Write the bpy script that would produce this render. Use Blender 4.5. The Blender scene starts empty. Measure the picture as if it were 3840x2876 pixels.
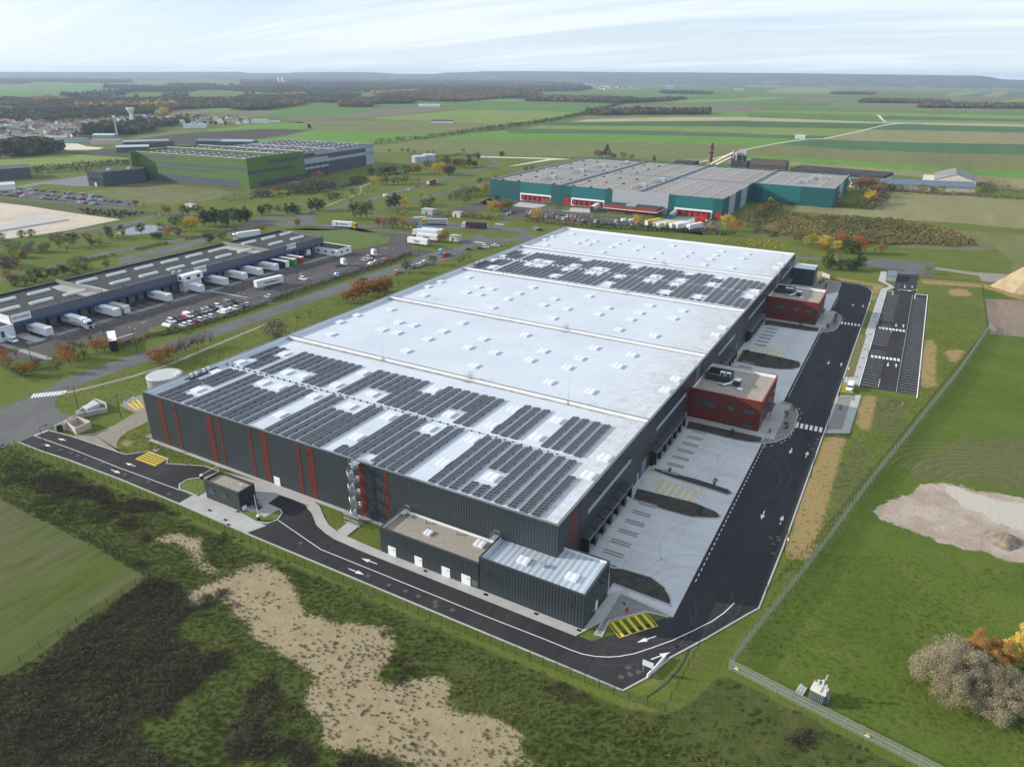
import bpy, math, random
import numpy as np
from mathutils import Vector, Matrix
random.seed(7); RNG = np.random.RandomState(11)
SC = bpy.context.scene
COL = SC.collection
# ------------------------------------------------------------------ camera fit (solved from the parallel lines of the big warehouse)
CF, CYAW, CPITCH, CROLL = 2680.86, -0.50940878, 0.409318016, 0.00834261582
CAM = np.array([162.8, -98.74, 88.6])
def _axes():
    f = np.array([math.sin(CYAW)*math.cos(CPITCH), math.cos(CYAW)*math.cos(CPITCH), -math.sin(CPITCH)])
    r = np.array([math.cos(CYAW), -math.sin(CYAW), 0.0]); u = np.cross(r, f)
    return r*math.cos(CROLL)+u*math.sin(CROLL), -r*math.sin(CROLL)+u*math.cos(CROLL), f
AR, AU, AF = _axes()
TILE = {1:(0,200,.45208),2:(900,200,.45208),3:(1800,200,.45208),4:(2800,200,.47016),5:(0,800,.45208),6:(900,800,.45208),7:(1800,800,.45208),8:(2800,800,.47016),
        11:(0,1400,.45208),12:(900,1400,.45208),13:(1800,1400,.45208),14:(2800,1400,.47016),21:(0,2076,.48286),22:(900,2076,.48286),23:(1800,2076,.48286),24:(2800,2076,.48282),
        31:(0,1000,.24143),32:(600,900,.27125),33:(0,560,.217),34:(320,500,.53501),35:(960,500,.42486),36:(1860,700,.55075),37:(2500,520,.55075),38:(1380,760,.53501),
        41:(3150,1060,.26560),42:(2500,1300,.27162),43:(2820,950,.18711),44:(2950,2500,.18107),51:(200,1480,.28369),52:(740,1720,.28369),53:(0,800,.55075),54:(640,640,.51928),55:(1280,560,.53501),56:(2600,560,.97561),57:(0,380,.55075),58:(3200,950,.50354),0:(0,0,1)}
def g(i, x, y, z=0.0):
    """survey point: a point seen in survey tile i, put on the level plane z of the site"""
    b = TILE[i]; px = b[0]+x*b[2]; py = b[1]+y*b[2]
    d = AF + AR*(px-1920)/CF - AU*(py-1438)/CF
    t = (z-CAM[2])/d[2]; p = CAM+d*t
    return (float(p[0]), float(p[1]))
def gs(i, pts, z=0.0): return [g(i, x, y, z) for x, y in pts]
def pix(p):
    d = np.array(p, float)-CAM; zz = d@AF
    return (1920+CF*(d@AR)/zz, 1438-CF*(d@AU)/zz)
def height_at(i, x, y, base):
    b = TILE[i]; px = b[0]+x*b[2]; py = b[1]+y*b[2]
    d = AF + AR*(px-1920)/CF - AU*(py-1438)/CF
    D = np.array(base)-CAM[:2]; t = (D@d[:2])/(d[:2]@d[:2]); return float((CAM+d*t)[2])
# ------------------------------------------------------------------ materials
MATS = {}
def mat(name, col, rough=0.8, metal=0.0, spec=0.3, noise=None, bump=None, rib=None, emit=None):
    """noise=(scale, amount[, second colour]); rib=(pitch, darkening); bump=(scale,strength)"""
    if name in MATS: return MATS[name]
    m = bpy.data.materials.new(name); m.use_nodes = True; N = m.node_tree.nodes; L = m.node_tree.links
    b = N['Principled BSDF']; b.inputs['Roughness'].default_value = rough; b.inputs['Metallic'].default_value = metal
    b.inputs['Specular IOR Level'].default_value = spec
    c4 = (*col, 1); b.inputs['Base Color'].default_value = c4
    geo = N.new('ShaderNodeNewGeometry'); out = None
    if noise:
        n = N.new('ShaderNodeTexNoise'); n.inputs['Scale'].default_value = noise[0]; n.inputs['Detail'].default_value = 6; n.inputs['Roughness'].default_value = .62
        L.new(geo.outputs['Position'], n.inputs['Vector'])
        r = N.new('ShaderNodeValToRGB'); a = noise[1]
        c2 = noise[2] if len(noise) > 2 else tuple(v*(1-a) for v in col)
        c1 = col if len(noise) > 2 else tuple(v*(1+a) for v in col)
        r.color_ramp.elements[0].position = .33; r.color_ramp.elements[1].position = .67
        r.color_ramp.elements[0].color = (*c2, 1); r.color_ramp.elements[1].color = (*c1, 1)
        L.new(n.outputs['Fac'], r.inputs['Fac']); out = r.outputs['Color']
    if rib:
        sp = N.new('ShaderNodeSeparateXYZ'); L.new(geo.outputs['Position'], sp.inputs[0])
        if len(rib) > 2 and rib[2] == 'z': src = sp.outputs['Z']
        elif len(rib) > 2 and rib[2] == 'y': src = sp.outputs['Y']
        elif len(rib) > 2 and rib[2] == 'x': src = sp.outputs['X']
        else:
            ad = N.new('ShaderNodeMath'); ad.operation = 'ADD'; L.new(sp.outputs['X'], ad.inputs[0]); L.new(sp.outputs['Y'], ad.inputs[1]); src = ad.outputs[0]
        mu = N.new('ShaderNodeMath'); mu.operation = 'MULTIPLY'; mu.inputs[1].default_value = 2*math.pi/rib[0]; L.new(src, mu.inputs[0])
        sn = N.new('ShaderNodeMath'); sn.operation = 'SINE'; L.new(mu.outputs[0], sn.inputs[0])
        mr = N.new('ShaderNodeMapRange'); mr.inputs['From Min'].default_value = -.3; mr.inputs['From Max'].default_value = .3
        mr.inputs['To Min'].default_value = 1-rib[1]; mr.inputs['To Max'].default_value = 1+rib[1]*.4; L.new(sn.outputs[0], mr.inputs['Value'])
        mx = N.new('ShaderNodeVectorMath'); mx.operation = 'SCALE'
        if out: L.new(out, mx.inputs[0])
        else: mx.inputs[0].default_value = col
        L.new(mr.outputs[0], mx.inputs['Scale']); out = mx.outputs[0]
        bp = N.new('ShaderNodeBump'); bp.inputs['Distance'].default_value = .05; bp.inputs['Strength'].default_value = .5
        L.new(mr.outputs[0], bp.inputs['Height']); L.new(bp.outputs[0], b.inputs['Normal'])
    if bump:
        n2 = N.new('ShaderNodeTexNoise'); n2.inputs['Scale'].default_value = bump[0]; n2.inputs['Detail'].default_value = 8; n2.inputs['Roughness'].default_value = .7
        L.new(geo.outputs['Position'], n2.inputs['Vector'])
        bp = N.new('ShaderNodeBump'); bp.inputs['Distance'].default_value = bump[1]; bp.inputs['Strength'].default_value = 1
        L.new(n2.outputs['Fac'], bp.inputs['Height']); L.new(bp.outputs[0], b.inputs['Normal'])
    if out: L.new(out, b.inputs['Base Color'])
    if emit: b.inputs['Emission Color'].default_value = (*emit[0], 1); b.inputs['Emission Strength'].default_value = emit[1]
    MATS[name] = m
    return m
def patchy(name, cols, scales, rough=.95, bump=None, streak=None):
    """layered procedural surface: cols[0] base, every further colour laid over it through its own noise mask; scales=[(scale, lo, hi)...]"""
    if name in MATS: return MATS[name]
    m = bpy.data.materials.new(name); m.use_nodes = True; N = m.node_tree.nodes; L = m.node_tree.links
    b = N['Principled BSDF']; b.inputs['Roughness'].default_value = rough; b.inputs['Specular IOR Level'].default_value = .1
    geo = N.new('ShaderNodeNewGeometry'); cur = None; src = geo.outputs['Position']
    if streak:
        mp = N.new('ShaderNodeMapping'); mp.inputs['Rotation'].default_value = (0, 0, math.radians(streak[0])); mp.inputs['Scale'].default_value = (1, streak[1], 1)
        L.new(src, mp.inputs['Vector']); src = mp.outputs['Vector']
    rgb = N.new('ShaderNodeRGB'); rgb.outputs[0].default_value = (*cols[0], 1); cur = rgb.outputs[0]
    for c, (s, lo, hi) in zip(cols[1:], scales):
        n = N.new('ShaderNodeTexNoise'); n.inputs['Scale'].default_value = s; n.inputs['Detail'].default_value = 8; n.inputs['Roughness'].default_value = .65
        L.new(src, n.inputs['Vector'])
        mr = N.new('ShaderNodeMapRange'); mr.inputs['From Min'].default_value = lo; mr.inputs['From Max'].default_value = hi; L.new(n.outputs['Fac'], mr.inputs['Value'])
        mx = N.new('ShaderNodeMix'); mx.data_type = 'RGBA'; L.new(mr.outputs[0], mx.inputs[0]); L.new(cur, mx.inputs[6]); mx.inputs[7].default_value = (*c, 1)
        cur = mx.outputs[2]
    L.new(cur, b.inputs['Base Color'])
    if bump:
        n2 = N.new('ShaderNodeTexNoise'); n2.inputs['Scale'].default_value = bump[0]; n2.inputs['Detail'].default_value = 10; n2.inputs['Roughness'].default_value = .75
        L.new(geo.outputs['Position'], n2.inputs['Vector'])
        bp = N.new('ShaderNodeBump'); bp.inputs['Distance'].default_value = bump[1]; bp.inputs['Strength'].default_value = 1
        L.new(n2.outputs['Fac'], bp.inputs['Height']); L.new(bp.outputs[0], b.inputs['Normal'])
    MATS[name] = m
    return m
# ------------------------------------------------------------------ mesh builder
class MB:
    def __init__(s): s.v = []; s.f = []; s.mi = []; s.M = None
    def xf(s, M): s.M = M; return s
    def add(s, vs, fs, mi=0):
        n = len(s.v)
        if s.M is not None: vs = [tuple(s.M @ Vector(p)) for p in vs]
        s.v += vs; s.f += [tuple(n+i for i in f) for f in fs]; s.mi += [mi]*len(fs); return s
    def box(s, x0, y0, z0, x1, y1, z1, mi=0):
        if x0 > x1: x0, x1 = x1, x0
        if y0 > y1: y0, y1 = y1, y0
        if z0 > z1: z0, z1 = z1, z0
        return s.add([(x0,y0,z0),(x1,y0,z0),(x1,y1,z0),(x0,y1,z0),(x0,y0,z1),(x1,y0,z1),(x1,y1,z1),(x0,y1,z1)],
                     [(0,3,2,1),(4,5,6,7),(0,1,5,4),(1,2,6,5),(2,3,7,6),(3,0,4,7)], mi)
    def obox(s, c, u, hl, hw, z0, z1, mi=0):
        """box round centre c, long axis u (angle), half length, half width"""
        cu, su = math.cos(u), math.sin(u); P = []
        for z in (z0, z1):
            for a, b in ((-hl,-hw),(hl,-hw),(hl,hw),(-hl,hw)): P.append((c[0]+a*cu-b*su, c[1]+a*su+b*cu, z))
        return s.add(P, [(0,3,2,1),(4,5,6,7),(0,1,5,4),(1,2,6,5),(2,3,7,6),(3,0,4,7)], mi)
    def prism(s, poly, z0, z1, mi=0, top=True):
        A = sum(poly[i][0]*poly[(i+1) % len(poly)][1]-poly[(i+1) % len(poly)][0]*poly[i][1] for i in range(len(poly)))
        if A < 0: poly = poly[::-1]
        n = len(poly); P = [(x, y, z0) for x, y in poly]+[(x, y, z1) for x, y in poly]
        F = [(i, (i+1) % n, n+(i+1) % n, n+i) for i in range(n)]
        if top: F += [tuple(range(n, 2*n)), tuple(range(n-1, -1, -1))]
        return s.add(P, F, mi)
    def poly(s, pts, z, mi=0):
        A = sum(pts[i][0]*pts[(i+1) % len(pts)][1]-pts[(i+1) % len(pts)][0]*pts[i][1] for i in range(len(pts)))
        if A < 0: pts = pts[::-1]
        return s.add([(x, y, z) for x, y in pts], [tuple(range(len(pts)))], mi)
    def cyl(s, x, y, z0, z1, r0, r1=None, n=10, mi=0, cap=True):
        r1 = r0 if r1 is None else r1
        P = [(x+r0*math.cos(2*math.pi*i/n), y+r0*math.sin(2*math.pi*i/n), z0) for i in range(n)]+[(x+r1*math.cos(2*math.pi*i/n), y+r1*math.sin(2*math.pi*i/n), z1) for i in range(n)]
        F = [(i, (i+1) % n, n+(i+1) % n, n+i) for i in range(n)]
        if cap: F += [tuple(range(n, 2*n)), tuple(range(n-1, -1, -1))]
        return s.add(P, F, mi)
    def tube(s, a, b, r, n=6, mi=0, r1=None):
        a = Vector(a); b = Vector(b); d = (b-a)
        if d.length < 1e-6: return s
        q = d.to_track_quat('Z', 'Y').to_matrix(); r1 = r if r1 is None else r1; P = []
        for o, rr in ((a, r), (b, r1)):
            for i in range(n): P.append(tuple(o+q @ Vector((rr*math.cos(2*math.pi*i/n), rr*math.sin(2*math.pi*i/n), 0))))
        return s.add(P, [(i, (i+1) % n, n+(i+1) % n, n+i) for i in range(n)]+[tuple(range(n, 2*n)), tuple(range(n-1, -1, -1))], mi)
    def strip(s, pts, w, z, mi=0, closed=False, z1=None):
        """flat ribbon (or a low kerb when z1 is given) of width w along pts"""
        n = len(pts); L_ = []; R_ = []
        for i in range(n):
            if closed: a = pts[(i-1) % n]; b = pts[(i+1) % n]
            else: a = pts[max(0, i-1)]; b = pts[min(n-1, i+1)]
            p0 = pts[i]
            def nrm(p, q):
                dx, dy = q[0]-p[0], q[1]-p[1]; l = math.hypot(dx, dy) or 1; return (-dy/l, dx/l)
            n1 = nrm(a, p0) if (closed or i > 0) else nrm(p0, b); n2 = nrm(p0, b) if (closed or i < n-1) else n1
            m = (n1[0]+n2[0], n1[1]+n2[1]); l = math.hypot(*m) or 1; m = (m[0]/l, m[1]/l); k = w/2/max(.5, m[0]*n1[0]+m[1]*n1[1])
            L_.append((p0[0]+m[0]*k, p0[1]+m[1]*k)); R_.append((p0[0]-m[0]*k, p0[1]-m[1]*k))
        rng = range(n if closed else n-1)
        for i in rng:
            j = (i+1) % n; q = [R_[i], R_[j], L_[j], L_[i]]
            if z1 is None: s.add([(x, y, z) for x, y in q], [(0,1,2,3)], mi)
            else: s.add([(x, y, z) for x, y in q]+[(x, y, z1) for x, y in q], [(4,5,6,7),(0,1,5,4),(2,3,7,6)]+([(1,2,6,5)] if i == n-2 else [])+([(3,0,4,7)] if i == 0 else []), mi)
        return s
    def build(s, name, mats, parent=None, smooth=False, local=False):
        if not isinstance(mats, (list, tuple)): mats = [mats]
        me = bpy.data.meshes.new(name); off = (0, 0, 0); r = parent
        while r is not None and not local:
            off = tuple(off[k]+r.location[k] for k in range(3)); r = r.parent
        me.from_pydata([(x-off[0], y-off[1], z-off[2]) for x, y, z in s.v] if parent is not None else s.v, [], s.f)
        for m in mats: me.materials.append(m)
        if any(s.mi): me.polygons.foreach_set('material_index', s.mi)
        if smooth: me.polygons.foreach_set('use_smooth', [True]*len(me.polygons))
        me.update()
        o = bpy.data.objects.new(name, me); COL.objects.link(o); o.parent = parent
        return o
def thing(name, label, cat, loc=(0,0,0), rz=0, group=None):
    o = bpy.data.objects.new(name, None); o.empty_display_size = .5; COL.objects.link(o)
    o.location = loc if len(loc) == 3 else (*loc, 0); o.rotation_euler = (0, 0, rz); o['label'] = label; o['category'] = cat
    if group: o['group'] = group
    return o
def tag(o, label, cat, group=None):
    o['label'] = label; o['category'] = cat
    if group: o['group'] = group
    return o
def struct(o): o['kind'] = 'structure'; return o
def stuff(o, label=None, cat=None):
    o['kind'] = 'stuff'
    if label: o['label'] = label; o['category'] = cat
    return o
KIDS = {}
def dup(root, loc, rz=0, label=None, group=None, scale=None, mats=None):
    def cp(o, parent):
        c = o.copy(); COL.objects.link(c); c.parent = parent
        if mats and o.type == 'MESH' and o.name.split('.')[0] in mats:
            for sl, mm in enumerate(mats[o.name.split('.')[0]]):
                if mm is not None: c.material_slots[sl].link = 'OBJECT'; c.material_slots[sl].material = mm
        for ch in kids(o): cp(ch, c)
        return c
    r = cp(root, None); r.location = loc if len(loc) == 3 else (*loc, 0); r.rotation_euler = (0, 0, rz)
    if scale: r.scale = scale if isinstance(scale, tuple) else (scale,)*3
    if label: r['label'] = label
    if group: r['group'] = group
    return r
def kids(o):
    if o.name not in KIDS: KIDS[o.name] = list(o.children)
    return KIDS[o.name]
class Proto:
    """a finished thing kept out of the scene until its first use; later uses are copies of it and of each of its parts"""
    def __init__(s, root): s.root = root; s.used = False; kids(root); [kids(k) for k in root.children]
    def place(s, loc, rz=0, label=None, group=None, scale=None, mats=None):
        if not s.used and mats is None:
            s.used = True; r = s.root; r.location = loc if len(loc) == 3 else (*loc, 0); r.rotation_euler = (0, 0, rz)
            if scale: r.scale = scale if isinstance(scale, tuple) else (scale,)*3
            if label: r['label'] = label
            if group: r['group'] = group
            return r
        r = dup(s.root, loc, rz, label, group, scale, mats)
        return r
    def drop(s):
        if not s.used:
            for c in kids(s.root):
                for d in kids(c): bpy.data.objects.remove(d)
                bpy.data.objects.remove(c)
            bpy.data.objects.remove(s.root)
ORD = ['first','second','third','fourth','fifth','sixth','seventh','eighth','ninth','tenth','eleventh','twelfth','thirteenth','fourteenth','fifteenth','sixteenth','seventeenth','eighteenth','nineteenth','twentieth',
       'twenty-first','twenty-second','twenty-third','twenty-fourth','twenty-fifth','twenty-sixth','twenty-seventh','twenty-eighth','twenty-ninth','thirtieth']+['thirty-'+k for k in ('first','second','third','fourth','fifth','sixth','seventh','eighth','ninth')]+['fortieth']+['forty-'+k for k in ('first','second','third','fourth','fifth','sixth','seventh','eighth','ninth')]+['fiftieth']+['fifty-'+k for k in ('first','second','third','fourth','fifth','sixth','seventh','eighth','ninth')]
def ordinal(i, n=None):
    if n is not None and i == n-1 and n > 1: return 'last'
    return ORD[min(i, len(ORD)-1)]
# ------------------------------------------------------------------ scattering of countless small things (one object each)
def scatter(name, pts, size, tint, proto_mesh, label, cat):
    """points object + geometry nodes: an instance of proto_mesh per point, own size, turn and tint"""
    me = bpy.data.meshes.new(name); me.from_pydata([tuple(map(float, p)) for p in pts], [], [])
    n = len(pts)
    a = me.attributes.new('sz', 'FLOAT', 'POINT'); a.data.foreach_set('value', np.asarray(size, np.float32))
    a = me.attributes.new('tint', 'FLOAT', 'POINT'); a.data.foreach_set('value', np.asarray(tint, np.float32))
    a = me.attributes.new('turn', 'FLOAT', 'POINT'); a.data.foreach_set('value', RNG.rand(n).astype(np.float32)*6.283)
    o = bpy.data.objects.new(name, me); COL.objects.link(o); stuff(o, label, cat)
    pr = bpy.data.objects.new(name+'_piece', proto_mesh)
    T = bpy.data.node_groups.new(name, 'GeometryNodeTree'); T.interface.new_socket('Geometry', in_out='INPUT', socket_type='NodeSocketGeometry'); T.interface.new_socket('Geometry', in_out='OUTPUT', socket_type='NodeSocketGeometry')
    N = T.nodes; L = T.links; i = N.new('NodeGroupInput'); u = N.new('NodeGroupOutput'); ip = N.new('GeometryNodeInstanceOnPoints'); oi = N.new('GeometryNodeObjectInfo'); oi.inputs[0].default_value = pr
    def att(nm):
        q = N.new('GeometryNodeInputNamedAttribute'); q.data_type = 'FLOAT'; q.inputs['Name'].default_value = nm; return q.outputs['Attribute']
    cx = N.new('ShaderNodeCombineXYZ'); L.new(att('turn'), cx.inputs['Z'])
    L.new(i.outputs[0], ip.inputs['Points']); L.new(oi.outputs['Geometry'], ip.inputs['Instance']); L.new(cx.outputs[0], ip.inputs['Rotation']); L.new(att('sz'), ip.inputs['Scale'])
    L.new(ip.outputs[0], u.inputs[0])
    md = o.modifiers.new('scatter', 'NODES'); md.node_group = T
    return o
def tinted(name, c0, c1, c2, rough=.9, trans=0.0):
    """foliage colour ramp driven by the tint of each instance plus a fine noise"""
    if name in MATS: return MATS[name]
    m = bpy.data.materials.new(name); m.use_nodes = True; N = m.node_tree.nodes; L = m.node_tree.links
    b = N['Principled BSDF']; b.inputs['Roughness'].default_value = rough; b.inputs['Specular IOR Level'].default_value = .1
    at = N.new('ShaderNodeAttribute'); at.attribute_type = 'INSTANCER'; at.attribute_name = 'tint'
    geo = N.new('ShaderNodeNewGeometry')
    ad = N.new('ShaderNodeMath'); ad.operation = 'MULTIPLY_ADD'; ad.inputs[1].default_value = .35; L.new(geo.outputs['Random Per Island'], ad.inputs[0])
    sb = N.new('ShaderNodeMath'); sb.operation = 'SUBTRACT'; sb.inputs[1].default_value = .17; L.new(at.outputs['Fac'], sb.inputs[0]); L.new(sb.outputs[0], ad.inputs[2])
    r = N.new('ShaderNodeValToRGB'); e = r.color_ramp.elements; e[0].color = (*c0, 1); e[1].color = (*c2, 1); q = e.new(.5); q.color = (*c1, 1)
    L.new(ad.outputs[0], r.inputs['Fac']); L.new(r.outputs[0], b.inputs['Base Color'])
    MATS[name] = m; return m
def inpoly(P, poly):
    x, y = P[:, 0], P[:, 1]; c = np.zeros(len(P), bool); n = len(poly)
    for i in range(n):
        x0, y0 = poly[i]; x1, y1 = poly[(i+1) % n]
        if y0 == y1: continue
        k = ((y0 > y) != (y1 > y)) & (x < (x1-x0)*(y-y0)/(y1-y0)+x0); c ^= k
    return c
def spread(poly, spacing, jitter=.5):
    xs = [p[0] for p in poly]; ys = [p[1] for p in poly]
    X, Y = np.meshgrid(np.arange(min(xs), max(xs)+spacing, spacing), np.arange(min(ys), max(ys)+spacing, spacing))
    P = np.stack([X.ravel(), Y.ravel()], 1); P += (RNG.rand(*P.shape)-.5)*spacing*2*jitter
    return P[inpoly(P, poly)]
def vnoise(P, s, seed=0):
    """cheap smooth value noise on the plane, 0..1"""
    r = np.random.RandomState(seed); T = r.rand(64, 64); q = P[:, :2]/s; i = np.floor(q).astype(int); f = q-i; f = f*f*(3-2*f)
    a = T[i[:,0] % 64, i[:,1] % 64]; b = T[(i[:,0]+1) % 64, i[:,1] % 64]; c = T[i[:,0] % 64, (i[:,1]+1) % 64]; d = T[(i[:,0]+1) % 64, (i[:,1]+1) % 64]
    return (a*(1-f[:,0])+b*f[:,0])*(1-f[:,1])+(c*(1-f[:,0])+d*f[:,0])*f[:,1]
def fbm(P, s, seed=0): return .5*vnoise(P, s, seed)+.27*vnoise(P, s*.47, seed+1)+.15*vnoise(P, s*.21, seed+2)+.08*vnoise(P, s*.1, seed+3)
# ================================================================== camera, light, sky, air
cd = bpy.data.cameras.new('camera'); cam = bpy.data.objects.new('camera', cd); COL.objects.link(cam); SC.camera = cam
cd.sensor_fit = 'HORIZONTAL'; cd.sensor_width = 36; cd.lens = CF/3840*36; cd.clip_start = 1; cd.clip_end = 60000
M = Matrix(((AR[0], AU[0], -AF[0], CAM[0]), (AR[1], AU[1], -AF[1], CAM[1]), (AR[2], AU[2], -AF[2], CAM[2]), (0, 0, 0, 1))); cam.matrix_world = M
SUN = Vector((-1, -.39, .402)).normalized()
sd = bpy.data.lights.new('sun', 'SUN'); sd.energy = 4.6; sd.angle = math.radians(.6); sd.color = (1, .93, .82)
so = bpy.data.objects.new('sun', sd); COL.objects.link(so); so.rotation_euler = (-SUN).to_track_quat('-Z', 'Y').to_euler()
W = bpy.data.worlds.new('World'); SC.world = W; W.use_nodes = True; N = W.node_tree.nodes; L = W.node_tree.links
bg = N['Background']; bg.inputs['Strength'].default_value = .15
sky = N.new('ShaderNodeTexSky'); sky.sky_type = 'NISHITA'; sky.sun_disc = False; sky.sun_elevation = math.asin(SUN.z); sky.sun_rotation = math.atan2(SUN.x, SUN.y)
sky.air_density = 1.0; sky.dust_density = .6; sky.ozone_density = 1.6
tc = N.new('ShaderNodeTexCoord'); sp = N.new('ShaderNodeSeparateXYZ'); L.new(tc.outputs['Generated'], sp.inputs[0])
# thin high cloud: noise on the sky plane (direction / height), soft streaks
dv = N.new('ShaderNodeVectorMath'); dv.operation = 'DIVIDE'; cx = N.new('ShaderNodeCombineXYZ')
az = N.new('ShaderNodeMath'); az.operation = 'ADD'; az.inputs[1].default_value = .12; L.new(sp.outputs['Z'], az.inputs[0])
for k in range(3): L.new(az.outputs[0], cx.inputs[k])
L.new(tc.outputs['Generated'], dv.inputs[0]); L.new(cx.outputs[0], dv.inputs[1])
mp = N.new('ShaderNodeMapping'); mp.inputs['Scale'].default_value = (.30, 1.5, 1); mp.inputs['Rotation'].default_value = (0, 0, -.5); L.new(dv.outputs[0], mp.inputs['Vector'])
nz = N.new('ShaderNodeTexNoise'); nz.inputs['Scale'].default_value = 1.1; nz.inputs['Detail'].default_value = 9; nz.inputs['Roughness'].default_value = .58; nz.inputs['Distortion'].default_value = .4; L.new(mp.outputs[0], nz.inputs['Vector'])
mr = N.new('ShaderNodeMapRange'); mr.inputs['From Min'].default_value = .38; mr.inputs['From Max'].default_value = .60; mr.inputs['To Min'].default_value = 0; mr.inputs['To Max'].default_value = 1.0; L.new(nz.outputs['Fac'], mr.inputs['Value'])
mx = N.new('ShaderNodeMix'); mx.data_type = 'RGBA'; hw = N.new('ShaderNodeMapRange'); hw.inputs['From Min'].default_value = 0; hw.inputs['From Max'].default_value = .07; hw.inputs['To Min'].default_value = .55; hw.inputs['To Max'].default_value = 0; L.new(sp.outputs['Z'], hw.inputs['Value'])
mm_ = N.new('ShaderNodeMath'); mm_.operation = 'MAXIMUM'; L.new(mr.outputs[0], mm_.inputs[0]); L.new(hw.outputs[0], mm_.inputs[1]); L.new(mm_.outputs[0], mx.inputs[0]); m0 = N.new('ShaderNodeMix'); m0.data_type = 'RGBA'; m0.inputs[0].default_value = .7; L.new(sky.outputs[0], m0.inputs[6]); m0.inputs[7].default_value = (3.3, 4.15, 5.3, 1); L.new(m0.outputs[2], mx.inputs[6]); mx.inputs[7].default_value = (4.75, 5.2, 5.7, 1)
L.new(mx.outputs[2], bg.inputs['Color'])
SC.view_settings.view_transform = 'Standard'; SC.view_settings.look = 'None'; SC.view_settings.exposure = .36; SC.view_settings.gamma = 1
SC.cycles.use_denoising = True; SC.cycles.max_bounces = 6; SC.cycles.diffuse_bounces = 2; SC.cycles.transparent_max_bounces = 6; SC.cycles.volume_bounces = 0
# ================================================================== colours
C_ANTH = mat('anthracite_cladding', (.033, .044, .052), .45, 0, .5, rib=(.62, .45))
C_ANTHF = mat('anthracite_flat', (.030, .037, .043), .5, 0, .5, noise=(.4, .15))
C_RED = mat('rust_red_cladding', (.12, .024, .016), .5, 0, .4, rib=(.62, .35))
C_COPE = mat('grey_coping', (.15, .17, .19), .5, .2)
C_DCOPE = mat('dark_coping', (.05, .055, .06), .5, .1)
C_PARA = mat('white_parapet_lining', (.76, .77, .78), .6, 0, .3, rib=(.55, .08))
C_CONC = patchy('pale_concrete', [(.42,.41,.39),(.34,.33,.31),(.30,.27,.23)], [(.25,.45,.7),(1.3,.6,.8)], .9)
C_WHITE = mat('white_paint', (.78, .78, .77), .5); C_GALV = mat('galvanised_steel', (.45, .48, .50), .4, .5)
C_DARK = mat('black_rubber', (.012, .012, .013), .8); C_GLASS = mat('dark_window_glass', (.03, .045, .055), .1, 0, .8)
C_YEL = mat('yellow_road_paint', (.62, .46, .04), .8, noise=(2.5, .12)); C_LINE = mat('white_road_paint', (.66, .66, .64), .8, noise=(3., .1))
C_GRAV = patchy('roof_gravel', [(.33,.29,.235),(.24,.20,.16),(.42,.38,.32)], [(1.2,.45,.75),(9,.5,.7)], .95, bump=(14,.08))
C_WOOD = mat('bark', (.15, .125, .105), .9); C_BLUE = mat('blue_paint', (.012,.04,.15), .5)
# ================================================================== ground (one sheet to the horizon, colour masks at its vertices)
def axis(a, b, st, lim):
    v = list(np.arange(a, b+.1, st)); d = st
    x = v[0]; lo = []
    while x > -lim: d *= 1.35; x -= d; lo.append(x)
    d = st; x = v[-1]; hi = []
    while x < lim: d *= 1.35; x += d; hi.append(x)
    return np.array(lo[::-1]+v+hi)
gx = axis(-90, 300, 1.25, 14000); gy = axis(-112, 330, 1.25, 14000)
X, Y = np.meshgrid(gx, gy); GP = np.stack([X.ravel(), Y.ravel()], 1)
WP = GP+np.stack([(fbm(GP, 14, 5)-.5)*16, (fbm(GP, 14, 9)-.5)*16], 1)
T22 = lambda p: gs(22, p); T21 = lambda p: gs(21, p)
soilP = [T22([(0,150),(150,170),(400,290),(560,390),(700,560),(900,540),(1000,620),(880,640),(1050,760),(1050,880),(1280,890),(1450,960),(1600,1080),(1750,1080),(1900,1180),(2071,1250),(2071,1657),(1500,1657),(1380,1500),(1050,1480),(900,1440),(820,1300),(640,1150),(620,980),(480,960),(300,810),(160,740),(130,600),(-20,520),(-420,380),(-280,150)]),
         gs(23, [(-60,1120),(140,1150),(300,1200),(450,1330),(330,1400),(300,1500),(500,1560),(600,1657),(0,1657),(-100,1657)]), gs(23, [(90,950),(220,1000),(190,1030),(80,1000)]), gs(23,[(590,1290),(700,1310),(690,1340),(600,1330)]),
         gs(11, [(1220,1440),(1370,1350),(1620,1400),(1900,1500),(2212,1600),(2100,1660),(1800,1540),(1450,1480)])]
darkP = [T21([(1190,190),(1390,160),(1500,290),(1640,420),(1600,500),(1350,560),(1480,700),(1700,780),(1840,850),(1750,960),(1500,1010),(1300,1100),(1000,1200),(1300,1450),(1400,1700),(-300,1700),(-300,960),(250,830),(600,560),(900,370),(1110,230)]),
         T22([(0,1200),(150,1100),(300,1020),(400,1080),(350,1250),(250,1450),(500,1480),(800,1480),(780,1700),(-200,1700)]),
         gs(11, [(330,880),(600,830),(900,960),(1250,1060),(1560,1150),(1500,1210),(1150,1130),(800,1040),(400,960)]), gs(23,[(540,930),(860,1050),(880,1100),(540,990)]), gs(24,[(250,1440),(480,1450),(560,1560),(350,1620)])]
meadP = [gs(24, [(-20,740),(560,0),(2154,0),(2400,-100),(2400,1800),(1640,1700),(0,900)])+[], [g(14,480,1489),(184.7,160.4),(196,222),(196,296),(300,240),(330,0),(200,0)]]
sandP = [gs(14, [(1030,1050),(1250,990),(1330,900),(1500,880),(1700,930),(2000,960),(2300,1000),(2300,1520),(2000,1489),(1850,1400),(1500,1330),(1200,1200),(1040,1160)])]
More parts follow.
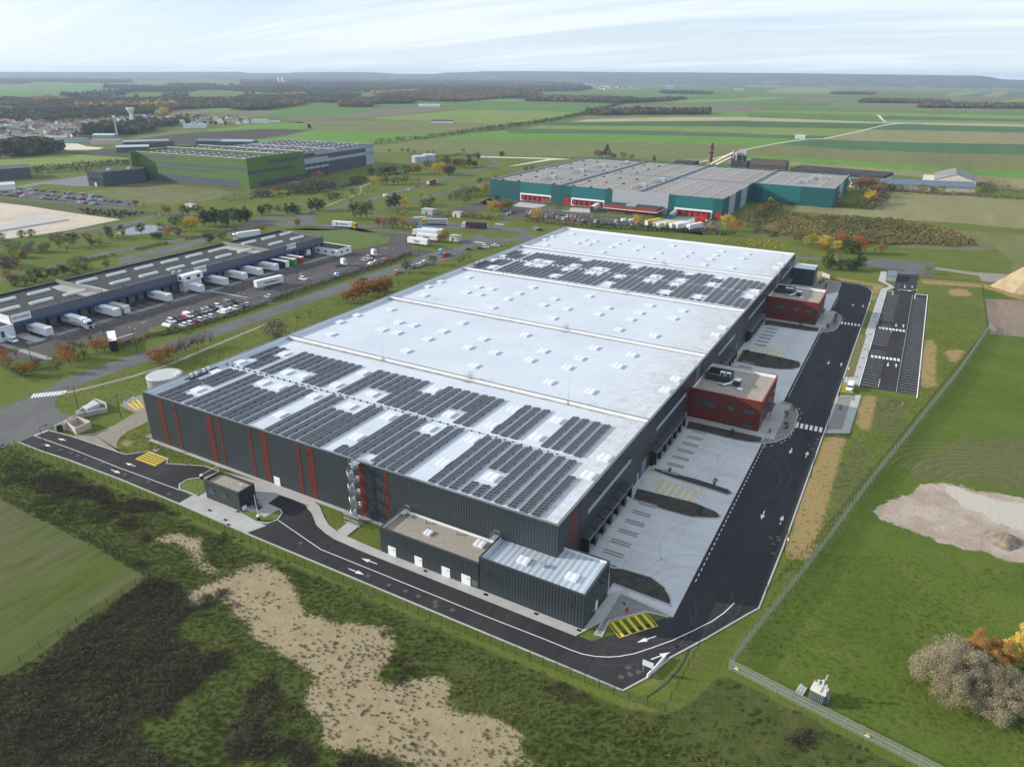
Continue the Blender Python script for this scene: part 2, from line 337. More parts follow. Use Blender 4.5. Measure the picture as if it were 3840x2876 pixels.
tanP = [gs(14, [(640,500),(780,490),(740,650),(680,900),(600,1150),(520,1350),(480,1489),(260,1489),(330,1250),(420,1000),(510,780)]), gs(14,[(920,170),(1045,170),(1030,300),(1010,400),(960,470),(880,440),(870,300)]), gs(8,[(1440,1000),(1500,1000),(1530,1380),(1400,1400),(1380,1200)]), gs(8,[(650,500),(990,560),(1100,570),(1060,620),(1010,640),(960,580),(760,545)]),
        gs(8,[(1570,1100),(1750,1080),(1700,1160),(1640,1200)]), gs(8,[(1600,610),(1760,600),(1790,660),(1640,670)]), gs(23,[(1390,880),(1440,960),(1300,1050),(1140,1060),(1300,970)]), gs(11,[(1000,560),(1120,540),(1060,620),(980,620)]), gs(8,[(1010,640),(1070,600),(1040,700),(960,840),(940,820),(1000,720)]), gs(8,[(1380,520),(1880,560),(2212,640),(2212,700),(1870,590),(1400,560)])]
def mk(polys, P): 
    m = np.zeros(len(P))
    for q in polys: m = np.maximum(m, inpoly(P, q))
    return m
near = (abs(GP[:,0]) < 420) & (abs(GP[:,1]) < 420)
soil = mk(soilP, WP)*near; dark = mk(darkP, WP)*near; mead = mk(meadP, GP+ (WP-GP)*.15)*near; sand = mk(sandP, GP+(WP-GP)*.35)*near; chalk = mk([gs(14,[(1480,890),(1700,950),(1960,1000),(2300,1060),(2500,1100),(2500,1400),(2212,1260),(2000,1180),(1800,1120),(1620,1010)])], GP+(WP-GP)*.5)*near; rough = mk([[(-60,-38),(-28,-19.8),(140,-19.8),(146,-17.5),(150.3,-5.5),(178,-10.5),(190,-14),(190,-140),(-60,-140)]], GP)*near; tan = mk(tanP, GP+(WP-GP)*.12)*near
Z = np.zeros(len(GP)); nz_ = near & ((GP[:,1] < -40) | (GP[:,0] > 160))
nx, ny = len(gx), len(gy)
me = bpy.data.meshes.new('ground'); V = np.stack([GP[:,0], GP[:,1], Z], 1)
ii = np.arange((nx-1)*(ny-1)); r_, c_ = ii//(nx-1), ii % (nx-1); a = r_*nx+c_
F = np.stack([a, a+1, a+nx+1, a+nx], 1)
me.vertices.add(len(V)); me.vertices.foreach_set('co', V.ravel()); me.loops.add(len(F)*4); me.loops.foreach_set('vertex_index', F.ravel().astype(np.int32)); me.polygons.add(len(F))
me.polygons.foreach_set('loop_start', np.arange(0, len(F)*4, 4, dtype=np.int32)); me.polygons.foreach_set('loop_total', np.full(len(F), 4, dtype=np.int32)); me.update(calc_edges=True)
def blur(m):
    q = m.reshape(ny, nx).astype(float); k = q.copy()
    k[1:-1,1:-1] = (q[1:-1,1:-1]*2+q[:-2,1:-1]+q[2:,1:-1]+q[1:-1,:-2]+q[1:-1,2:])/6
    return k.ravel()
worn = mk([gs(14, [(1330,820),(1400,700),(1600,600),(1900,555),(2400,560),(2400,1000),(2000,960),(1700,930),(1480,890)]), gs(14,[(780,520),(1000,520),(960,700),(860,900),(760,1060),(650,1300),(540,1300),(700,900)]), gs(14,[(1050,200),(1350,220),(1250,480),(1080,520),(1030,380)])], WP)*near
for nm, mm in (('soil', soil), ('worn', worn), ('chalk', chalk), ('rough', rough), ('dark', dark), ('mead', mead), ('sand', sand), ('tan', tan)):
    at = me.attributes.new(nm, 'FLOAT', 'POINT'); at.data.foreach_set('value', blur(blur(blur(mm))).astype(np.float32))
def ground_material():
    m = bpy.data.materials.new('ground'); m.use_nodes = True; N = m.node_tree.nodes; L = m.node_tree.links; b = N['Principled BSDF']
    b.inputs['Roughness'].default_value = .95; b.inputs['Specular IOR Level'].default_value = .05; geo = N.new('ShaderNodeNewGeometry')
    def noise(s, d=8, r=.65):
        n = N.new('ShaderNodeTexNoise'); n.inputs['Scale'].default_value = s; n.inputs['Detail'].default_value = d; n.inputs['Roughness'].default_value = r; L.new(geo.outputs['Position'], n.inputs['Vector']); return n.outputs['Fac']
    def rng(f, lo, hi, a=0., b_=1.):
        r = N.new('ShaderNodeMapRange'); r.inputs['From Min'].default_value = lo; r.inputs['From Max'].default_value = hi; r.inputs['To Min'].default_value = a; r.inputs['To Max'].default_value = b_; L.new(f, r.inputs['Value']); return r.outputs[0]
    def mix(f, a, c):
        x = N.new('ShaderNodeMix'); x.data_type = 'RGBA'; L.new(f, x.inputs[0])
        for k, q in ((6, a), (7, c)):
            if isinstance(q, tuple): x.inputs[k].default_value = (*q, 1)
            else: L.new(q, x.inputs[k])
        return x.outputs[2]
    def mask(nm, n, w=.5):
        at = N.new('ShaderNodeAttribute'); at.attribute_name = nm
        ad = N.new('ShaderNodeMath'); ad.operation = 'MULTIPLY_ADD'; ad.inputs[1].default_value = w; L.new(n, ad.inputs[0]); 
        sb = N.new('ShaderNodeMath'); sb.operation = 'SUBTRACT'; sb.inputs[1].default_value = w/2; L.new(at.outputs['Fac'], sb.inputs[0]); L.new(sb.outputs[0], ad.inputs[2])
        return rng(ad.outputs[0], .42, .58)
    n1, n2, n3, n4 = noise(.045), noise(.3), noise(1.6, 10, .75), noise(.012, 4)
    grass = mix(rng(n1, .35, .65), (.098,.125,.022), (.138,.162,.034)); grass = mix(rng(n2, .5, .75), grass, (.165,.150,.066)); grass = mix(rng(n3, .45, .7), grass, (.072,.095,.018))
    mead_ = mix(rng(n1, .4, .62), (.082,.122,.020), (.120,.155,.030)); mead_ = mix(rng(n2, .5, .8), mead_, (.15,.15,.055)); mead_ = mix(rng(n3, .42, .75), mead_, (.058,.090,.014))
    soil_ = mix(rng(n2, .35, .7), (.34,.27,.17), (.265,.21,.125)); soil_ = mix(rng(n3, .55, .8), soil_, (.40,.325,.215))
    sand_ = mix(rng(noise(.12), .42, .6), (.34,.27,.215), (.44,.365,.30)); sand_ = mix(rng(n3, .5, .8), sand_, (.22,.17,.13))
    tan_ = mix(rng(n3, .4, .68), (.36,.26,.12), (.10,.11,.035)); tan_ = mix(rng(n2, .35, .6), tan_, (.30,.21,.095))
    dark_ = mix(rng(n2, .4, .7), (.050,.042,.028), (.058,.062,.026)); dark_ = mix(rng(n3, .5, .7), dark_, (.075,.06,.045))
    worn_ = mix(rng(noise(.5, 9, .7), .4, .62), (.13,.125,.055), (.085,.11,.030))
    rough_ = mix(rng(n2, .38, .66), (.062,.078,.020), (.098,.108,.036)); rough_ = mix(rng(n3, .45, .7), rough_, (.045,.058,.015)); c = mix(mask('mead', n2), mix(mask('rough', n2, .2), grass, rough_), mead_); c = mix(mask('worn', n2, 1.1), c, worn_); c = mix(mask('dark', n2, .9), c, dark_); c = mix(mask('soil', n3, 1.8), c, soil_); c = mix(mask('tan', n3, 2.2), c, tan_); c = mix(mask('sand', n2, 1.6), c, sand_); c = mix(mask('chalk', n2, 1.8), c, (.47,.425,.365))
    L.new(c, b.inputs['Base Color'])
    bp = N.new('ShaderNodeBump'); bp.inputs['Distance'].default_value = .5; bp.inputs['Strength'].default_value = .55; L.new(noise(1.1, 12, .72), bp.inputs['Height']); L.new(bp.outputs[0], b.inputs['Normal'])
    return m
me.materials.append(ground_material()); ground = bpy.data.objects.new('ground', me); COL.objects.link(ground); struct(ground)
# ================================================================== roads and yards
ASPH = patchy('new_asphalt', [(.034,.032,.034),(.052,.049,.049),(.027,.026,.028)], [(.10,.42,.70),(.9,.5,.75)], .9, bump=(20,.01), streak=(0,.16))
ASPO = patchy('old_asphalt', [(.135,.132,.130),(.105,.102,.100),(.17,.165,.16)], [(.08,.4,.65),(.6,.55,.8)], .9)
ASPP = patchy('brown_yard_asphalt', [(.098,.084,.080),(.075,.066,.065),(.12,.105,.1)], [(.06,.4,.65),(.7,.55,.8)], .9)
GRVL = patchy('gravel_path', [(.27,.235,.19),(.21,.18,.145),(.33,.30,.25)], [(.4,.4,.7),(5,.5,.7)], .95)
YARD = patchy('dock_yard_concrete', [(.52,.52,.51),(.43,.43,.42),(.57,.57,.555)], [(.1,.4,.7),(.9,.55,.8)], .85)
MULCH = patchy('planting_bed_mat', [(.075,.068,.060),(.055,.05,.045),(.12,.11,.095)], [(.6,.4,.6),(3.5,.6,.72)], .95, bump=(3,.1))
PAVG = patchy('gravel_bed', [(.25,.235,.21),(.2,.19,.17),(.30,.28,.25)], [(.5,.4,.65),(6,.5,.7)], .95)
SHN = [0]; SHEETS = []
def sheet(name, pts, z, m, st=True):
    SHN[0] += 1; z += .0002*SHN[0]; SHEETS.append(pts)
    o = MB().poly(pts, z).build(name, m); return struct(o) if st else o
def kerb(name, pts, w=.28, h=.13, closed=False, m=None): return struct(MB().strip(pts, w, 0, closed=closed, z1=h).build(name, m or C_CONC))
EASTE = [(132,-17),(137.5,-17),(138.7,-14.8),(139.9,-12.6),(141.8,-6.6),(145.7,.6),(150.5,10.2),(152,13),(152.4,35),(152.5,120),(152.5,232),(152.0,250.3),(150.1,256.3),(145.7,261),(138.1,261.5)]
sheet('perimeter_road', [(56,-17)]+EASTE+[(138.3,245),(139.2,240),(139.2,2.6),(138,2),(129,-9.6),(79,-9.7)]+gs(12,[(790,1375),(720,1330),(640,1260),(600,1160),(540,1090),(450,1050),(335,1010),(240,1075),(320,1125),(350,1160),(310,1215),(230,1245),(155,1245),(50,1310)]), .03, ASPH)
sheet('entrance_road', gs(11,[(155,572),(285,518),(395,472),(600,525),(760,580),(1045,675),(1235,650),(1395,710),(1380,750),(1700,770),(1815,812),(1665,868),(1560,880),(1490,920),(1490,965),(1590,1018),(1480,1078),(1000,880),(560,715),(340,645)]), .03, ASPH)
sheet('weighbridge_concrete', gs(11,[(1592,1014),(1640,1022),(2150,1238),(2212,1262),(2040,1325),(1840,1238),(1478,1080)]), .034, C_CONC)
sheet('guardhouse_pavement', gs(52,[(80,260),(300,160),(1000,350),(940,400),(1090,480),(935,590),(1110,670),(890,780),(640,680),(580,690),(560,735),(0,505),(110,440)]), .05, C_CONC)
sheet('dock_yard', [(117.3,-2),(127,3),(139.4,3),(139.4,246),(117.3,246)], .02, YARD)
SWK = gs(12,[(130,925),(270,935),(340,960),(600,1055),(660,1100),(700,1200),(735,1255),(800,1310),(890,1355)])
sheet('front_pavement', SWK+[(79.5,-7.8),(126.6,-7.9),(127,3.5),(130,6.5),(130,-2),(126.2,-9.75),(79,-9.8)]+gs(12,[(790,1378),(720,1333),(640,1263),(600,1163),(540,1093),(450,1053),(335,1013)]), .13, C_CONC)
kerb('kerb', [(56,-17.1)]+EASTE, .3)
kerb('kerb', gs(11,[(155,572),(340,645),(560,715),(1000,880),(1480,1080)])+[(56,-17.1)], .3)
kerb('kerb', gs(11,[(395,472),(600,525),(760,580),(1045,675),(1235,650),(1395,710),(1380,750),(1700,770),(1815,812)]), .25)
kerb('kerb', gs(12,[(335,1010),(450,1050),(540,1090),(600,1160),(640,1260),(720,1330),(790,1375)])+[(79,-9.7),(126.2,-9.8)], .22, .16)
kerb('kerb', gs(12,[(0,1160),(130,1230),(230,1245),(310,1215),(350,1160),(330,1125)]), .35, .15)
kerb('kerb', gs(11,[(1640,1022),(1560,985),(1490,965),(1490,920),(1560,880),(1665,868)]), .35, .15)
LAWN = mat('lawn_grass', (.11,.15,.026), .95, noise=(1.2, .35), bump=(2.5,.15))
sheet('lawn', gs(11,[(1640,1015),(1560,975),(1500,955),(1500,925),(1565,890),(1690,875),(1700,990)]), .12, LAWN)
sheet('lawn', gs(12,[(20,1165),(130,1150),(200,1195),(330,1130),(340,1160),(300,1205),(220,1230),(130,1220)]), .12, LAWN)
# planting islands of the dock yard (flat bed + kerb)
BEDS = []
def island(pts, m, h=.12, k=.3):
    BEDS.append(pts)
    sheet('planting_bed', pts, h+.02, m); kerb('kerb', pts+[pts[0]], k, h+.04)
island(gs(23,[(1000,110),(1110,120),(1330,185),(1430,260),(1480,350),(1485,405),(1040,235),(1000,285)]), MULCH)
island(gs(13,[(1300,955),(1780,1075),(1960,1150),(2000,1190),(1960,1205),(1750,1195),(1530,1135),(1265,1045)]), MULCH)
island(gs(13,[(1450,790),(1800,880),(2060,965),(2095,1000),(2050,1010),(1900,960),(1600,870),(1425,805)]), MULCH)
island(gs(42,[(300,1030),(1325,1255),(1300,1330),(1150,1325),(920,1285),(600,1205),(260,1130)]), MULCH)
island(gs(42,[(1060,45),(1580,150),(1830,210),(1850,240),(1840,290),(1740,318),(1550,318),(1300,285),(960,205)]), MULCH)
island(gs(43,[(270,1335),(1350,1500),(1320,1575),(1100,1560),(700,1500),(240,1440)]), MULCH)
island(gs(42,[(1590,755),(1720,800),(1790,870),(1815,940),(1720,1190),(1640,1260),(1500,1320),(1300,1345),(1440,1020),(1480,960)]), PAVG)
island(gs(43,[(1560,1140),(1680,1180),(1760,1240),(1795,1310),(1710,1500),(1600,1560),(1350,1590),(1430,1340),(1470,1290)]), PAVG)
island(gs(43,[(1340,560),(1560,620),(1790,640),(1740,700),(1750,740),(1660,790),(1500,820),(1400,800),(1190,680)]), PAVG)
island(gs(23,[(1090,308),(1470,480),(1455,490),(1285,450),(1000,525),(945,640),(890,630)]), PAVG)
for k in (84.3, 187.7): sheet('office_pavement', [(117.5,k-2.6),(141.5,k-2.6),(141.5,k+22),(136.7,k+22),(136.7,k),(117.5,k)], .17, C_CONC)
sheet('ramp_pavement', gs(43,[(1270,505),(1410,520),(1560,545),(1800,580),(1760,640),(1400,560),(1330,590),(1260,560)]), .1, GRVL)
# car park on the right, its verge, footway and way out
sheet('car_park', [(157.6,132),(173.5,134),(173.6,257.5),(168.9,256.8),(168.9,300),(160,300),(160,256),(157.4,254.7)], .03, ASPH)
sheet('footway', [(152.8,133),(157.3,133),(157.2,254.5)]+gs(58,[(250,280),(310,255),(240,215),(250,140),(205,135),(185,205),(240,232),(270,250),(210,265)])+[(154.8,250),(154.4,166)], .1, C_CONC)
sheet('footway', gs(14,[(720,180),(915,175),(820,480),(615,480)]), .1, C_CONC); sheet('planting_bed', gs(14,[(735,185),(840,180),(760,450),(640,450)]), .13, PAVG)
sheet('lawn', gs(8,[(900,968),(955,970),(850,1310),(785,1300)]), .14, mat('dry_grass', (.15,.13,.05), .95, noise=(1.5,.3), bump=(3,.15)))
kerb('kerb', [(157.5,132),(157.4,254.7),(160.1,256),(160.1,249.5)], .22, .18, m=C_WHITE); kerb('kerb', [(173.6,131.5),(173.6,257.5),(168.9,256.8),(168.9,248)], .24, .2, m=C_WHITE)
kerb('kerb', gs(8,[(850,1090),(775,1310),(862,1366)]), .3, .15)
sheet('access_road', gs(8,[(395,345),(640,362),(930,380),(1060,362),(1290,380),(1505,400),(1475,502),(1365,490),(1245,487),(1060,440),(900,412),(640,380),(395,368)]), .03, ASPO)
sheet('dirt_track', gs(8,[(1505,430),(1800,470),(2100,490),(2300,520),(2300,620),(1980,550),(1880,545),(1850,500),(1500,448)]), .03, GRVL)
sheet('field', gs(8,[(1895,680),(2260,700),(2330,1000),(1940,965)]), .03, patchy('raked_soil', [(.20,.15,.11),(.25,.19,.14),(.16,.12,.085)], [(.1,.4,.6),(1.,.5,.7)], .95, streak=(20,.2)))
# public road on the left and the junction
sheet('public_road', [(-59.5,12),(-50.3,12),(-50.6,150),(-48.7,162),(-47.4,186),(-43,212),(-60,212),(-60.5,180)], .03, ASPO)
sheet('road_junction', [(-59.5,12.1),(-50.3,12.1)]+gs(11,[(540,160),(470,200),(455,260),(500,330),(640,350),(600,372),(430,445),(395,472),(285,518),(155,572),(-300,720),(-300,420),(0,285),(270,190)]), .026, ASPO)
sheet('footpath', [p for p in gs(5,[(540,1480),(800,1425),(1100,1345),(1420,1240),(1700,1120),(2212,910),(2212,926),(1700,1138),(1420,1258),(1100,1362),(800,1440),(560,1498)])], .03, GRVL)
sheet('gravel_drive', gs(11,[(640,510),(770,500),(950,430),(1100,340),(1115,325),(990,265),(1100,195),(1180,180),(1230,400),(1190,420),(1060,480),(990,540),(965,600),(975,640),(1000,660),(1045,675),(760,580),(600,528)]), .032, GRVL)
sheet('gravel_margin', [(-.3,-1.0),(82,-1.0),(82,0),(-.3,0)], .04, C_CONC)
sheet('gravel_margin', [(-3.2,0),(0,0),(0,250),(117,250),(117,252),(-3.2,252)], .04, GRVL)
sheet('cycle_path', gs(12,[(805,1310),(905,1230),(1000,1262),(885,1355)]), .135, C_CONC)
# ================================================================== the big new warehouse
WX, WY, WH = 117.46, 249.3, 13.7
def onx(i, x, y, X):
    b = TILE[i]; d = AF+AR*((b[0]+x*b[2])-1920)/CF-AU*((b[1]+y*b[2])-1438)/CF; t = (X-CAM[0])/d[0]; p = CAM+d*t; return (float(p[1]), float(p[2]))
def ony(i, x, y, Y):
    b = TILE[i]; d = AF+AR*((b[0]+x*b[2])-1920)/CF-AU*((b[1]+y*b[2])-1438)/CF; t = (Y-CAM[1])/d[1]; p = CAM+d*t; return (float(p[0]), float(p[2]))
ROOF = patchy('white_membrane_roof', [(.56,.595,.64),(.50,.535,.585),(.44,.425,.41),(.61,.635,.67)], [(.05,.4,.65),(.16,.58,.78),(1.8,.52,.75)], .55)
# faint membrane seams + dirt near the east edge are part of the roof surface
_n = ROOF.node_tree; _b = _n.nodes['Principled BSDF']; _col = _b.inputs['Base Color'].links[0].from_socket
_g = _n.nodes.new('ShaderNodeNewGeometry'); _s = _n.nodes.new('ShaderNodeSeparateXYZ'); _n.links.new(_g.outputs['Position'], _s.inputs[0])
_m = _n.nodes.new('ShaderNodeMath'); _m.operation = 'MODULO'; _m.inputs[1].default_value = 1.05; _n.links.new(_s.outputs['X'], _m.inputs[0])
_c = _n.nodes.new('ShaderNodeMath'); _c.operation = 'LESS_THAN'; _c.inputs[1].default_value = .10; _n.links.new(_m.outputs[0], _c.inputs[0])
_k = _n.nodes.new('ShaderNodeMath'); _k.operation = 'MULTIPLY'; _k.inputs[1].default_value = .30; _n.links.new(_c.outputs[0], _k.inputs[0])
_x = _n.nodes.new('ShaderNodeMix'); _x.data_type = 'RGBA'; _n.links.new(_k.outputs[0], _x.inputs[0]); _n.links.new(_col, _x.inputs[6]); _x.inputs[7].default_value = (.25,.25,.27,1)
_e = _n.nodes.new('ShaderNodeMapRange'); _e.inputs['From Min'].default_value = 96; _e.inputs['From Max'].default_value = 117; _e.inputs['To Max'].default_value = 1; _n.links.new(_s.outputs['X'], _e.inputs['Value'])
_z = _n.nodes.new('ShaderNodeTexNoise'); _z.inputs['Scale'].default_value = .5; _z.inputs['Detail'].default_value = 9; _z.inputs['Roughness'].default_value = .75; _n.links.new(_g.outputs['Position'], _z.inputs['Vector'])
_zz = _n.nodes.new('ShaderNodeMapRange'); _zz.inputs['From Min'].default_value = .42; _zz.inputs['From Max'].default_value = .75; _n.links.new(_z.outputs['Fac'], _zz.inputs['Value'])
_q = _n.nodes.new('ShaderNodeMath'); _q.operation = 'MULTIPLY'; _n.links.new(_e.outputs[0], _q.inputs[0]); _n.links.new(_zz.outputs[0], _q.inputs[1])
_y = _n.nodes.new('ShaderNodeMix'); _y.data_type = 'RGBA'; _n.links.new(_q.outputs[0], _y.inputs[0]); _n.links.new(_x.outputs[2], _y.inputs[6]); _y.inputs[7].default_value = (.38,.29,.22,1)
_n.links.new(_y.outputs[2], _b.inputs['Base Color'])
wh = thing('warehouse', 'huge dark grey warehouse with white roof and rust red wall stripes', 'warehouse')
def zr(x): return 12.55+.35*x/WX
# walls as slabs .3 thick
stripes = [(5.4,7.3),(11.3,12.4),(23.3,25.4),(27.4,28.4),(37.5,38.6),(41.6,43.6),(52.8,53.9),(55.9,58.0),(70.3,72.3),(77.5,78.4)]
MB().box(0,0,0,WX,.3,WH-.06).build('wall', C_ANTH, wh); MB().box(WX-.3,.3,0,WX,WY-.3,WH-.06).build('wall', C_ANTH, wh)
MB().box(0,.3,0,.3,WY-.3,WH-.06).build('wall', C_ANTH, wh); MB().box(0,WY-.3,0,WX,WY,WH-.06).build('wall', C_ANTH, wh)
for a, b in stripes: MB().box(a,-.05,.3,b,.02,WH-.4).build('red_cladding_stripe', C_RED, wh)
for a, b in ((5.3,7.5),(9.4,10.4),(49.6,51),(78.6,80.6),(109,111),(149.5,151)): MB().box(WX-.02,a,.3,WX+.05,b,WH-.4).build('red_cladding_stripe', C_RED, wh)
m = MB()
for k in range(5):
    y0, y1 = k*49.86+.3, (k+1)*49.86-(.3 if k == 4 else 0)
    m.add([(.3,y0,zr(0)),(WX-.3,y0,zr(WX)),(WX-.3,y1,zr(WX)),(.3,y1,zr(0))], [(0,1,2,3)])
m.build('roof', ROOF, wh)
m = MB().box(-.12,-.12,WH-.06,WX+.12,.42,WH+.02).box(WX-.45,.42,WH-.06,WX+.12,WY-.42,WH+.02).box(-.12,.42,WH-.06,.5,WY-.42,WH+.02).box(-.12,WY-.42,WH-.06,WX+.12,WY+.12,WH+.02)
m.build('parapet_coping', C_COPE, wh)
m = MB().box(.3,.3,zr(0),.36,WY-.3,WH-.07).box(.3,.3,zr(0),WX-.3,.36,WH-.07).box(WX-.36,.3,zr(0),WX-.3,WY-.3,WH-.07).box(.3,WY-.36,zr(0),WX-.3,WY-.3,WH-.07)
m.build('parapet_lining', C_PARA, wh)
for k in range(1, 5):
    MB().strip([(.5+i*3.9, k*49.72-.55-.12*(i*7%5)/4) for i in range(31)], .5, zr(0)+.38).build('gutter_dirt', mat('gutter_dirt', (.20,.14,.09), .95, noise=(.6,.5,(.45,.44,.43))), wh)
    y = k*49.72; MB().box(.36,y-.2,zr(0)-.2,WX-.36,y+.2,WH).build('fire_wall', C_PARA, wh)
    MB().box(.36,y-.1,WH,WX-.36,y+.24,WH+.06).build('fire_wall_coping', C_DCOPE, wh)
SKY_M = mat('skylight_dome', (.66,.69,.73), .5, 0, .3)
pat = [(3.3,19.8),(3.4,28.2),(9.3,9.2),(9.3,39.3),(20.4,20.9),(20.4,29.3),(26.3,20.9),(26.3,29.5),(38.1,21),(38.1,29.5),(38.7,9.2),(38.7,39.5),(None,21),(None,29.6),(62,21.1),(62.4,9.3),(62.4,39.5),(73.9,21.1),(73.9,29.5),(85.7,21.2),(85.8,29.6),(86,9.4),(86,39.6),(97.7,29.5),(97.9,9.4),(97.9,39.6),(114.6,20),(114.7,28.4)]
sk = []
for c in range(5):
    for x, y in pat:
        x = x if x else (50.1 if c in (0,3,4) else 52.9)
        if c == 1 and x == 97.7 and y > 29 and False: continue
        sk.append((x, y+c*49.78))
sk.sort(key=lambda p: (p[0]-CAM[0])**2+(p[1]-CAM[1])**2)
def skylight(m, x, y, z, w=2.5, l=2.9):
    m.box(x-w/2,y-l/2,z-.1,x+w/2,y+l/2,z+.38)
    for s in (-1, 1):
        a, b = (x-w/2-.04, x-.04) if s < 0 else (x+.04, x+w/2+.04)
        m.add([(a,y-l/2-.06,z+.39),(b,y-l/2-.06,z+.39),(b,y+l/2+.06,z+.39),(a,y+l/2+.06,z+.39),((a+b)/2,y-l/2+.05,z+.47),((a+b)/2,y+l/2-.05,z+.47)], [(0,1,4),(1,2,5,4),(2,3,5),(3,0,4,5)])
    return m
for x, y in sk[:100]: skylight(MB(), x, y, zr(x)).build('skylight', SKY_M, wh)
m = MB()
for x, y in sk[100:]: skylight(m, x, y, zr(x))
stuff(m.build('skylight', SKY_M, wh))
# long cable trays on the two solar roofs (thin dark-dotted line)
def tray(c0, y, x0=1, x1=104):
    m = MB().box(x0, y-.12, zr(50)+.18, x1, y+.12, zr(50)+.3)
    for i in range(int((x1-x0)/2.2)): m.box(x0+i*2.2, y-.22, zr(50)-.1, x0+i*2.2+.35, y+.22, zr(50)+.31, 1)
    return m.build('cable_tray', [C_GALV, C_DARK], wh)
tray(0, 25.1, 1.5, 109); tray(3, 175.1, 2, 113)
MB().box(18.3,32.0,zr(20)+.05,29.8,32.15,zr(20)+.25).build('cable_tray', C_GALV, wh); MB().box(46.3,32.0,zr(50)+.1,54.5,32.15,zr(50)+.3).build('cable_tray', C_GALV, wh); MB().box(72,32,zr(75)+.1,78,32.15,zr(75)+.3).build('cable_tray', C_GALV, wh); MB().box(95,11.9,zr(95)+.1,101.5,12.05,zr(95)+.3).build('cable_tray', C_GALV, wh); MB().box(7,12.1,zr(8)+.1,11.5,12.25,zr(8)+.3).build('cable_tray', C_GALV, wh)
# roof side inverters at the west parapet
for y0 in (13.5, 158):
    for k in range(4): MB().box(.55, y0+k*1.5+(1.0 if k > 1 else 0), zr(0)+.2, 1.0, y0+.9+k*1.5+(1.0 if k > 1 else 0), zr(0)+1.15).build('inverter_box', C_WHITE, wh)
    MB().box(.5, y0-1.5, zr(0)+.05, .9, y0+9, zr(0)+.18).box(1.6, y0-1, zr(0), 2.1, y0+8.5, zr(0)+.25).build('inverter_rack', C_DARK, wh)
for k, (x, y) in enumerate(((66.5,50.2),(71.5,99.8),(73,149.6),(71,199.3))):   # step-over ladders of the fire walls
    m = MB()
    for s in (-.45, .45):
        for e in (-1.2, -.4, .4, 1.2): m.tube((x+s,y+e,WH-.7),(x+s,y+e,WH+1.2),.04,5)
        m.tube((x+s,y-1.2,WH+1.2),(x+s,y+1.2,WH+1.2),.04,5)
    m.box(x-.5,y-1.2,WH+.15,x+.5,y+1.2,WH+.2).box(x-.9,y-1.9,zr(x)+.02,x+.9,y-1.2,zr(x)+.08)
    m.build('step_over_ladder', C_GALV, wh)
for x, y, h in ((37.5,49.6,4.2),(96,49.8,5.5),(20,149.3,5)): MB().tube((x,y,WH),(x,y,WH+h),.035,5).box(x-.15,y-.35,WH-.9,x+.15,y-.2,WH).build('lightning_rod', C_GALV, wh)
# east side: high light bands, dock shelters, doors
for a, b in ((13.8,37.8),(55.4,80),(114.2,135),(156,184.2),(219.5,243.3)):
    MB().box(WX-.02,a,8.15,WX+.06,b,9.15).build('window_band', mat('translucent_panel', (.36,.38,.44), .4, 0, .5, noise=(.9,.12)), wh)
docks = [12.9+4.08*i for i in range(6)]+[53.6+4.12*i for i in range(6)]+[112+4.1*i for i in range(6)]+[156.5+4.1*i for i in range(6)]+[215.9+4.1*i for i in range(6)]
C_DOCKD = mat('dock_door_grey', (.10,.115,.13), .5, 0, .4, rib=(.55,.2,'z'))
for y in docks:
    m = MB(); d = 1.75; x1 = WX+d
    m.add([(WX,y-1.75,.9),(x1,y-1.75,.9),(x1,y+1.75,.9),(WX,y+1.75,.9),(WX,y-1.75,4.75),(x1,y-1.75,4.4),(x1,y+1.75,4.4),(WX,y+1.75,4.75)], [(4,5,6,7),(0,1,5,4),(2,3,7,6)])   # hood and cheeks
    for a, b, z0, z1 in ((-1.75,-1.25,.9,4.4),(1.25,1.75,.9,4.4),(-1.25,1.25,3.5,4.4)): m.box(x1-.12,y+a,z0,x1+.02,y+b,z1)
    sh = m.build('dock_shelter', mat('black_dock_curtain', (.014,.015,.017), .55, 0, .5), wh)
    MB().box(x1+.02,y-1.8,4.36,x1+.1,y+1.8,4.46).box(x1+.02,y-1.8,.9,x1+.08,y-1.74,4.4).box(x1+.02,y+1.74,.9,x1+.08,y+1.8,4.4).box(WX,y-1.8,4.38,x1,y-1.74,4.46).build('frame', C_GALV, sh)
    MB().box(WX-.02,y-1.3,1.2,WX+.04,y+1.3,4.2).build('dock_door', C_DOCKD, wh)
    MB().box(WX,y-1.1,0,WX+.7,y+1.1,1.1).box(WX+.7,y-1.05,.85,WX+.95,y-.8,1.15).box(WX+.7,y+.8,.85,WX+.95,y+1.05,1.15).build('dock_leveller', C_DARK, wh)
C_DOOR = mat('pale_door', (.50,.53,.57), .5)
for y0, y1, z1 in ((45.9,49.2,4.2),(43.3,44.0,2.2),(81.6,82.6,2.3),(139,142.3,4.2)): MB().box(WX-.02,y0,.02,WX+.07,y1,z1).build('door', C_DOOR if z1 < 3 else mat('grey_roller_door', (.16,.2,.24), .5, rib=(.6,.2,'z')), wh)
for x0, x1 in ((44.3,46.2),): MB().box(x0,-.08,0,x1,.0,2.2).build('door', C_WHITE, wh)
for p in ((12.0,-.3,11.7),(57.1,-.3,11.6)): MB().box(p[0]-.06,-.9,p[2],p[0]+.06,0,p[2]+.08).box(p[0]-.2,-1.15,p[2]-.05,p[0]+.2,-.8,p[2]+.1).build('wall_lamp', C_DARK, wh)
for y in (17.7,34.1,60,76,120,132,162,180,225): MB().box(WX,y-.06,11.2,WX+.8,y+.06,11.28).box(WX+.7,y-.2,11.1,WX+1.05,y+.2,11.3).build('wall_lamp', C_DARK, wh)
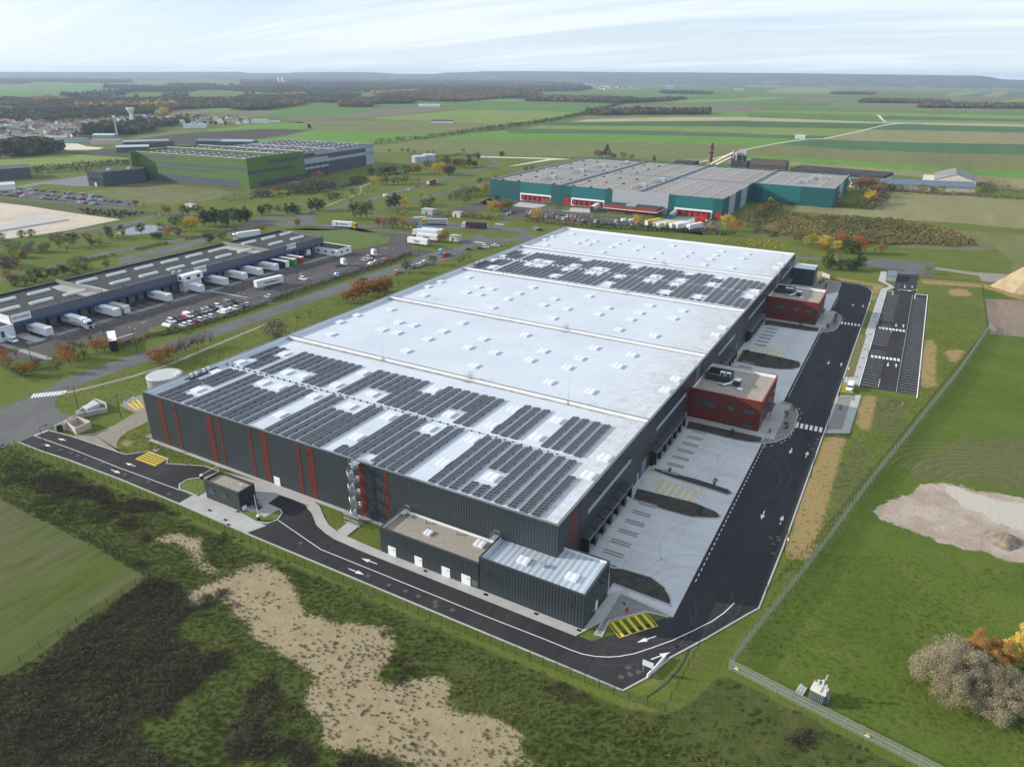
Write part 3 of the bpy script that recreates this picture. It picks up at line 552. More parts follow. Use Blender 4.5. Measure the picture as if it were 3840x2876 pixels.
for y in (10.2,14.9,27,31.2,52,64.4): MB().box(WX,y-.12,5.6,WX+.15,y+.12,6.1).build('signal_lamp', C_RED, wh)
def cage_ladder(x, y, z0, z1, name='roof_ladder', parent=None):
    m = MB()
    for s in (-.25,.25): m.tube((x+.2,y+s,z0),(x+.2,y+s,z1+1.1),.035,5)
    for i in range(int((z1-z0)/.3)): m.tube((x+.2,y-.25,z0+.3*i),(x+.2,y+.25,z0+.3*i),.02,4)
    for i in range(int((z1-z0-2.2)/.9)+1):
        z = z0+2.2+.9*i
        for a, b in (((.2,-.4),(.6,-.4)),((.6,-.4),(.9,0)),((.9,0),(.6,.4)),((.6,.4),(.2,.4))): m.tube((x+a[0],y+a[1],z),(x+b[0],y+b[1],z),.03,4)
    for a in ((.6,-.4),(.9,0),(.6,.4)): m.tube((x+a[0],y+a[1],z0+2.2),(x+a[0],y+a[1],z1+1.1),.02,4)
    for dx in (-1.2,-.6,0): 
        for s in (-.5,.5): m.tube((x+dx,y+s,z1-.2),(x+dx,y+s,z1+1.1),.035,4)
    for s in (-.5,.5): m.tube((x-1.2,y+s,z1+1.1),(x,y+s,z1+1.1),.035,4); m.tube((x-1.2,y+s,z1+.6),(x,y+s,z1+.6),.03,4)
    return m.build(name, C_GALV, parent)
cage_ladder(WX,88.5,8.4,WH,parent=wh); cage_ladder(WX,205.3,8.4,WH,parent=wh)
# ------------------------------------------------------------------ annexes, same grey cladding
def flatbox(root, x0,y0,x1,y1,h,wallm,roofm,cope,par=.6,lining=None,t=.25, roofh=None):
    MB().box(x0,y0,0,x1,y0+t,h-.05).box(x0,y1-t,0,x1,y1,h-.05).box(x0,y0+t,0,x0+t,y1-t,h-.05).box(x1-t,y0+t,0,x1,y1-t,h-.05).build('wall', wallm, root)
    MB().box(x0+t,y0+t,h-par-.2,x1-t,y1-t,h-par).build('roof', roofm, root)
    MB().box(x0-.08,y0-.08,h-.05,x1+.08,y0+t+.1,h+.03).box(x0-.08,y1-t-.1,h-.05,x1+.08,y1+.08,h+.03).box(x0-.08,y0+t+.1,h-.05,x0+t+.1,y1-t-.1,h+.03).box(x1-t-.1,y0+t+.1,h-.05,x1+.08,y1-t-.1,h+.03).build('parapet_coping', cope, root)
    if lining: MB().box(x0+t,y0+t,h-par,x0+t+.05,y1-t,h-.06).box(x1-t-.05,y0+t,h-par,x1-t,y1-t,h-.06).box(x0+t,y0+t,h-par,x1-t,y0+t+.05,h-.06).box(x0+t,y1-t-.05,h-par,x1-t,y1-t,h-.06).build('parapet_lining', lining, root)
    return root
a1 = thing('annex_building', 'low dark grey annex with gravel roof and white double doors', 'annex', (82.2,-7.9))
flatbox(a1, 82.2,-7.9,105.3,-.02,5.9,C_ANTH,C_GRAV,C_DCOPE,.7,C_PARA)
for x0, x1 in ((84.1,86.0),(90.6,92.4),(97.0,98.9),(101.5,103.5)):
    d = MB().box(x0,-7.97,.1,x1,-7.9,2.25).build('door', C_WHITE, a1); MB().box((x0+x1)/2+.25,-8.0,1.55,(x0+x1)/2+.75,-7.97,1.7).build('door_sign', mat('red_sign', (.5,.03,.03), .5), d)
MB().box(103.8,-7.96,.5,105.1,-7.9,1.8).build('vent_grille', mat('steel_grey', (.12,.14,.15), .5, rib=(.15,.3,'z')), a1)
for x, y, w in ((91.3,-4.0,1.5),(102.0,-2.0,2.0)): skylight(MB(), x, y, 5.2, w, w*.95).build('skylight', SKY_M, a1)
for x, y in ((88.7,-1.4),(96.2,-1.5)): MB().cyl(x,y,5.2,5.8,.16).cyl(x,y,5.8,5.95,.28).build('roof_vent', C_GALV, a1)
MB().box(89,-8.7,4.5,89.12,-7.9,4.58).box(88.9,-9.0,4.45,89.2,-8.65,4.6).build('wall_lamp', C_DARK, a1)
C_SEAM = mat('standing_seam_roof', (.50,.56,.62), .4, .3, .5, rib=(1.2,.22,'x'))
a2 = thing('annex_building', 'taller dark grey corner annex with ribbed silver metal roof', 'annex', (105.3,-7.8))
MB().box(105.35,-7.8,0,126.6,-7.55,7.25).box(105.35,-7.55,0,105.6,-.02,7.25).box(126.35,-7.55,0,126.6,-.02,7.25).build('wall', C_ANTH, a2); MB().box(105.6,-7.55,6.4,126.35,-.02,6.6).build('roof', C_SEAM, a2); MB().box(105.27,-7.88,7.25,126.68,-7.45,7.33).box(105.27,-7.45,7.25,105.7,-.02,7.33).box(126.25,-7.45,7.25,126.68,.1,7.33).build('parapet_coping', C_DCOPE, a2); MB().box(105.6,-7.55,6.6,105.65,-.02,7.24).box(126.3,-7.55,6.66,126.35,-.02,7.24).build('parapet_lining', C_PARA, a2)
MB().box(WX+.02,2.95,0,126.6,3.2,7.25).box(126.35,-.02,0,126.6,2.95,7.25).build('rear_wall', C_ANTH, a2); MB().box(WX+.02,-.5,6.62,126.35,2.95,6.66).build('rear_roof', C_SEAM, a2); MB().box(WX+.02,2.9,6.66,126.35,2.95,7.2).build('parapet_lining', C_PARA, a2); MB().box(WX+.02,2.88,7.25,126.68,3.28,7.33).box(126.25,.1,7.25,126.68,2.88,7.33).build('parapet_coping', C_DCOPE, a2)
for x, y in ((112.6,-3.9),(122.3,-3.8)): skylight(MB(), x, y, 6.6, 2.2, 1.9).build('skylight', SKY_M, a2)
MB().box(116,-3.8,6.5,116.7,-3.1,7.2).box(115.8,-4,7.2,116.9,-2.9,7.3).build('roof_vent', C_GALV, a2)
for x, z in ((107.8,4.8),(124.8,5.0)): MB().box(x-.06,-8.6,z,x+.06,-7.8,z+.08).box(x-.2,-8.9,z-.05,x+.2,-8.5,z+.1).build('wall_lamp', C_DARK, a2)
MB().box(126.6,-2.7,.05,126.66,-1.8,2.25).build('door', C_WHITE, a2); MB().box(126.6,-4.2,.9,126.66,-3.2,1.8).build('window', C_GLASS, a2)
MB().box(126.6,-1.6,6.0,127.3,-1.45,6.1).box(127.1,-1.8,5.9,127.5,-1.3,6.12).build('wall_lamp', C_DARK, a2)
for x, y, pr_ in ((83.4,-1.2,a1),(104.8,-1.3,a2)):
    m = MB(); h = 5.9 if pr_ is a1 else 7.3
    for s in (-.55,.55):
        for e in (-.9,0,.9): m.tube((x+s,y+e,h-.6),(x+s,y+e,h+1.1),.035,4)
        m.tube((x+s,y-.9,h+1.1),(x+s,y+.9,h+1.1),.035,4); m.tube((x+s,y-.9,h+.6),(x+s,y+.9,h+.6),.03,4)
    m.tube((x-.55,y+.9,h+1.1),(x+.55,y+.9,h+1.1),.035,4).box(x-.55,y-.9,h+.08,x+.55,y+.9,h+.12).build('step_over_ladder', C_GALV, pr_)
a3 = thing('annex_building', 'dark windowless annex box at the far corner of the warehouse', 'annex', (127,246))
flatbox(a3, WX+.02,246.2,127.2,257.3,7.6,C_ANTHF,C_SEAM,C_COPE,.5,C_PARA); MB().box(90,WY+.02,0,WX+.02,257.3,7.5).build('rear_wall', C_ANTHF, a3)
MB().box(127.2,252,.05,127.26,253,2.2).build('door', C_WHITE, a3)
rw = thing('ramp_wall', 'white concrete retaining wall with bent end beside far corner annex', 'retaining wall', (128,270))
MB().prism([g(43,1285,405,1), g(43,1410,420,1), g(43,1560,475,1), g(43,1560,470,1), g(43,1412,412,1), g(43,1285,396,1)], 0, 1.9).build('wall', C_CONC, rw)
# ------------------------------------------------------------------ rust red office blocks
C_RED2 = mat('red_office_cladding', (.135,.022,.016), .5, 0, .4, rib=(1.1,.10,'z'))
for k, (y0, lab, lab2) in enumerate(((84.35,'rust red two-storey office block, the nearer one on the dock side','nearer'),(187.76,'rust red two-storey office block, the farther one on the dock side','farther'))):
    r = thing('office_block', lab, 'office building', (136.8,y0), 0, 'red office blocks on the dock side')
    x1, y1 = 136.8, y0+21.6
    flatbox(r, WX+.02, y0, x1, y1, 8.95, C_RED2, C_GRAV, mat('red_coping', (.27,.07,.06), .5), 1.05, C_PARA)
    def win(a, b, z0, z1, n, face='S'):
        if face == 'S': f = MB().box(a,y0-.05,z0,b,y0,z1).build('window', C_DARK, r); p = MB()
        else: f = MB().box(x1,a,z0,x1+.05,b,z1).build('window', C_DARK, r); p = MB()
        for i in range(n):
            u = a+(b-a)*i/n+.06; v = a+(b-a)*(i+1)/n-.06
            if face == 'S': p.box(u,y0-.08,z0+.07,v,y0-.05,z1-.07)
            else: p.box(x1+.05,u,z0+.07,x1+.08,v,z1-.07)
        p.build('pane', mat('office_pane', (.05,.075,.09), .12, 0, .8), f)
        sl = MB(); sl.box(a-.1,y0-.14,z0-.1,b+.1,y0,z0) if face == 'S' else sl.box(x1,a-.1,z0-.1,x1+.14,b+.1,z0)
        sl.build('sill', C_COPE, f)
    win(119.7,124.85,4.75,6.15,6); win(128.1,129.85,4.8,6.1,2); win(132.6,135.2,4.85,6.1,3); win(128.1,129.9,1.05,2.25,2); win(132.5,135.3,1.05,2.25,3)
    win(y0+2.2,y0+5.2,4.8,6.1,3,'E'); win(y0+10.2,y0+12.2,4.8,6.1,2,'E'); win(y0+17,y0+20,4.8,6.1,3,'E'); win(y0+2.5,y0+5.5,1.05,2.3,3,'E'); win(y0+15.5,y0+18.5,1.05,2.3,3,'E')
    MB().box(x1,y0+9.5,.1,x1+.06,y0+11.5,2.4).build('door', C_GLASS, r); MB().box(x1,y0+8.6,2.9,x1+1.5,y0+14.5,3.15).box(x1+1.3,y0+8.8,.1,x1+1.42,y0+8.92,2.9).build('canopy', C_DCOPE, r)
    ux, uy = 118.6, y0+10.5
    e = thing('plant_enclosure', 'dark open-topped plant enclosure with two fan units on the %s red office roof' % lab2, 'plant enclosure', (ux,uy,7.92)); z = 7.92
    MB().box(ux,uy,z,ux+6.9,uy+.12,z+1.9).box(ux,uy+5.5,z,ux+6.9,uy+5.62,z+1.9).box(ux,uy+.12,z,ux+.12,uy+5.5,z+1.9).box(ux+6.78,uy+.12,z,ux+6.9,uy+5.5,z+1.9).build('screen', C_ANTHF, e)
    for q in (0, 1): 
        f = MB().box(ux+3.4+q*1.7,uy+3.4,z+.2,ux+4.7+q*1.7,uy+4.4,z+1.7).build('fan_unit', C_WHITE, e); MB().cyl(ux+4.05+q*1.7,uy+3.36,z+.9,z+.95,.01).tube((ux+4.05+q*1.7,uy+3.40,z+1.0),(ux+4.05+q*1.7,uy+3.34,z+1.0),.42,12).build('fan', C_DARK, f)
    e = thing('ventilation_box', 'dark ventilation box with shiny duct on the %s red office roof' % lab2, 'ventilation unit', (127,y0+9.4,z))
    MB().box(126.9,y0+9.4,z,128.6,y0+11.6,z+1.7).build('casing', C_ANTHF, e); MB().box(126.85,y0+9.35,z+1.7,128.65,y0+11.65,z+1.78).build('lid', C_GALV, e)
    MB().tube((126.9,y0+10.4,z+1),(125.6,y0+9.2,z+.5),.3,8).tube((125.6,y0+9.2,z+.5),(124.4,y0+7.8,z+.4),.3,8).tube((124.4,y0+7.8,z+.4),(123.0,y0+8.4,z+.35),.25,8).build('duct', mat('shiny_duct', (.6,.62,.65), .2, .9), e)
    tag(skylight(MB(), 129.2, y0+7.8, z-.1, 1.3, 1.3).build('roof_hatch', SKY_M), 'small white roof hatch on the %s red office block' % lab2, 'roof hatch')
# ------------------------------------------------------------------ spiral stair at the front wall
st = thing('spiral_staircase', 'galvanised spiral stair against the front wall of the warehouse', 'staircase', (70.6,-1.6))
sx, sy, R0 = 70.6, -1.65, 1.25
MB().cyl(sx, sy, 0, 14.6, .16, n=12).build('pole', C_GALV, st)
m = MB(); mr_ = MB(); nst = 76; H = 13.6
for i in range(nst):
    a0 = -i*2*math.pi*4.25/nst+.4; a1 = a0-2*math.pi*4.25/nst*1.05; z = H*(i+1)/nst
    P = [(sx+.15*math.cos(a0), sy+.15*math.sin(a0)), (sx+R0*math.cos(a0), sy+R0*math.sin(a0)), (sx+R0*math.cos(a1), sy+R0*math.sin(a1)), (sx+.15*math.cos(a1), sy+.15*math.sin(a1))]
    m.prism(P, z-.06, z)
    p, q = P[1], P[2]; m.add([(p[0],p[1],z-.32),(q[0],q[1],z-.14),(q[0],q[1],z+.2),(p[0],p[1],z+.02)], [(0,1,2,3),(3,2,1,0)])
    for hh in (.5, 1.0): mr_.tube((p[0],p[1],z+hh-.0),(q[0],q[1],z+hh+H/nst),.028,4)
    mr_.tube((p[0],p[1],z),(p[0],p[1],z+1.0),.02,4)
m.build('treads', C_GALV, st); mr_.build('railing', C_GALV, st)
m = MB().box(sx-.8,sy-.2,13.55,sx+.9,1.6,13.65).box(sx+.9,.4,13.5,sx+3.4,1.5,13.6)
for p, q in (((sx-.8,sy-.2),(sx-.8,1.6)),((sx-.8,1.6),(sx+3.4,1.6)),((sx+.9,sy-.2),(sx+.9,.35)),((sx+.9,.35),(sx+3.4,.35))):
    for hh in (.55,1.1): m.tube((p[0],p[1],13.6+hh),(q[0],q[1],13.6+hh),.03,4)
    n_ = max(1,int(math.dist(p,q)/1.0))
    for i in range(n_+1): m.tube((p[0]+(q[0]-p[0])*i/n_,p[1]+(q[1]-p[1])*i/n_,13.6),(p[0]+(q[0]-p[0])*i/n_,p[1]+(q[1]-p[1])*i/n_,14.7),.03,4)
m.build('top_landing', C_GALV, st)
m = MB(); bx0, by0, bx1, by1 = 68.6,-3.6,72.9,-.3
for (x0,y0_),(x1_,y1_) in (((bx0,by0),(bx1,by0)),((bx0,by0),(bx0,by1)),((bx1,by0),(bx1,by1))):
    L_ = math.dist((x0,y0_),(x1_,y1_)); n_ = int(L_/.9)
    for i in range(n_+1): x = x0+(x1_-x0)*i/n_; y = y0_+(y1_-y0_)*i/n_; m.tube((x,y,0),(x,y,2.2),.04,4)
    for z in (.1,1.1,2.2): m.tube((x0,y0_,z),(x1_,y1_,z),.035,4)
    for i in range(int(L_/.22)): x = x0+(x1_-x0)*i*.22/L_; y = y0_+(y1_-y0_)*i*.22/L_; m.tube((x,y,.1),(x,y,2.2),.012,3)
m.build('base_cage', C_GALV, st)
# ------------------------------------------------------------------ solar panel rows: 175 of them, each a thing
PANEL = mat('solar_cell_glass', (.018,.019,.026), .4, 0, .18); PFR = mat('panel_frame', (.34,.35,.37), .5, .2); PSUP = mat('panel_support', (.03,.032,.036), .7)
x0_, pt = 3.4, 2.585
C1 = [(3.3,32,42.4),(3.6,1.6,13.8),(5.2,13.3,23.4),(5.9,32.1,42.7),(6,1.7,12.7),(7.4,26.1,36.3),(7.5,12.6,23.6),(8.4,1.7,6),(9.8,26.2,36.5),(9.9,12.4,23.9),(10.7,1.8,6.2),(13.9,26.2,43.3),(14.1,1.8,24),(16.6,26,43.1),(16.6,1.9,24),(19.4,32.4,43.1),(19.3,1.9,18.1),(21.8,32.6,43.2),(21.8,1.8,18),(24.5,32.8,43.2),(24.4,1.7,18.1),(27.1,32.8,43.3),(27.1,1.6,18),(29.4,26.3,43.2),(29.3,1.7,24.1),(31.9,26.2,43.2),(31.8,1.6,24.1),(34.5,26.2,43.2),(34.6,1.6,23.9),(42,26.2,43.3),(42.1,1.6,24.2),(44.5,26.1,43.2),(44.7,1.6,24.2),(47.3,32.6,43.3),(47.5,1.5,18.2),(50,32.8,43.4),(50.1,1.6,18.2),(52.5,32.7,43.4),(52.7,1.7,18.1),(54.9,26.3,43.3),(55,1.5,24.2),(57.5,26.1,43.4),(57.4,1.6,24.2),(59.9,26.2,36.8),(62.6,26,37),(63,1.7,5.1),(65.1,26.3,43.4),(65.3,1.6,24.3),(67.6,26.1,43.4),(67.7,1.5,24.4),(70.3,26,43.4),(70.3,5.1,24.3),(73,32.7,43.3),(72.9,1.6,18.2),(75.7,32.9,43.4),(75.6,1.6,18.3),(77.9,26.3,43.5),(78,1.5,24.3),(80.5,26.2,43.4),(80.6,1.5,24.4),(88.2,26.4,43.4),(88.2,1.7,24.3),(90.8,26.2,43.4),(90.8,1.7,24.3),(93.4,26.3,43.5),(93.3,1.7,24.3),(96.1,12.4,24.3),(96.1,1.8,6.2),(98.6,12.4,24.3),(98.7,1.8,6.3),(101.2,26.2,43.4),(101.2,1.8,24.2),(103.8,26.4,43.5),(103.8,1.7,24.2),(106.7,26.3,43.4),(106.7,1.8,24.2),(109.3,26,43.2),(109.4,1.5,24),(112,1.5,17.8)]
C4 = [(3.2,180.6,190.6),(3.2,153.2,165.9),(5.4,176.3,191.1),(5.3,152.8,172.3),(7.9,176,186),(7.3,162.3,173.3),(8.2,153.2,154.9),(10.2,176.3,186.3),(9.9,162.3,173.3),(10.7,153.3,155),(13.9,176.5,191.9),(13.8,153.8,173.2),(16.5,176.4,191.9),(16.4,153.7,173),(19,182.3,192.1),(18.9,153.7,167.5),(21.6,182,192),(21.6,153.6,167.4),(24.2,182,192),(24.3,153.7,167.5),(26.8,181.9,191.9),(26.8,153.8,167.6),(29.2,176.5,191.9),(29.3,153.7,173.5),(31.8,176.3,192),(31.9,153.6,173.6),(34.3,176,192.1),(34.5,153.6,173.5),(37,182.4,187.2),(36.8,162.8,167.8),(37.3,153.8,155.6),(39.6,182.2,187),(39.3,162.9,168),(39.9,154,155.6),(41.9,176.5,192.4),(42.1,153.9,173.8),(44.5,176.2,192.4),(44.7,153.9,173.6),(47.3,182,192.4),(47.2,153.9,168),(49.9,182.2,192.4),(49.8,153.8,168),(52.5,182.1,192.5),(52.5,153.9,168.1),(55.1,176.3,192.6),(54.9,153.9,174.3),(57.5,176.1,192.6),(57.6,153.7,174.3),(60.2,176,186.4),(60.4,162.8,168.1),(62.9,175.9,186.3),(62.9,162.7,168.1),(65.3,176.3,192.5),(65.3,153.9,174.3),(68.1,176.1,192.5),(68,153.8,174.3),(70.7,176.2,192.6),(70.6,153.9,174.2),(73.5,182.5,192.7),(73.4,153.8,168.1),(76,182.3,192.6),(76,153.8,168.1),(78.4,176.1,192.7),(78.4,153.8,174.2),(81,176,192.7),(80.9,153.8,174.1),(83.5,182,187.5),(83.3,162.6,168.3),(83.6,153.9,155.3),(86,162.7,168.4),(86.3,182.1,187.4),(86.4,153.8,155.3),(88.8,175.9,192.6),(88.6,153.9,174.2),(91.4,176,192.6),(91.2,153.8,174.3),(93.8,176,192.7),(93.7,153.9,174.2),(96.4,182.4,187.4),(96.1,162.9,174.2),(96.5,154,155.4),(98.9,182.1,187.4),(98.8,162.7,174.1),(99.2,154,155.4),(101.8,176.1,192.7),(101.8,154.1,174.2),(104.4,176,192.7),(104.3,153.9,174.2),(107.4,175.6,192.4),(107.3,153.8,173.9),(110,175,191.9),(109.8,153.6,173.8),(112.5,180.6,191.8),(112.5,153.2,165.5),(115,180.2,190.3),(115,153,165)]
def solar_row(x, ya, yb, label, group):
    n = max(1, round((yb-ya)/1.04)); z = zr(x); p = MB(); f = MB(); s = MB(); sl = math.tan(math.radians(10)); w = 1.8
    r = thing('solar_panel_row', label, 'solar panel row', (x, ya, z), 0, group)
    zz = lambda u: z+.16+u*sl
    step = (yb-ya)/n
    for i in range(n):
        a, b = ya+i*step+.045, ya+(i+1)*step-.045
        for u0, u1 in ((.04, w/2-.02), (w/2+.02, w-.04)): p.add([(x+u0,a,zz(u0)+.045),(x+u1,a,zz(u1)+.045),(x+u1,b,zz(u1)+.045),(x+u0,b,zz(u0)+.045)], [(0,1,2,3)])
    f.add([(x,ya,zz(0)),(x+w,ya,zz(w)),(x+w,yb,zz(w)),(x,yb,zz(0)),(x,ya,zz(0)+.04),(x+w,ya,zz(w)+.04),(x+w,yb,zz(w)+.04),(x,yb,zz(0)+.04)], [(0,3,2,1),(4,5,6,7),(0,1,5,4),(1,2,6,5),(2,3,7,6),(3,0,4,7)])
    k = max(2, n//3+1)
    for i in range(k):
        y = ya+.3+(yb-ya-.6)*i/(k-1); s.box(x+.1,y-.05,z-.1,x+.2,y+.05,zz(.15)); s.box(x+w-.2,y-.05,z-.1,x+w-.1,y+.05,zz(w-.15)); s.box(x,y-.1,z-.1,x+w,y+.1,z+.06)
    p.build('panels', PANEL, r); f.build('frame', PFR, r); s.build('support', PSUP, r)
for rows, nm in ((C1, 'nearest roof bay'), (C4, 'far solar roof bay')):
    halves = {}
    for q in rows: halves.setdefault(('front' if (q[1] % 49.8) < 25.3-(.6 if q[1] > 100 else 0) else 'rear'), []).append(q)
    for hn, lst in halves.items():
        lst.sort(key=lambda q: (round(q[0]), q[1]))
        for i, q in enumerate(lst):
            L_ = q[2]-q[1]; d = 'very short' if L_ < 3 else 'short' if L_ < 8 else 'half-length' if L_ < 15.5 else 'long'
            solar_row(q[0]-.95, q[1], q[2], '%s solar row, %s from left, %s half of %s' % (d, ordinal(i), hn, nm), 'solar panel rows on the warehouse roof')
# ================================================================== vehicles (prototypes, copied)
TYRE = mat('tyre_rubber', (.02,.02,.021), .8); RIM = mat('wheel_rim', (.42,.43,.45), .35, .6); HLAMP = mat('headlamp_glass', (.75,.78,.8), .15); TLAMP = mat('tail_lamp', (.45,.02,.015), .3)
CGL = mat('car_glass', (.015,.02,.025), .08, 0, .9)
PAINT = {n: mat('car_paint_'+n, c, .28, 0, .6) for n, c in dict(white=(.75,.76,.77), silver=(.42,.44,.46), black=(.02,.021,.024), grey=(.13,.14,.155), blue=(.03,.07,.22), red=(.42,.02,.02), green=(.09,.22,.06), beige=(.45,.42,.33), navy=(.02,.03,.08), pale_blue=(.2,.38,.6), orange=(.6,.16,.02), yellow=(.75,.45,.02)).items()}
def loft(m, secs, mi=0):
    """body from cross sections along x: each (x, half width low, half width high, z low, z mid, z top)"""
    n = len(secs); P = []
    for x, wl, wm, wt, z0, z1, z2 in secs: P += [(x,-wl,z0),(x,-wm,z1),(x,-wt,z2),(x,wt,z2),(x,wm,z1),(x,wl,z0)]
    F = []
    for i in range(n-1):
        for k in range(6): a = i*6+k; b = i*6+(k+1) % 6; F.append((a, a+6, b+6, b))
    F += [tuple(range(5,-1,-1)), tuple((n-1)*6+k for k in range(6))]
    return m.add(P, F, mi)
def make_car(name, label, cat, kind='hatch', detail=True):
    r = thing(name, label, cat)
    L2 = {'hatch':2.05,'saloon':2.3,'van':2.5,'suv':2.2}[kind]; w = .88 if kind != 'van' else .95
    b = MB(); gl = MB()
    hd = {'hatch':.86,'saloon':.84,'suv':.98,'van':1.0}[kind]
    loft(b, [(-L2,w*.86,w*.9,w*.8,.35,.6,hd*.95),(-L2+.12,w*.95,w,w*.9,.22,.6,hd),(-.4,w,w*1.0,w*.93,.2,.62,hd+.02),(L2-1.25,w,w,w*.9,.2,.62,hd-.02),(L2-.25,w*.95,w*.96,w*.78,.22,.55,hd-.18),(L2,w*.75,w*.8,w*.6,.32,.48,hd-.32)])
    if kind == 'van':
        loft(b, [(-L2+.02,w*.9,w*.93,w*.84,hd-.05,1.5,1.88),(-L2+.25,w*.93,w*.95,w*.86,hd-.05,1.5,1.93),(.55,w*.93,w*.95,w*.86,hd-.05,1.5,1.95),(.95,w*.92,w*.9,w*.8,hd-.05,1.4,1.85),(1.55,w*.9,w*.88,w*.8,hd-.1,hd+.02,hd+.05)])
        gl.add([(.97,-w*.8,1.78),(.97,w*.8,1.78),(1.6,w*.84,hd+.08),(1.6,-w*.84,hd+.08)], [(0,1,2,3)])
        for s in (-1,1): gl.add([(.2,s*w*.94,1.7),(.9,s*w*.92,1.7),(1.35,s*w*.93,hd+.1),(.2,s*w*.97,hd+.1)], [(0,1,2,3)])
    else:
        top = {'hatch':1.46,'saloon':1.42,'suv':1.66}[kind]; rr = -L2+(.1 if kind != 'saloon' else .55)
        loft(gl, [(rr,w*.88,w*.86,w*.8,hd-.04,hd,hd+.03),(rr+.35,w*.9,w*.8,w*.68,hd-.04,hd+.2,top-.05),(.1,w*.9,w*.82,w*.68,hd-.04,hd+.2,top-.04),(.55,w*.9,w*.8,w*.62,hd-.04,hd+.2,top-.12),(1.15,w*.86,w*.84,w*.78,hd-.06,hd-.02,hd)])
        b.add([(rr+.34,-w*.7,top-.04),(.1,-w*.7,top-.03),(.58,-w*.64,top-.11),(.58,w*.64,top-.11),(.1,w*.7,top-.03),(rr+.34,w*.7,top-.04),(rr+.4,-w*.6,top),(.4,-w*.56,top-.04),(.4,w*.56,top-.04),(rr+.4,w*.6,top)], [(0,1,2,7,6),(5,9,8,3,4),(6,7,8,9),(0,6,9,5),(2,3,8,7)])
        for s in (-1,1):
            for x in (-.25,): b.add([(x-.05,s*w*.92,hd-.02),(x+.05,s*w*.92,hd-.02),(x+.05,s*w*.70,top-.03),(x-.05,s*w*.70,top-.03)], [(0,1,2,3)])
    b.build('body', PAINT['white'], r, smooth=False); gl.build('windows', CGL, r)
    if detail:
        for s in (-1,1):
            for x in (-L2+.75, L2-.85):
                wl = MB(); wl.tube((x,s*(w-.2),.33),(x,s*(w+.02),.33),.33,12).build('wheel', TYRE, r)
                MB().tube((x,s*(w+.0),.33),(x,s*(w+.035),.33),.2,8).build('rim', RIM, [c for c in r.children][-1])
            MB().box(L2-.14,s*w*.45-.16,.5,L2-.02,s*w*.45+.16,.64).build('headlight', HLAMP, r)
            MB().box(-L2-.02,s*w*.62-.14,.6,-L2+.1,s*w*.62+.14,.82).build('tail_light', TLAMP, r)
    else:
        m = MB()
        for s in (-1,1):
            for x in (-L2+.75, L2-.85): m.tube((x,s*(w-.2),.33),(x,s*(w+.02),.33),.33,8)
        m.build('wheels', TYRE, r)
    return Proto(r)
CARS = {k: make_car('parked_car' if k != 'van' else 'parked_van', 'white car', 'car' if k != 'van' else 'van', k) for k in ('hatch','saloon','suv','van')}
FARC = {k: make_car('parked_car' if k != 'van' else 'parked_van', 'white car', 'car' if k != 'van' else 'van', k, False) for k in ('hatch','saloon','van')}
def car(kind, col, p, rz, label, group, far=False, z=.03):
    return (FARC if far else CARS)[kind].place((p[0], p[1], z), rz, label, group, mats={'body': [PAINT[col]]})
def wheels(r, xs, y, rad=.5, wd=.32):
    for x in xs:
        for s in (-1, 1):
            q = MB().tube((x,s*(y-wd),rad),(x,s*y,rad),rad,12).build('wheel', TYRE, r); MB().tube((x,s*(y-.02),rad),(x,s*(y+.02),rad),rad*.5,8).build('rim', RIM, q)
def make_trailer(kind='box', legs=True):
    r = thing('semi_trailer', 'white semi trailer', 'trailer'); Lh = 6.75
    MB().box(-Lh,-1.27,1.05,Lh,1.27,3.95).build('cargo_box', mat('trailer_white', (.72,.73,.74), .45), r)
    MB().box(-Lh-.03,-1.2,1.12,-Lh,-.03,3.88).box(-Lh-.03,.03,1.12,-Lh,1.2,3.88).build('rear_door', mat('trailer_door', (.66,.67,.68), .45), r)
    MB().box(Lh,-1.22,1.1,Lh+.04,1.22,3.9).build('front_panel', mat('trailer_door', (.66,.67,.68), .45), r)
    MB().box(-Lh+.2,-.5,.75,Lh-.3,.5,1.05).box(-2.5,-1.2,.55,2.6,-1.1,1.0).box(-2.5,1.1,.55,2.6,1.2,1.0).build('chassis', mat('trailer_chassis', (.06,.06,.065), .7), r)
    if legs: MB().box(3.6,-.9,.05,3.8,-.7,1.0).box(3.6,.7,.05,3.8,.9,1.0).box(3.5,-1,0,3.9,-.6,.06).box(3.5,.6,0,3.9,1,.06).build('landing_leg', C_GALV, r)
    wheels(r, (-5.2,-3.9,-2.6), 1.22)
    return Proto(r)
TRAILER = make_trailer()
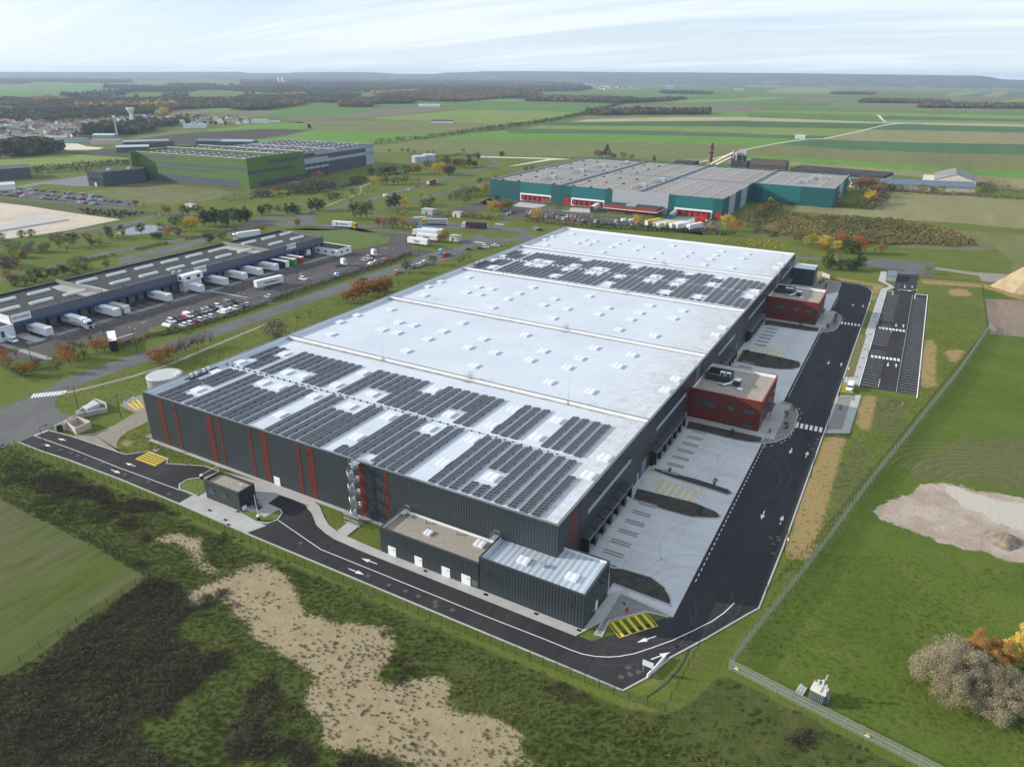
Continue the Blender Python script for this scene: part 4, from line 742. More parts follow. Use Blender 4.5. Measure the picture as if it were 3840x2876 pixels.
def make_tractor():
    r = thing('truck_tractor', 'white lorry tractor', 'lorry tractor')   # cab at +x
    m = MB(); loft(m, [(0.9,1.2,1.22,1.1,.9,2.2,3.45),(1.4,1.22,1.24,1.12,.45,2.2,3.7),(2.6,1.22,1.24,1.12,.4,2.2,3.62),(3.05,1.2,1.2,1.08,.4,1.9,3.1),(3.2,1.18,1.18,1.05,.4,1.1,1.75)]); m.build('cab', mat('cab_paint', (.74,.75,.76), .35, 0, .6), r)
    MB().add([(3.1,-1.05,3.0),(3.1,1.05,3.0),(3.24,1.1,1.9),(3.24,-1.1,1.9)],[(0,3,2,1)]).build('windscreen', CGL, r)
    for s in (-1,1): MB().add([(1.9,s*1.25,2.7),(2.8,s*1.24,2.65),(3.0,s*1.22,1.95),(1.9,s*1.26,1.95)],[(0,1,2,3)]).build('side_window', CGL, r); MB().box(3.15,s*.85-.2,.6,3.25,s*.85+.2,.85).build('headlight', HLAMP, r)
    MB().box(3.18,-.7,.5,3.24,.7,1.6).build('grille', C_DARK, r)
    MB().box(-3.0,-.45,.7,1.2,.45,1.0).box(-2.6,-.6,1.0,-1.2,.6,1.15).box(-.6,-1.15,.5,.7,-.7,1.0).box(-.6,.7,.5,.7,1.15,1.0).build('chassis', mat('trailer_chassis', (.06,.06,.065), .7), r)
    wheels(r, (2.2,-1.9), 1.2)
    return Proto(r)
TRACTOR = make_tractor()
def make_lorry():
    """tractor and trailer coupled: one vehicle"""
    r = thing('lorry', 'articulated lorry', 'lorry')
    MB().box(-8.2,-1.27,1.05,5.3,1.27,3.95).build('cargo_box', mat('trailer_white', (.72,.73,.74), .45), r)
    MB().box(-8.23,-1.2,1.12,-8.2,1.2,3.88).build('rear_door', mat('trailer_door', (.66,.67,.68), .45), r)
    m = MB(); loft(m, [(5.7,1.2,1.22,1.1,.9,2.2,3.45),(6.2,1.22,1.24,1.12,.45,2.2,3.7),(7.4,1.22,1.24,1.12,.4,2.2,3.62),(7.85,1.2,1.2,1.08,.4,1.9,3.1),(8.0,1.18,1.18,1.05,.4,1.1,1.75)]); m.build('cab', mat('cab_paint', (.74,.75,.76), .35, 0, .6), r)
    MB().add([(7.9,-1.05,3.0),(7.9,1.05,3.0),(8.04,1.1,1.9),(8.04,-1.1,1.9)],[(0,3,2,1)]).build('windscreen', CGL, r)
    for s in (-1,1): MB().add([(6.7,s*1.25,2.7),(7.6,s*1.24,2.65),(7.8,s*1.22,1.95),(6.7,s*1.26,1.95)],[(0,1,2,3)]).build('side_window', CGL, r); MB().box(7.95,s*.85-.2,.6,8.05,s*.85+.2,.85).build('headlight', HLAMP, r)
    MB().box(-7.5,-.5,.75,6,.5,1.05).box(-3.5,-1.2,.5,3.4,-1.1,1.0).box(-3.5,1.1,.5,3.4,1.2,1.0).build('chassis', mat('trailer_chassis', (.06,.06,.065), .7), r)
    MB().box(7.98,-.7,.5,8.04,.7,1.6).build('grille', C_DARK, r)
    wheels(r, (-6.6,-5.3,-4.0,3.2,7.0), 1.22)
    return Proto(r)
LORRY = make_lorry()
def text_mesh(s, size, depth=.01, shear=0, bold=.0):
    c = bpy.data.curves.new('t', 'FONT'); c.body = s; c.size = size; c.extrude = depth; c.offset = bold; c.shear = shear; c.align_x = 'LEFT'; c.resolution_u = 2
    o = bpy.data.objects.new('t', c); COL.objects.link(o); bpy.context.view_layer.update()
    me = bpy.data.meshes.new_from_object(o.evaluated_get(bpy.context.evaluated_depsgraph_get())); bpy.data.objects.remove(o); me.name = 'lettering'; return me
def lettering(parent, s, size, M, m, shear=0, bold=.0, name='lettering', width=None, world=False):
    """flat letters; M places the text plane (x right, y up) in the frame of the parent"""
    me = text_mesh(s, size, .01, shear, bold); 
    if width:
        xs = [v.co.x for v in me.vertices]; k = width/(max(xs)-min(xs)); me.transform(Matrix.Diagonal((k,1,1,1)))
    me.transform(M); q = parent
    while world and q is not None: me.transform(Matrix.Translation(-q.location)); q = q.parent
    me.materials.clear(); me.materials.append(m)
    o = bpy.data.objects.new(name, me); COL.objects.link(o); o.parent = parent; return o
def south(x, y, z): return Matrix(((1,0,0,x),(0,0,-1,y),(0,1,0,z),(0,0,0,1)))      # text seen from the south (-y)
def east(x, y, z): return Matrix(((0,0,1,x),(1,0,0,y),(0,1,0,z),(0,0,0,1)))        # text seen from the east (+x)
INK = mat('dark_lettering', (.03,.035,.05), .6); INKR = mat('red_lettering', (.35,.02,.03), .6); INKB = mat('blue_lettering', (.02,.08,.32), .6); INKG = mat('green_lettering', (.02,.2,.06), .6); INKO = mat('orange_lettering', (.7,.25,.02), .6)
# ================================================================== painted markings (flat, part of the road surface)
def mark(m, name='road_marking', mt=None): return struct(m.build(name, mt or C_LINE))
ZM = .045
mark(MB().strip(gs(11,[(285,518),(600,630),(850,728),(1000,788),(1490,968)]), .16, ZM))
mark(MB().strip(gs(12,[(312,1215),(480,1330),(670,1460),(890,1548)])+[(82,-13.4),(110,-13.4),(122,-13.2)]+gs(23,[(700,745),(800,780),(900,797),(1000,802),(1090,795),(1200,775),(1350,725),(1500,670),(1650,600),(1800,525),(1900,455),(1975,382)]), .16, ZM))
mark(MB().strip(gs(11,[(285,518),(395,475)]), .45, ZM))
def arrow(p, ang, L=5.2, w=.95):
    m = MB(); c, s = math.cos(ang), math.sin(ang)
    P = lambda a, b: (p[0]+a*c-b*s, p[1]+a*s+b*c, ZM+.004)
    m.add([P(-L/2,-.11),(P(L/2-1.9,-.11)),P(L/2-1.9,.11),P(-L/2,.11)], [(0,1,2,3)]); m.add([P(L/2-1.9,-w/2),P(L/2,0),P(L/2-1.9,w/2)], [(0,1,2)])
    return mark(m)
def arrow2(i, a, b, w=.95):
    p, q = g(i,*a), g(i,*b); return arrow(((p[0]+q[0])/2,(p[1]+q[1])/2), math.atan2(q[1]-p[1], q[0]-p[0]), math.dist(p,q), w)
for i, a, b in ((11,(545,558),(480,540)),(11,(358,588),(422,607)),(11,(1125,772),(1040,743)),(11,(920,798),(1000,830)),(22,(1065,80),(942,35)),(22,(843,116),(965,164)),(23,(1368,640),(1218,690)),(23,(1328,820),(1478,765)),
    (14,(362,595),(343,643)),(14,(470,673),(490,622)),(14,(143,1097),(115,1165)),(14,(265,1205),(290,1133)),(8,(658,1178),(648,1207)),(8,(750,1223),(758,1192)),(8,(852,722),(845,741)),(8,(925,752),(930,733)),
    (41,(915,35),(915,78)),(41,(1018,82),(1018,45)),(41,(793,577),(790,625)),(41,(893,637),(896,590)),(41,(680,1125),(672,1185)),(41,(790,1200),(794,1145))): arrow2(i, a, b)
def zebra(i, a, b, n, ln, w=.5, gap=None, z=ZM):
    """n bars between survey points a and b (centres of first and last), bar length ln across the walking line"""
    p, q = g(i,*a), g(i,*b); d = (q[0]-p[0], q[1]-p[1]); l = math.hypot(*d); u = math.atan2(d[1], d[0]); m = MB()
    for k in range(n):
        t = k/(n-1); c = (p[0]+d[0]*t, p[1]+d[1]*t); cu, su = math.cos(u), math.sin(u)
        m.add([(c[0]+x*cu-y*su, c[1]+x*su+y*cu, z) for x, y in ((-w/2,-ln/2),(w/2,-ln/2),(w/2,ln/2),(-w/2,ln/2))], [(0,1,2,3)])
    return mark(m, 'zebra_crossing')
zebra(8,(760,875),(895,893),6,3.0,.65); zebra(14,(402,413),(590,450),6,3.2,.75); zebra(41,(565,640),(900,683),8,2.6,.75); zebra(41,(455,1042),(825,1092),8,2.6,.75); zebra(11,(275,187),(535,160),11,3.2,.6)
def dashes(pts, L=1.0, gap=.9, w=.16, z=ZM):
    m = MB()
    for (a, b) in zip(pts, pts[1:]):
        l = math.dist(a,b); n = max(1,int(l/(L+gap))); 
        for k in range(n):
            t0, t1 = k*(L+gap)/l, (k*(L+gap)+L)/l; m.strip([(a[0]+(b[0]-a[0])*t0, a[1]+(b[1]-a[1])*t0), (a[0]+(b[0]-a[0])*t1, a[1]+(b[1]-a[1])*t1)], w, z)
    return mark(m)
dashes([(139.9,14.5),(139.9,79.5)]); dashes([(139.9,113.2),(139.9,182)]); dashes([(139.9,216),(139.9,236)])
dashes(gs(42,[(1330,1380),(1430,1375),(1570,1335),(1690,1260),(1750,1170),(1790,1080),(1840,1000),(1865,930),(1840,870),(1780,820),(1650,765)]))
dashes(gs(43,[(1340,1605),(1450,1605),(1600,1570),(1700,1510),(1750,1440),(1800,1370),(1845,1310),(1820,1260),(1760,1215)]))
dashes([(167.9,133),(167.9,256)], .5, .45, .14)
m = MB()
for k in range(48):
    y = 134.4+2.5*k
    if y < 254 and not (171.3 < y < 175.6) and not (203.5 < y < 208.5): m.strip([(157.8,y),(162.7,y)], .11, ZM)
    if k < 47: m.strip([(168.6,y+.8),(173.4,y+.8)], .11, ZM)
m.strip([(162.8,134.5),(162.8,142)],.14,ZM).strip([(162.8,193),(162.8,199)],.14,ZM); mark(m)
m = MB()
for grp in (docks[0:6], docks[6:12], docks[12:18], docks[18:24], docks[24:30]):
    ys = [grp[0]-2.05]+[y+2.05 for y in grp]
    for y in ys:
        for s in (-.42,.42): m.strip([(125.6,y+s),(138.9,y+s)], .10, .03)
mark(m)
rail = 0
for gi, grp in enumerate((docks[0:6], docks[6:12], docks[12:18], docks[18:24], docks[24:30])):
    m = MB()
    for y in [grp[0]-2.05]+[y+2.05 for y in grp]:
        for s in (-.45,.45): m.box(121.0,y+s-.13,0,125.2,y+s+.13,.22)
    struct(m.build('wheel_guide_kerb', mat('wheel_guide_concrete', (.33,.325,.31), .9)))
m = MB()
for x in (126.2,133): m.strip([(x,-1),(x,245)], .05, .026)
for y in range(4,245,7): m.strip([(117.6,y),(139,y)], .04, .0262)
struct(m.build('concrete_joint', mat('joint_grey', (.24,.235,.225), .9)))
def arcmark(cx, cy, R_, a0, a1, w, mm, z):
    n = 18; return struct(MB().strip([(cx+R_*math.cos(math.radians(a0+(a1-a0)*k/n)), cy+R_*math.sin(math.radians(a0+(a1-a0)*k/n))) for k in range(n+1)], w, z).build('tyre_mark', mm))
TM = mat('tyre_mark_on_concrete', (.40,.40,.395), .9, noise=(1.5,.12)); TA = mat('tyre_mark_on_asphalt', (.045,.043,.045), .9, noise=(1.2,.15))
for cx, cy, R_, a0, a1 in ((141,10,9,95,205),(142,12,11.5,100,200),(141,9,7.2,90,210),(141.5,50,10,120,230),(141,52,12,130,225),(142,158,10,110,230),(141,122,9,100,220),(143,25,13,130,215),(142,66,11,120,200)): arcmark(cx,cy,R_,a0,a1,.28,TM,.0285)
for cx, cy, R_, a0, a1 in ((128,12,19,-80,10),(128,12,21,-82,8),(126,2,17,-70,30),(131,60,16,-40,50),(131,62,18,-40,50),(130,150,16,-50,50),(120,-5,24,-28,28),(133,98,14,-60,40)): arcmark(cx,cy,R_,a0,a1,.3,TA,.0425)
# yellow hatched boxes
def hatch(i, quad, n, w=.4, diag=0.0, z=ZM+.003, border=True):
    Q = gs(i, quad); m = MB()
    if border: m.strip(Q+[Q[0]], .14, z)
    for k in range(n):
        t = (k+.5)/n; t2 = t+diag
        a = (Q[0][0]+(Q[1][0]-Q[0][0])*t, Q[0][1]+(Q[1][1]-Q[0][1])*t); b = (Q[3][0]+(Q[2][0]-Q[3][0])*t2, Q[3][1]+(Q[2][1]-Q[3][1])*t2)
        m.strip([a,b], w, z+.002)
    return mark(m, 'yellow_hatching', C_YEL)
hatch(23, [(1082,652),(1380,560),(1288,457),(995,542)], 5, .62)
hatch(11, [(1122,710),(1235,650),(1395,705),(1285,770)], 5, .5)
hatch(51, [(950,125),(1130,50),(1210,165),(1090,212)], 3, .55, 0, .05, False)
hatch(13, [(1425,985),(1740,1090),(1830,985),(1500,878)], 6, .42, .0)
hatch(8, [(60,1100),(300,1150),(315,1115),(90,1055)], 6, .42)
hatch(8, [(735,1422),(755,1352),(862,1366),(845,1435)], 5, .45)
hatch(43, [(1275,478),(1330,510),(1400,490),(1340,465)], 2, .5)
# repaired trench patches and manholes
m = MB()
for i, p in [(11,(500,633)),(11,(590,662)),(11,(645,683)),(11,(705,710)),(11,(845,743)),(11,(1035,838)),(11,(1230,897)),(11,(1400,998)),(12,(500,1408)),(22,(450,75)),(22,(993,172)),(22,(1157,243)),(22,(1285,290)),(22,(1385,330)),(22,(1515,375)),(22,(1520,408)),(22,(1650,437)),(23,(1095,957)),(23,(1165,935)),(23,(1230,918)),(23,(1150,882)),(14,(560,525)),(14,(545,558)),(14,(505,572)),(14,(525,602)),(14,(190,1310)),(14,(252,1305)),(14,(255,1328)),(14,(210,1360)),(14,(210,1435))]:
    c = g(i,*p); m.add([(c[0]+a, c[1]+b, .036) for a, b in ((-.42,-.4),(.42,-.4),(.42,.4),(-.42,.4))], [(0,1,2,3)])
struct(m.build('manhole_cover', mat('manhole_grey', (.085,.082,.08), .9)))
m = MB()
for i, p in [(52,(162,685)),(52,(370,812)),(52,(413,877)),(52,(537,702)),(23,(45,320)),(23,(437,470)),(23,(770,598)),(22,(1440,137)),(22,(1910,320)),(14,(850,180)),(14,(850,195)),(14,(850,210)),(41,(505,440)),(41,(475,546)),(41,(423,730)),(41,(322,1063)),(41,(280,1198)),(41,(235,1342)),(41,(232,1556)),(41,(568,395)),(41,(415,935))]:
    c = g(i,*p); m.add([(c[0]+a, c[1]+b, .15) for a, b in ((-.4,-.28),(.4,-.28),(.4,.28),(-.4,.28))], [(0,1,2,3)])
struct(m.build('drain_grate', C_DARK))
# ================================================================== gatehouse
gh = thing('gatehouse', 'small dark grey gatehouse on a plinth with gravel roof', 'gatehouse', (35.6,-11.9))
flatbox(gh, 35.5,-11.9,46.4,-7.35,4.65, mat('gatehouse_cladding', (.032,.04,.046), .5, 0, .5, rib=(.35,.4,'z')), C_GRAV, C_DCOPE, .5)
for a, b in ((36.9,38.6),(41.0,42.7)):
    f = MB().box(a,-11.96,2.2,b,-11.9,3.5).build('window', C_DARK, gh); MB().box(a+.07,-11.99,2.27,(a+b)/2-.03,-11.96,3.43).box((a+b)/2+.03,-11.99,2.27,b-.07,-11.96,3.43).build('pane', C_GLASS, f); MB().box(a-.05,-12.05,2.1,b+.05,-11.9,2.2).build('sill', C_COPE, f)
MB().box(46.4,-9.3,1.2,46.46,-8.2,3.4).build('door', C_GLASS, gh); MB().box(46.4,-10.6,1.9,46.46,-9.5,3.2).build('window', C_GLASS, gh)
m = MB().box(46.46,-9.6,1.05,47.7,-8.0,1.18)
for k in range(6): m.box(47.7+k*.3,-9.6,1.0-.17*k,48.0+k*.3,-8.5,1.05-.17*k)
for y in (-9.6,-8.5): m.tube((46.6,y,2.1),(47.7,y,2.1),.03,5).tube((47.7,y,2.1),(49.5,y,1.0),.03,5).tube((47.7,y,1.1),(47.7,y,2.1),.03,5).tube((49.5,y,0),(49.5,y,1.0),.03,5)
m.build('entrance_steps', C_DCOPE, gh)
MB().box(46.5,-11.6,.15,46.95,-10.6,.95).build('air_conditioner', C_WHITE, gh); MB().cyl(44.2,-9.2,4.15,4.6,.1).cyl(44.2,-9.2,4.6,4.72,.22).cyl(41,-9,4.15,4.5,.06).build('roof_vent', C_WHITE, gh)
# ================================================================== barriers
def barrier(p, ang, L, up, label):
    r = thing('barrier', label, 'barrier', (*p, .05), 0, 'lifting barriers'); x, y = p
    MB().box(x-.25,y-.25,.05,x+.25,y+.25,.35).box(x-.2,y-.2,.35,x+.2,y+.2,1.0).build('cabinet', C_DARK, r); MB().box(x-.28,y-.28,1.0,x+.28,y+.28,1.3).build('housing', C_WHITE, r)
    c, s = math.cos(ang), math.sin(ang)
    if up: MB().tube((x,y,1.15),(x-.15*c,y-.15*s,1.15+L),.06,6).build('arm', C_WHITE, r)
    else:
        MB().tube((x,y,1.2),(x+L*c,y+L*s,1.2),.06,6).build('arm', C_WHITE, r); MB().tube((x+L*c,y+L*s,.05),(x+L*c,y+L*s,1.2),.05,6).build('rest_post', C_WHITE, r)
    return r
pa, pb = g(52,60,272), g(52,278,150); barrier(pa, math.atan2(pb[1]-pa[1],pb[0]-pa[0]), math.dist(pa,pb), False, 'lowered white barrier between the lawn island and the gatehouse')
barrier(g(52,812,812), .3, 5.2, True, 'raised white barrier in the planted tip below the gatehouse')
for a, b, lab in (((965,150),(825,130),'left lowered barrier at the car park exit'),((962,150),(1090,130),'right lowered barrier at the car park exit')):
    p, q = g(41,*a), g(41,*b); p = (p[0]+(.6 if b[0] > 1000 else 0), p[1]); barrier(p, math.atan2(q[1]-p[1],q[0]-p[0]), math.dist(p,q), False, lab)
# ================================================================== street lamps, signs, hydrants
def make_lamp(h=8.0, two=False, dark=True):
    r = thing('street_lamp', 'lamp', 'street lamp'); c = C_DARK if dark else C_GALV
    MB().cyl(0,0,0,h,.1,.06,8).build('pole', c, r)
    MB().tube((0,0,h-.05),(-1.1,0,h+.15),.045,5).build('arm', c, r) if not two else MB().tube((-1.2,0,h+.1),(1.2,0,h+.1),.045,5).build('arm', c, r)
    for s in ((-1,) if not two else (-1,1)): MB().box(s*1.7,-.16,h+.05,s*1.0,.16,h+.2).build('lamp_head', c if not two else C_GALV, r)
    return Proto(r)
L7, L6, L9 = make_lamp(6.9), make_lamp(6.5), make_lamp(8.6, True, True)
for pr_, pos, rz, lab in ((L7,(11,385,652),-1.8,'thin dark lamp post on the verge at the western end of the entrance road'),(L7,(51,335,193),1.2,'thin dark lamp post on the grass above the walled basin'),(L7,(51,895,295),2.8,'thin dark lamp post on the grass beside the gravel drive'),
    (L6,(14,510,830),0,'thin dark lamp post beside the tan bank, middle of three'),(L6,(14,298,1420),0,'thin dark lamp post beside the tan bank, nearest of three'),(L6,(14,635,478),0,'thin dark lamp post at the footway end near the zebra crossing'),(L6,(14,735,195),0,'thin dark lamp post by the parked white van'),
    (L6,(8,1020,965),0,'thin dark lamp post on the car park footway near its first crossing'),(L6,(8,945,1240),0,'thin dark lamp post on the car park footway beside the dry lawn')): pr_.place(g(*pos), rz, lab, 'lamp posts of the new site')
for i, (pos, two) in enumerate((((31,500,1478),0),((31,1640,1162),0),((32,470,1270),1),((32,1165,1025),1),((32,1765,825),1),((5,1140,1152),1),((32,1165,795),0),((32,1905,580),0),((6,1257,430),1),((6,1148,345),0),((6,1490,360),0),((6,1385,280),0))):
    (L9 if two else L7).place(g(*pos), [1.6,1.3,0,0,0,0,0,0,0,0,0,0][i], 'tall yard lamp, %s from the left along the haulage yard' % ordinal([0,1,3,5,7,2,4,6,8,9,11,10][i]), 'lamps along the haulage yard')
def make_sign(kind):
    r = thing('road_sign', 'sign', 'road sign'); MB().cyl(0,0,0,2.3,.04,n=6).build('post', C_GALV, r)
    if kind == 'noentry': 
        f = MB().tube((0,-.06,2.5),(0,-.03,2.5),.38,20).build('disc', mat('sign_red', (.5,.02,.02), .5), r); MB().box(-.26,-.08,2.43,.26,-.06,2.57).build('bar', C_WHITE, f)
    elif kind == 'nopark':
        f = MB().tube((0,-.05,2.5),(0,-.02,2.5),.36,20).build('disc', mat('sign_red', (.5,.02,.02), .5), r); MB().tube((0,-.07,2.5),(0,-.05,2.5),.28,20).build('centre', mat('sign_blue', (.02,.08,.45), .5), f)
    elif kind == 'limit':
        f = MB().tube((0,-.05,2.5),(0,-.02,2.5),.38,20).build('disc', mat('sign_red', (.5,.02,.02), .5), r); MB().tube((0,-.07,2.5),(0,-.05,2.5),.29,20).build('centre', C_WHITE, f); lettering(f, '30', .3, south(-.19,-.09,2.4), INK, bold=.01)
    elif kind == 'blue': MB().box(-.35,-.05,2.1,.35,-.02,2.8).build('plate', mat('sign_blue', (.02,.08,.45), .5), r)
    return Proto(r)
SG = {k: make_sign(k) for k in ('noentry','nopark','limit','blue')}
for k, pos, lab in (('noentry',(11,415,450),'round red no-entry sign at the mouth of the entrance road'),('nopark',(51,948,95),'blue and red no-parking disc beside the left blue hydrant'),('nopark',(5,1112,1515),'blue and red no-parking disc beside the right blue hydrant'),
    ('nopark',(11,1340,640),'blue and red no-parking disc by the red hydrant at the front wall'),('limit',(11,1010,525),'round sign standing on the grass edge of the gravel drive'),('nopark',(23,1113,470),'blue and red no-parking disc on the gravel bed at the corner'),
    ('limit',(14,312,1400),'round red-rimmed sign on the lamp post near the tan bank'),('limit',(41,100,1310),'round red-rimmed sign at the edge of the dry lawn'),('limit',(41,400,385),'small round sign on the bank above the far road bend'),('nopark',(5,1810,1205),'no-parking disc on the grass west of the warehouse'),('blue',(31,1055,165),'blue square sign behind the haulage depot roof'),('blue',(41,808,110),'blue direction sign beside the car park exit')):
    SG[k].place(g(*pos), -.45, lab, 'road signs')
def hydrant(p, col, label):
    r = thing('hydrant', label, 'hydrant', (*p, .1), 0, 'fire hydrants'); x, y = p; c = mat('hydrant_'+col, (.45,.015,.012) if col == 'red' else (.02,.22,.5), .45)
    MB().cyl(x,y,.1,.9,.16,n=10).cyl(x,y,.9,1.05,.22,.1,10).build('body', c, r); MB().tube((x-.32,y,.65),(x+.32,y,.65),.09,8).build('outlet', c, r); MB().box(x-.7,y-.5,.0,x+.7,y+.5,.12).build('base', C_CONC, r)
for i, p, c, lab in ((23,(1140,455),'red','red hydrant on the gravel bed by the big yellow hatching'),(11,(1298,638),'red','red hydrant near the front wall by the small hatching'),(51,(965,95),'blue','left blue hydrant at the yellow bars'),(51,(1078,45),'blue','right blue hydrant at the yellow bars'),(41,(112,1350),'red','red hydrant at the corner of the dry lawn'),(43,(1440,500),'red','red hydrant before the far white ramp wall')): hydrant(g(i,*p), c, lab)
tm = thing('marker_post', 'orange marker post standing alone in the rough grass', 'marker post', g(14,1240,262)); x, y = g(14,1240,262)
MB().cyl(x,y,0,1.1,.12,n=8).build('post', mat('orange_plastic', (.7,.25,.03), .5), tm); MB().cyl(x,y,1.1,1.3,.12,.04,8).build('cap', mat('orange_plastic', (.7,.25,.03), .5), tm)
# yellow bollards by the big doors
for i, (x, y, lab) in enumerate(((118.9,43.0,'yellow bollard left of the grey roller door'),(118.9,49.9,'yellow bollard right of the grey roller door'),(118.9,138.4,'yellow bollard before the second roller door'))):
    r = thing('bollard', lab, 'bollard', (x,y), 0, 'yellow bollards'); MB().cyl(x,y,.02,1.4,.13,n=10).build('post', mat('yellow_paint', (.65,.42,.01), .5), r); MB().cyl(x,y,1.4,1.5,.13,.05,10).build('cap', mat('yellow_paint', (.65,.42,.01), .5), r)
# white traffic board at the south corner, low wall
r = thing('notice_board', 'white board at the end of the low white wall at the road corner', 'board', g(23,1297,965)); a, b = g(23,1297,965), g(23,1440,810)
MB().strip([a, ((a[0]*2+b[0])/3+.1,(a[1]*2+b[1])/3), b], .2, 0, z1=.9).build('low_wall', C_WHITE, r)
c = g(23,1297,930); MB().box(c[0]-.9,c[1]-.05,1.5,c[0]+.9,c[1],2.6).build('panel', mat('board_white', (.62,.66,.70), .5), r); MB().cyl(c[0]-.7,c[1]+.05,0,2.6,.05,n=6).cyl(c[0]+.7,c[1]+.05,0,2.6,.05,n=6).build('post', C_GALV, r)
# walled basin and open bin store by the entrance
def wallrun(pts, w, z1, m): return MB().strip(pts, w, 0, z1=z1)
r = thing('bin_store', 'open beige walled bin store with a gate beside the entrance road', 'bin store', g(51,320,525))
BE = mat('beige_render', (.55,.45,.36), .85, noise=(2.,.08))
wallrun(gs(51,[(180,428),(310,528),(505,438)]),.25,1.9,BE).build('wall', BE, r); wallrun(gs(51,[(505,438),(340,375),(130,478)]),.25,2.0,BE).build('wall', BE, r)
MB().poly(gs(51,[(135,478),(185,470),(310,525),(500,436),(345,380)]),.08).build('floor_slab', C_CONC, r)
p, q = g(51,60,500), g(51,135,478); MB().strip([p,q],.1,.1,z1=1.9).build('gate', mat('dark_green_metal', (.01,.045,.03), .6), r)
r = thing('concrete_basin', 'weathered white concrete basin with railing and overgrown middle', 'concrete basin', g(51,320,285)); WC = patchy('stained_white_concrete', [(.52,.52,.50),(.30,.29,.27)], [(1.2,.5,.8)], .9)
B_ = gs(51,[(310,285),(430,290),(715,225),(705,160),(570,105)]) 
wallrun(B_+[B_[0]],.28,1.3,WC).build('wall', WC, r); MB().poly(B_,.06).build('floor_slab', mat('basin_floor', (.2,.2,.18), .9, noise=(2,.3)), r)
MB().prism(gs(51,[(390,225),(460,250),(625,175),(560,135)],0),0,1.5).build('inner_tank', WC, r)
m = MB(); W2 = gs(51,[(60,470),(440,300),(600,270),(716,200)])
for a, b in zip(W2, W2[1:]):
    n = int(math.dist(a,b)/1.6)
    for k in range(n+1): m.tube((a[0]+(b[0]-a[0])*k/n,a[1]+(b[1]-a[1])*k/n,0),(a[0]+(b[0]-a[0])*k/n,a[1]+(b[1]-a[1])*k/n,2.1),.04,4)
    for z in (.3,1.1,2.1): m.tube((*a,z),(*b,z),.03,4)
m.build('railing', mat('dark_green_metal', (.01,.045,.03), .6), r)
wallrun(gs(51,[(35,480),(300,345),(440,285)]),.3,1.7,WC).build('approach_wall', WC, r)
# round water tank
tx, ty = g(0,615,1404,7.6)
r = thing('water_tank', 'round galvanised sprinkler water tank with ribbed lid', 'water tank', (tx,ty)); TG = mat('tank_zinc', (.42,.46,.46), .4, .35, .5, noise=(.8,.1), rib=None)
MB().cyl(tx,ty,0,7.3,4.85,n=48).build('tank_wall', TG, r); m = MB().cyl(tx,ty,7.3,7.5,4.92,n=48)
m.build('rim', C_GALV, r); MB().cyl(tx,ty,7.5,7.7,4.8,4.5,48).build('lid', mat('tank_lid', (.50,.50,.49), .45, .1, .5, rib=(.8,.25,'x')), r); cage_ladder(tx+4.8,ty+1,0,7.5,'ladder',r)
MB().box(tx+5.2,ty-.5,0,tx+7.4,ty+2.8,6.4).build('pump_cabinet', C_WHITE, r)
# substation transformer in the meadow corner
tx, ty = g(44,590,720); r = thing('transformer', 'grey electrical transformer with bushings and coolers in the fenced meadow', 'transformer', (tx,ty)); GR = mat('transformer_grey', (.28,.31,.29), .6)
ua = math.atan2(*(lambda a, b: (b[1]-a[1], b[0]-a[0]))(g(44,470,655), g(44,650,745))); T = Matrix.Translation((tx,ty,0)) @ Matrix.Rotation(ua,4,'Z'); Mx = lambda: MB().xf(T)
Mx().box(-1.0,0,.2,1.1,1.9,1.9).build('tank', GR, r); Mx().box(-1.1,-.1,1.9,1.2,2.0,2.0).box(-.9,.1,2.0,.3,1.3,2.15).build('lid', mat('cream_metal', (.6,.6,.5), .6), r)
m = Mx()
for k in range(9): m.box(-.95+k*.23,-.42,.4,-.88+k*.23,0,1.75)
m.build('radiator', GR, r)
m = Mx()
for x, y, h in ((.3,1.5,1.5),(-.4,1.7,.9),(.8,1.6,.8),(1.0,.6,.7)): 
    m.cyl(x,y,2.0,2.0+h,.1,.07,8)
    for q in range(int(h/.15)): m.cyl(x,y,2.05+q*.15,2.1+q*.15,.16,.1,8)
m.build('insulator', mat('ceramic_grey', (.5,.52,.53), .3), r)
Mx().tube((.5,1.8,3.3),(.55,2.0,4.2),.16,8).tube((-.7,1.8,2.6),(.4,1.9,3.0),.08,6).build('conservator', C_GALV, r); Mx().tube((-1.2,1.5,2.5),(-.7,1.6,2.5),.1,6).tube((1.2,.9,2.1),(1.35,.2,1.8),.08,6).build('cable_end', mat('orange_red', (.6,.09,.02), .5), r); Mx().box(1.1,.3,.2,1.7,1.6,1.5).build('control_box', mat('transformer_blue', (.12,.18,.2), .6), r)
sl = MB()
for pts in ([(300,375),(200,525)],[(400,440),(310,590)],[(345,410),(255,560)]): sl.strip(gs(44,pts),.35,0,z1=.25)
tag(sl.build('concrete_beams', C_CONC), 'row of weathered concrete beams lying beside the transformer', 'concrete beams')
# footway kiosk and small cabinet by the car park
p = gs(58,[(245,205),(315,210),(320,170),(255,160)]); r = thing('utility_kiosk', 'pale grey double-door utility kiosk on the footway', 'kiosk', p[0]); MB().prism(p,0,2.2).build('cabinet', mat('kiosk_grey', (.42,.46,.48), .6), r)
MB().prism([(a+(a-p[0][0])*.05-.08,b-.08) for a,b in p],2.2,2.35).build('roof', C_COPE, r)
car('van','white',g(8,823,1400),-1.63,'white van parked on the yellow hatching by the car park','parked vans') 
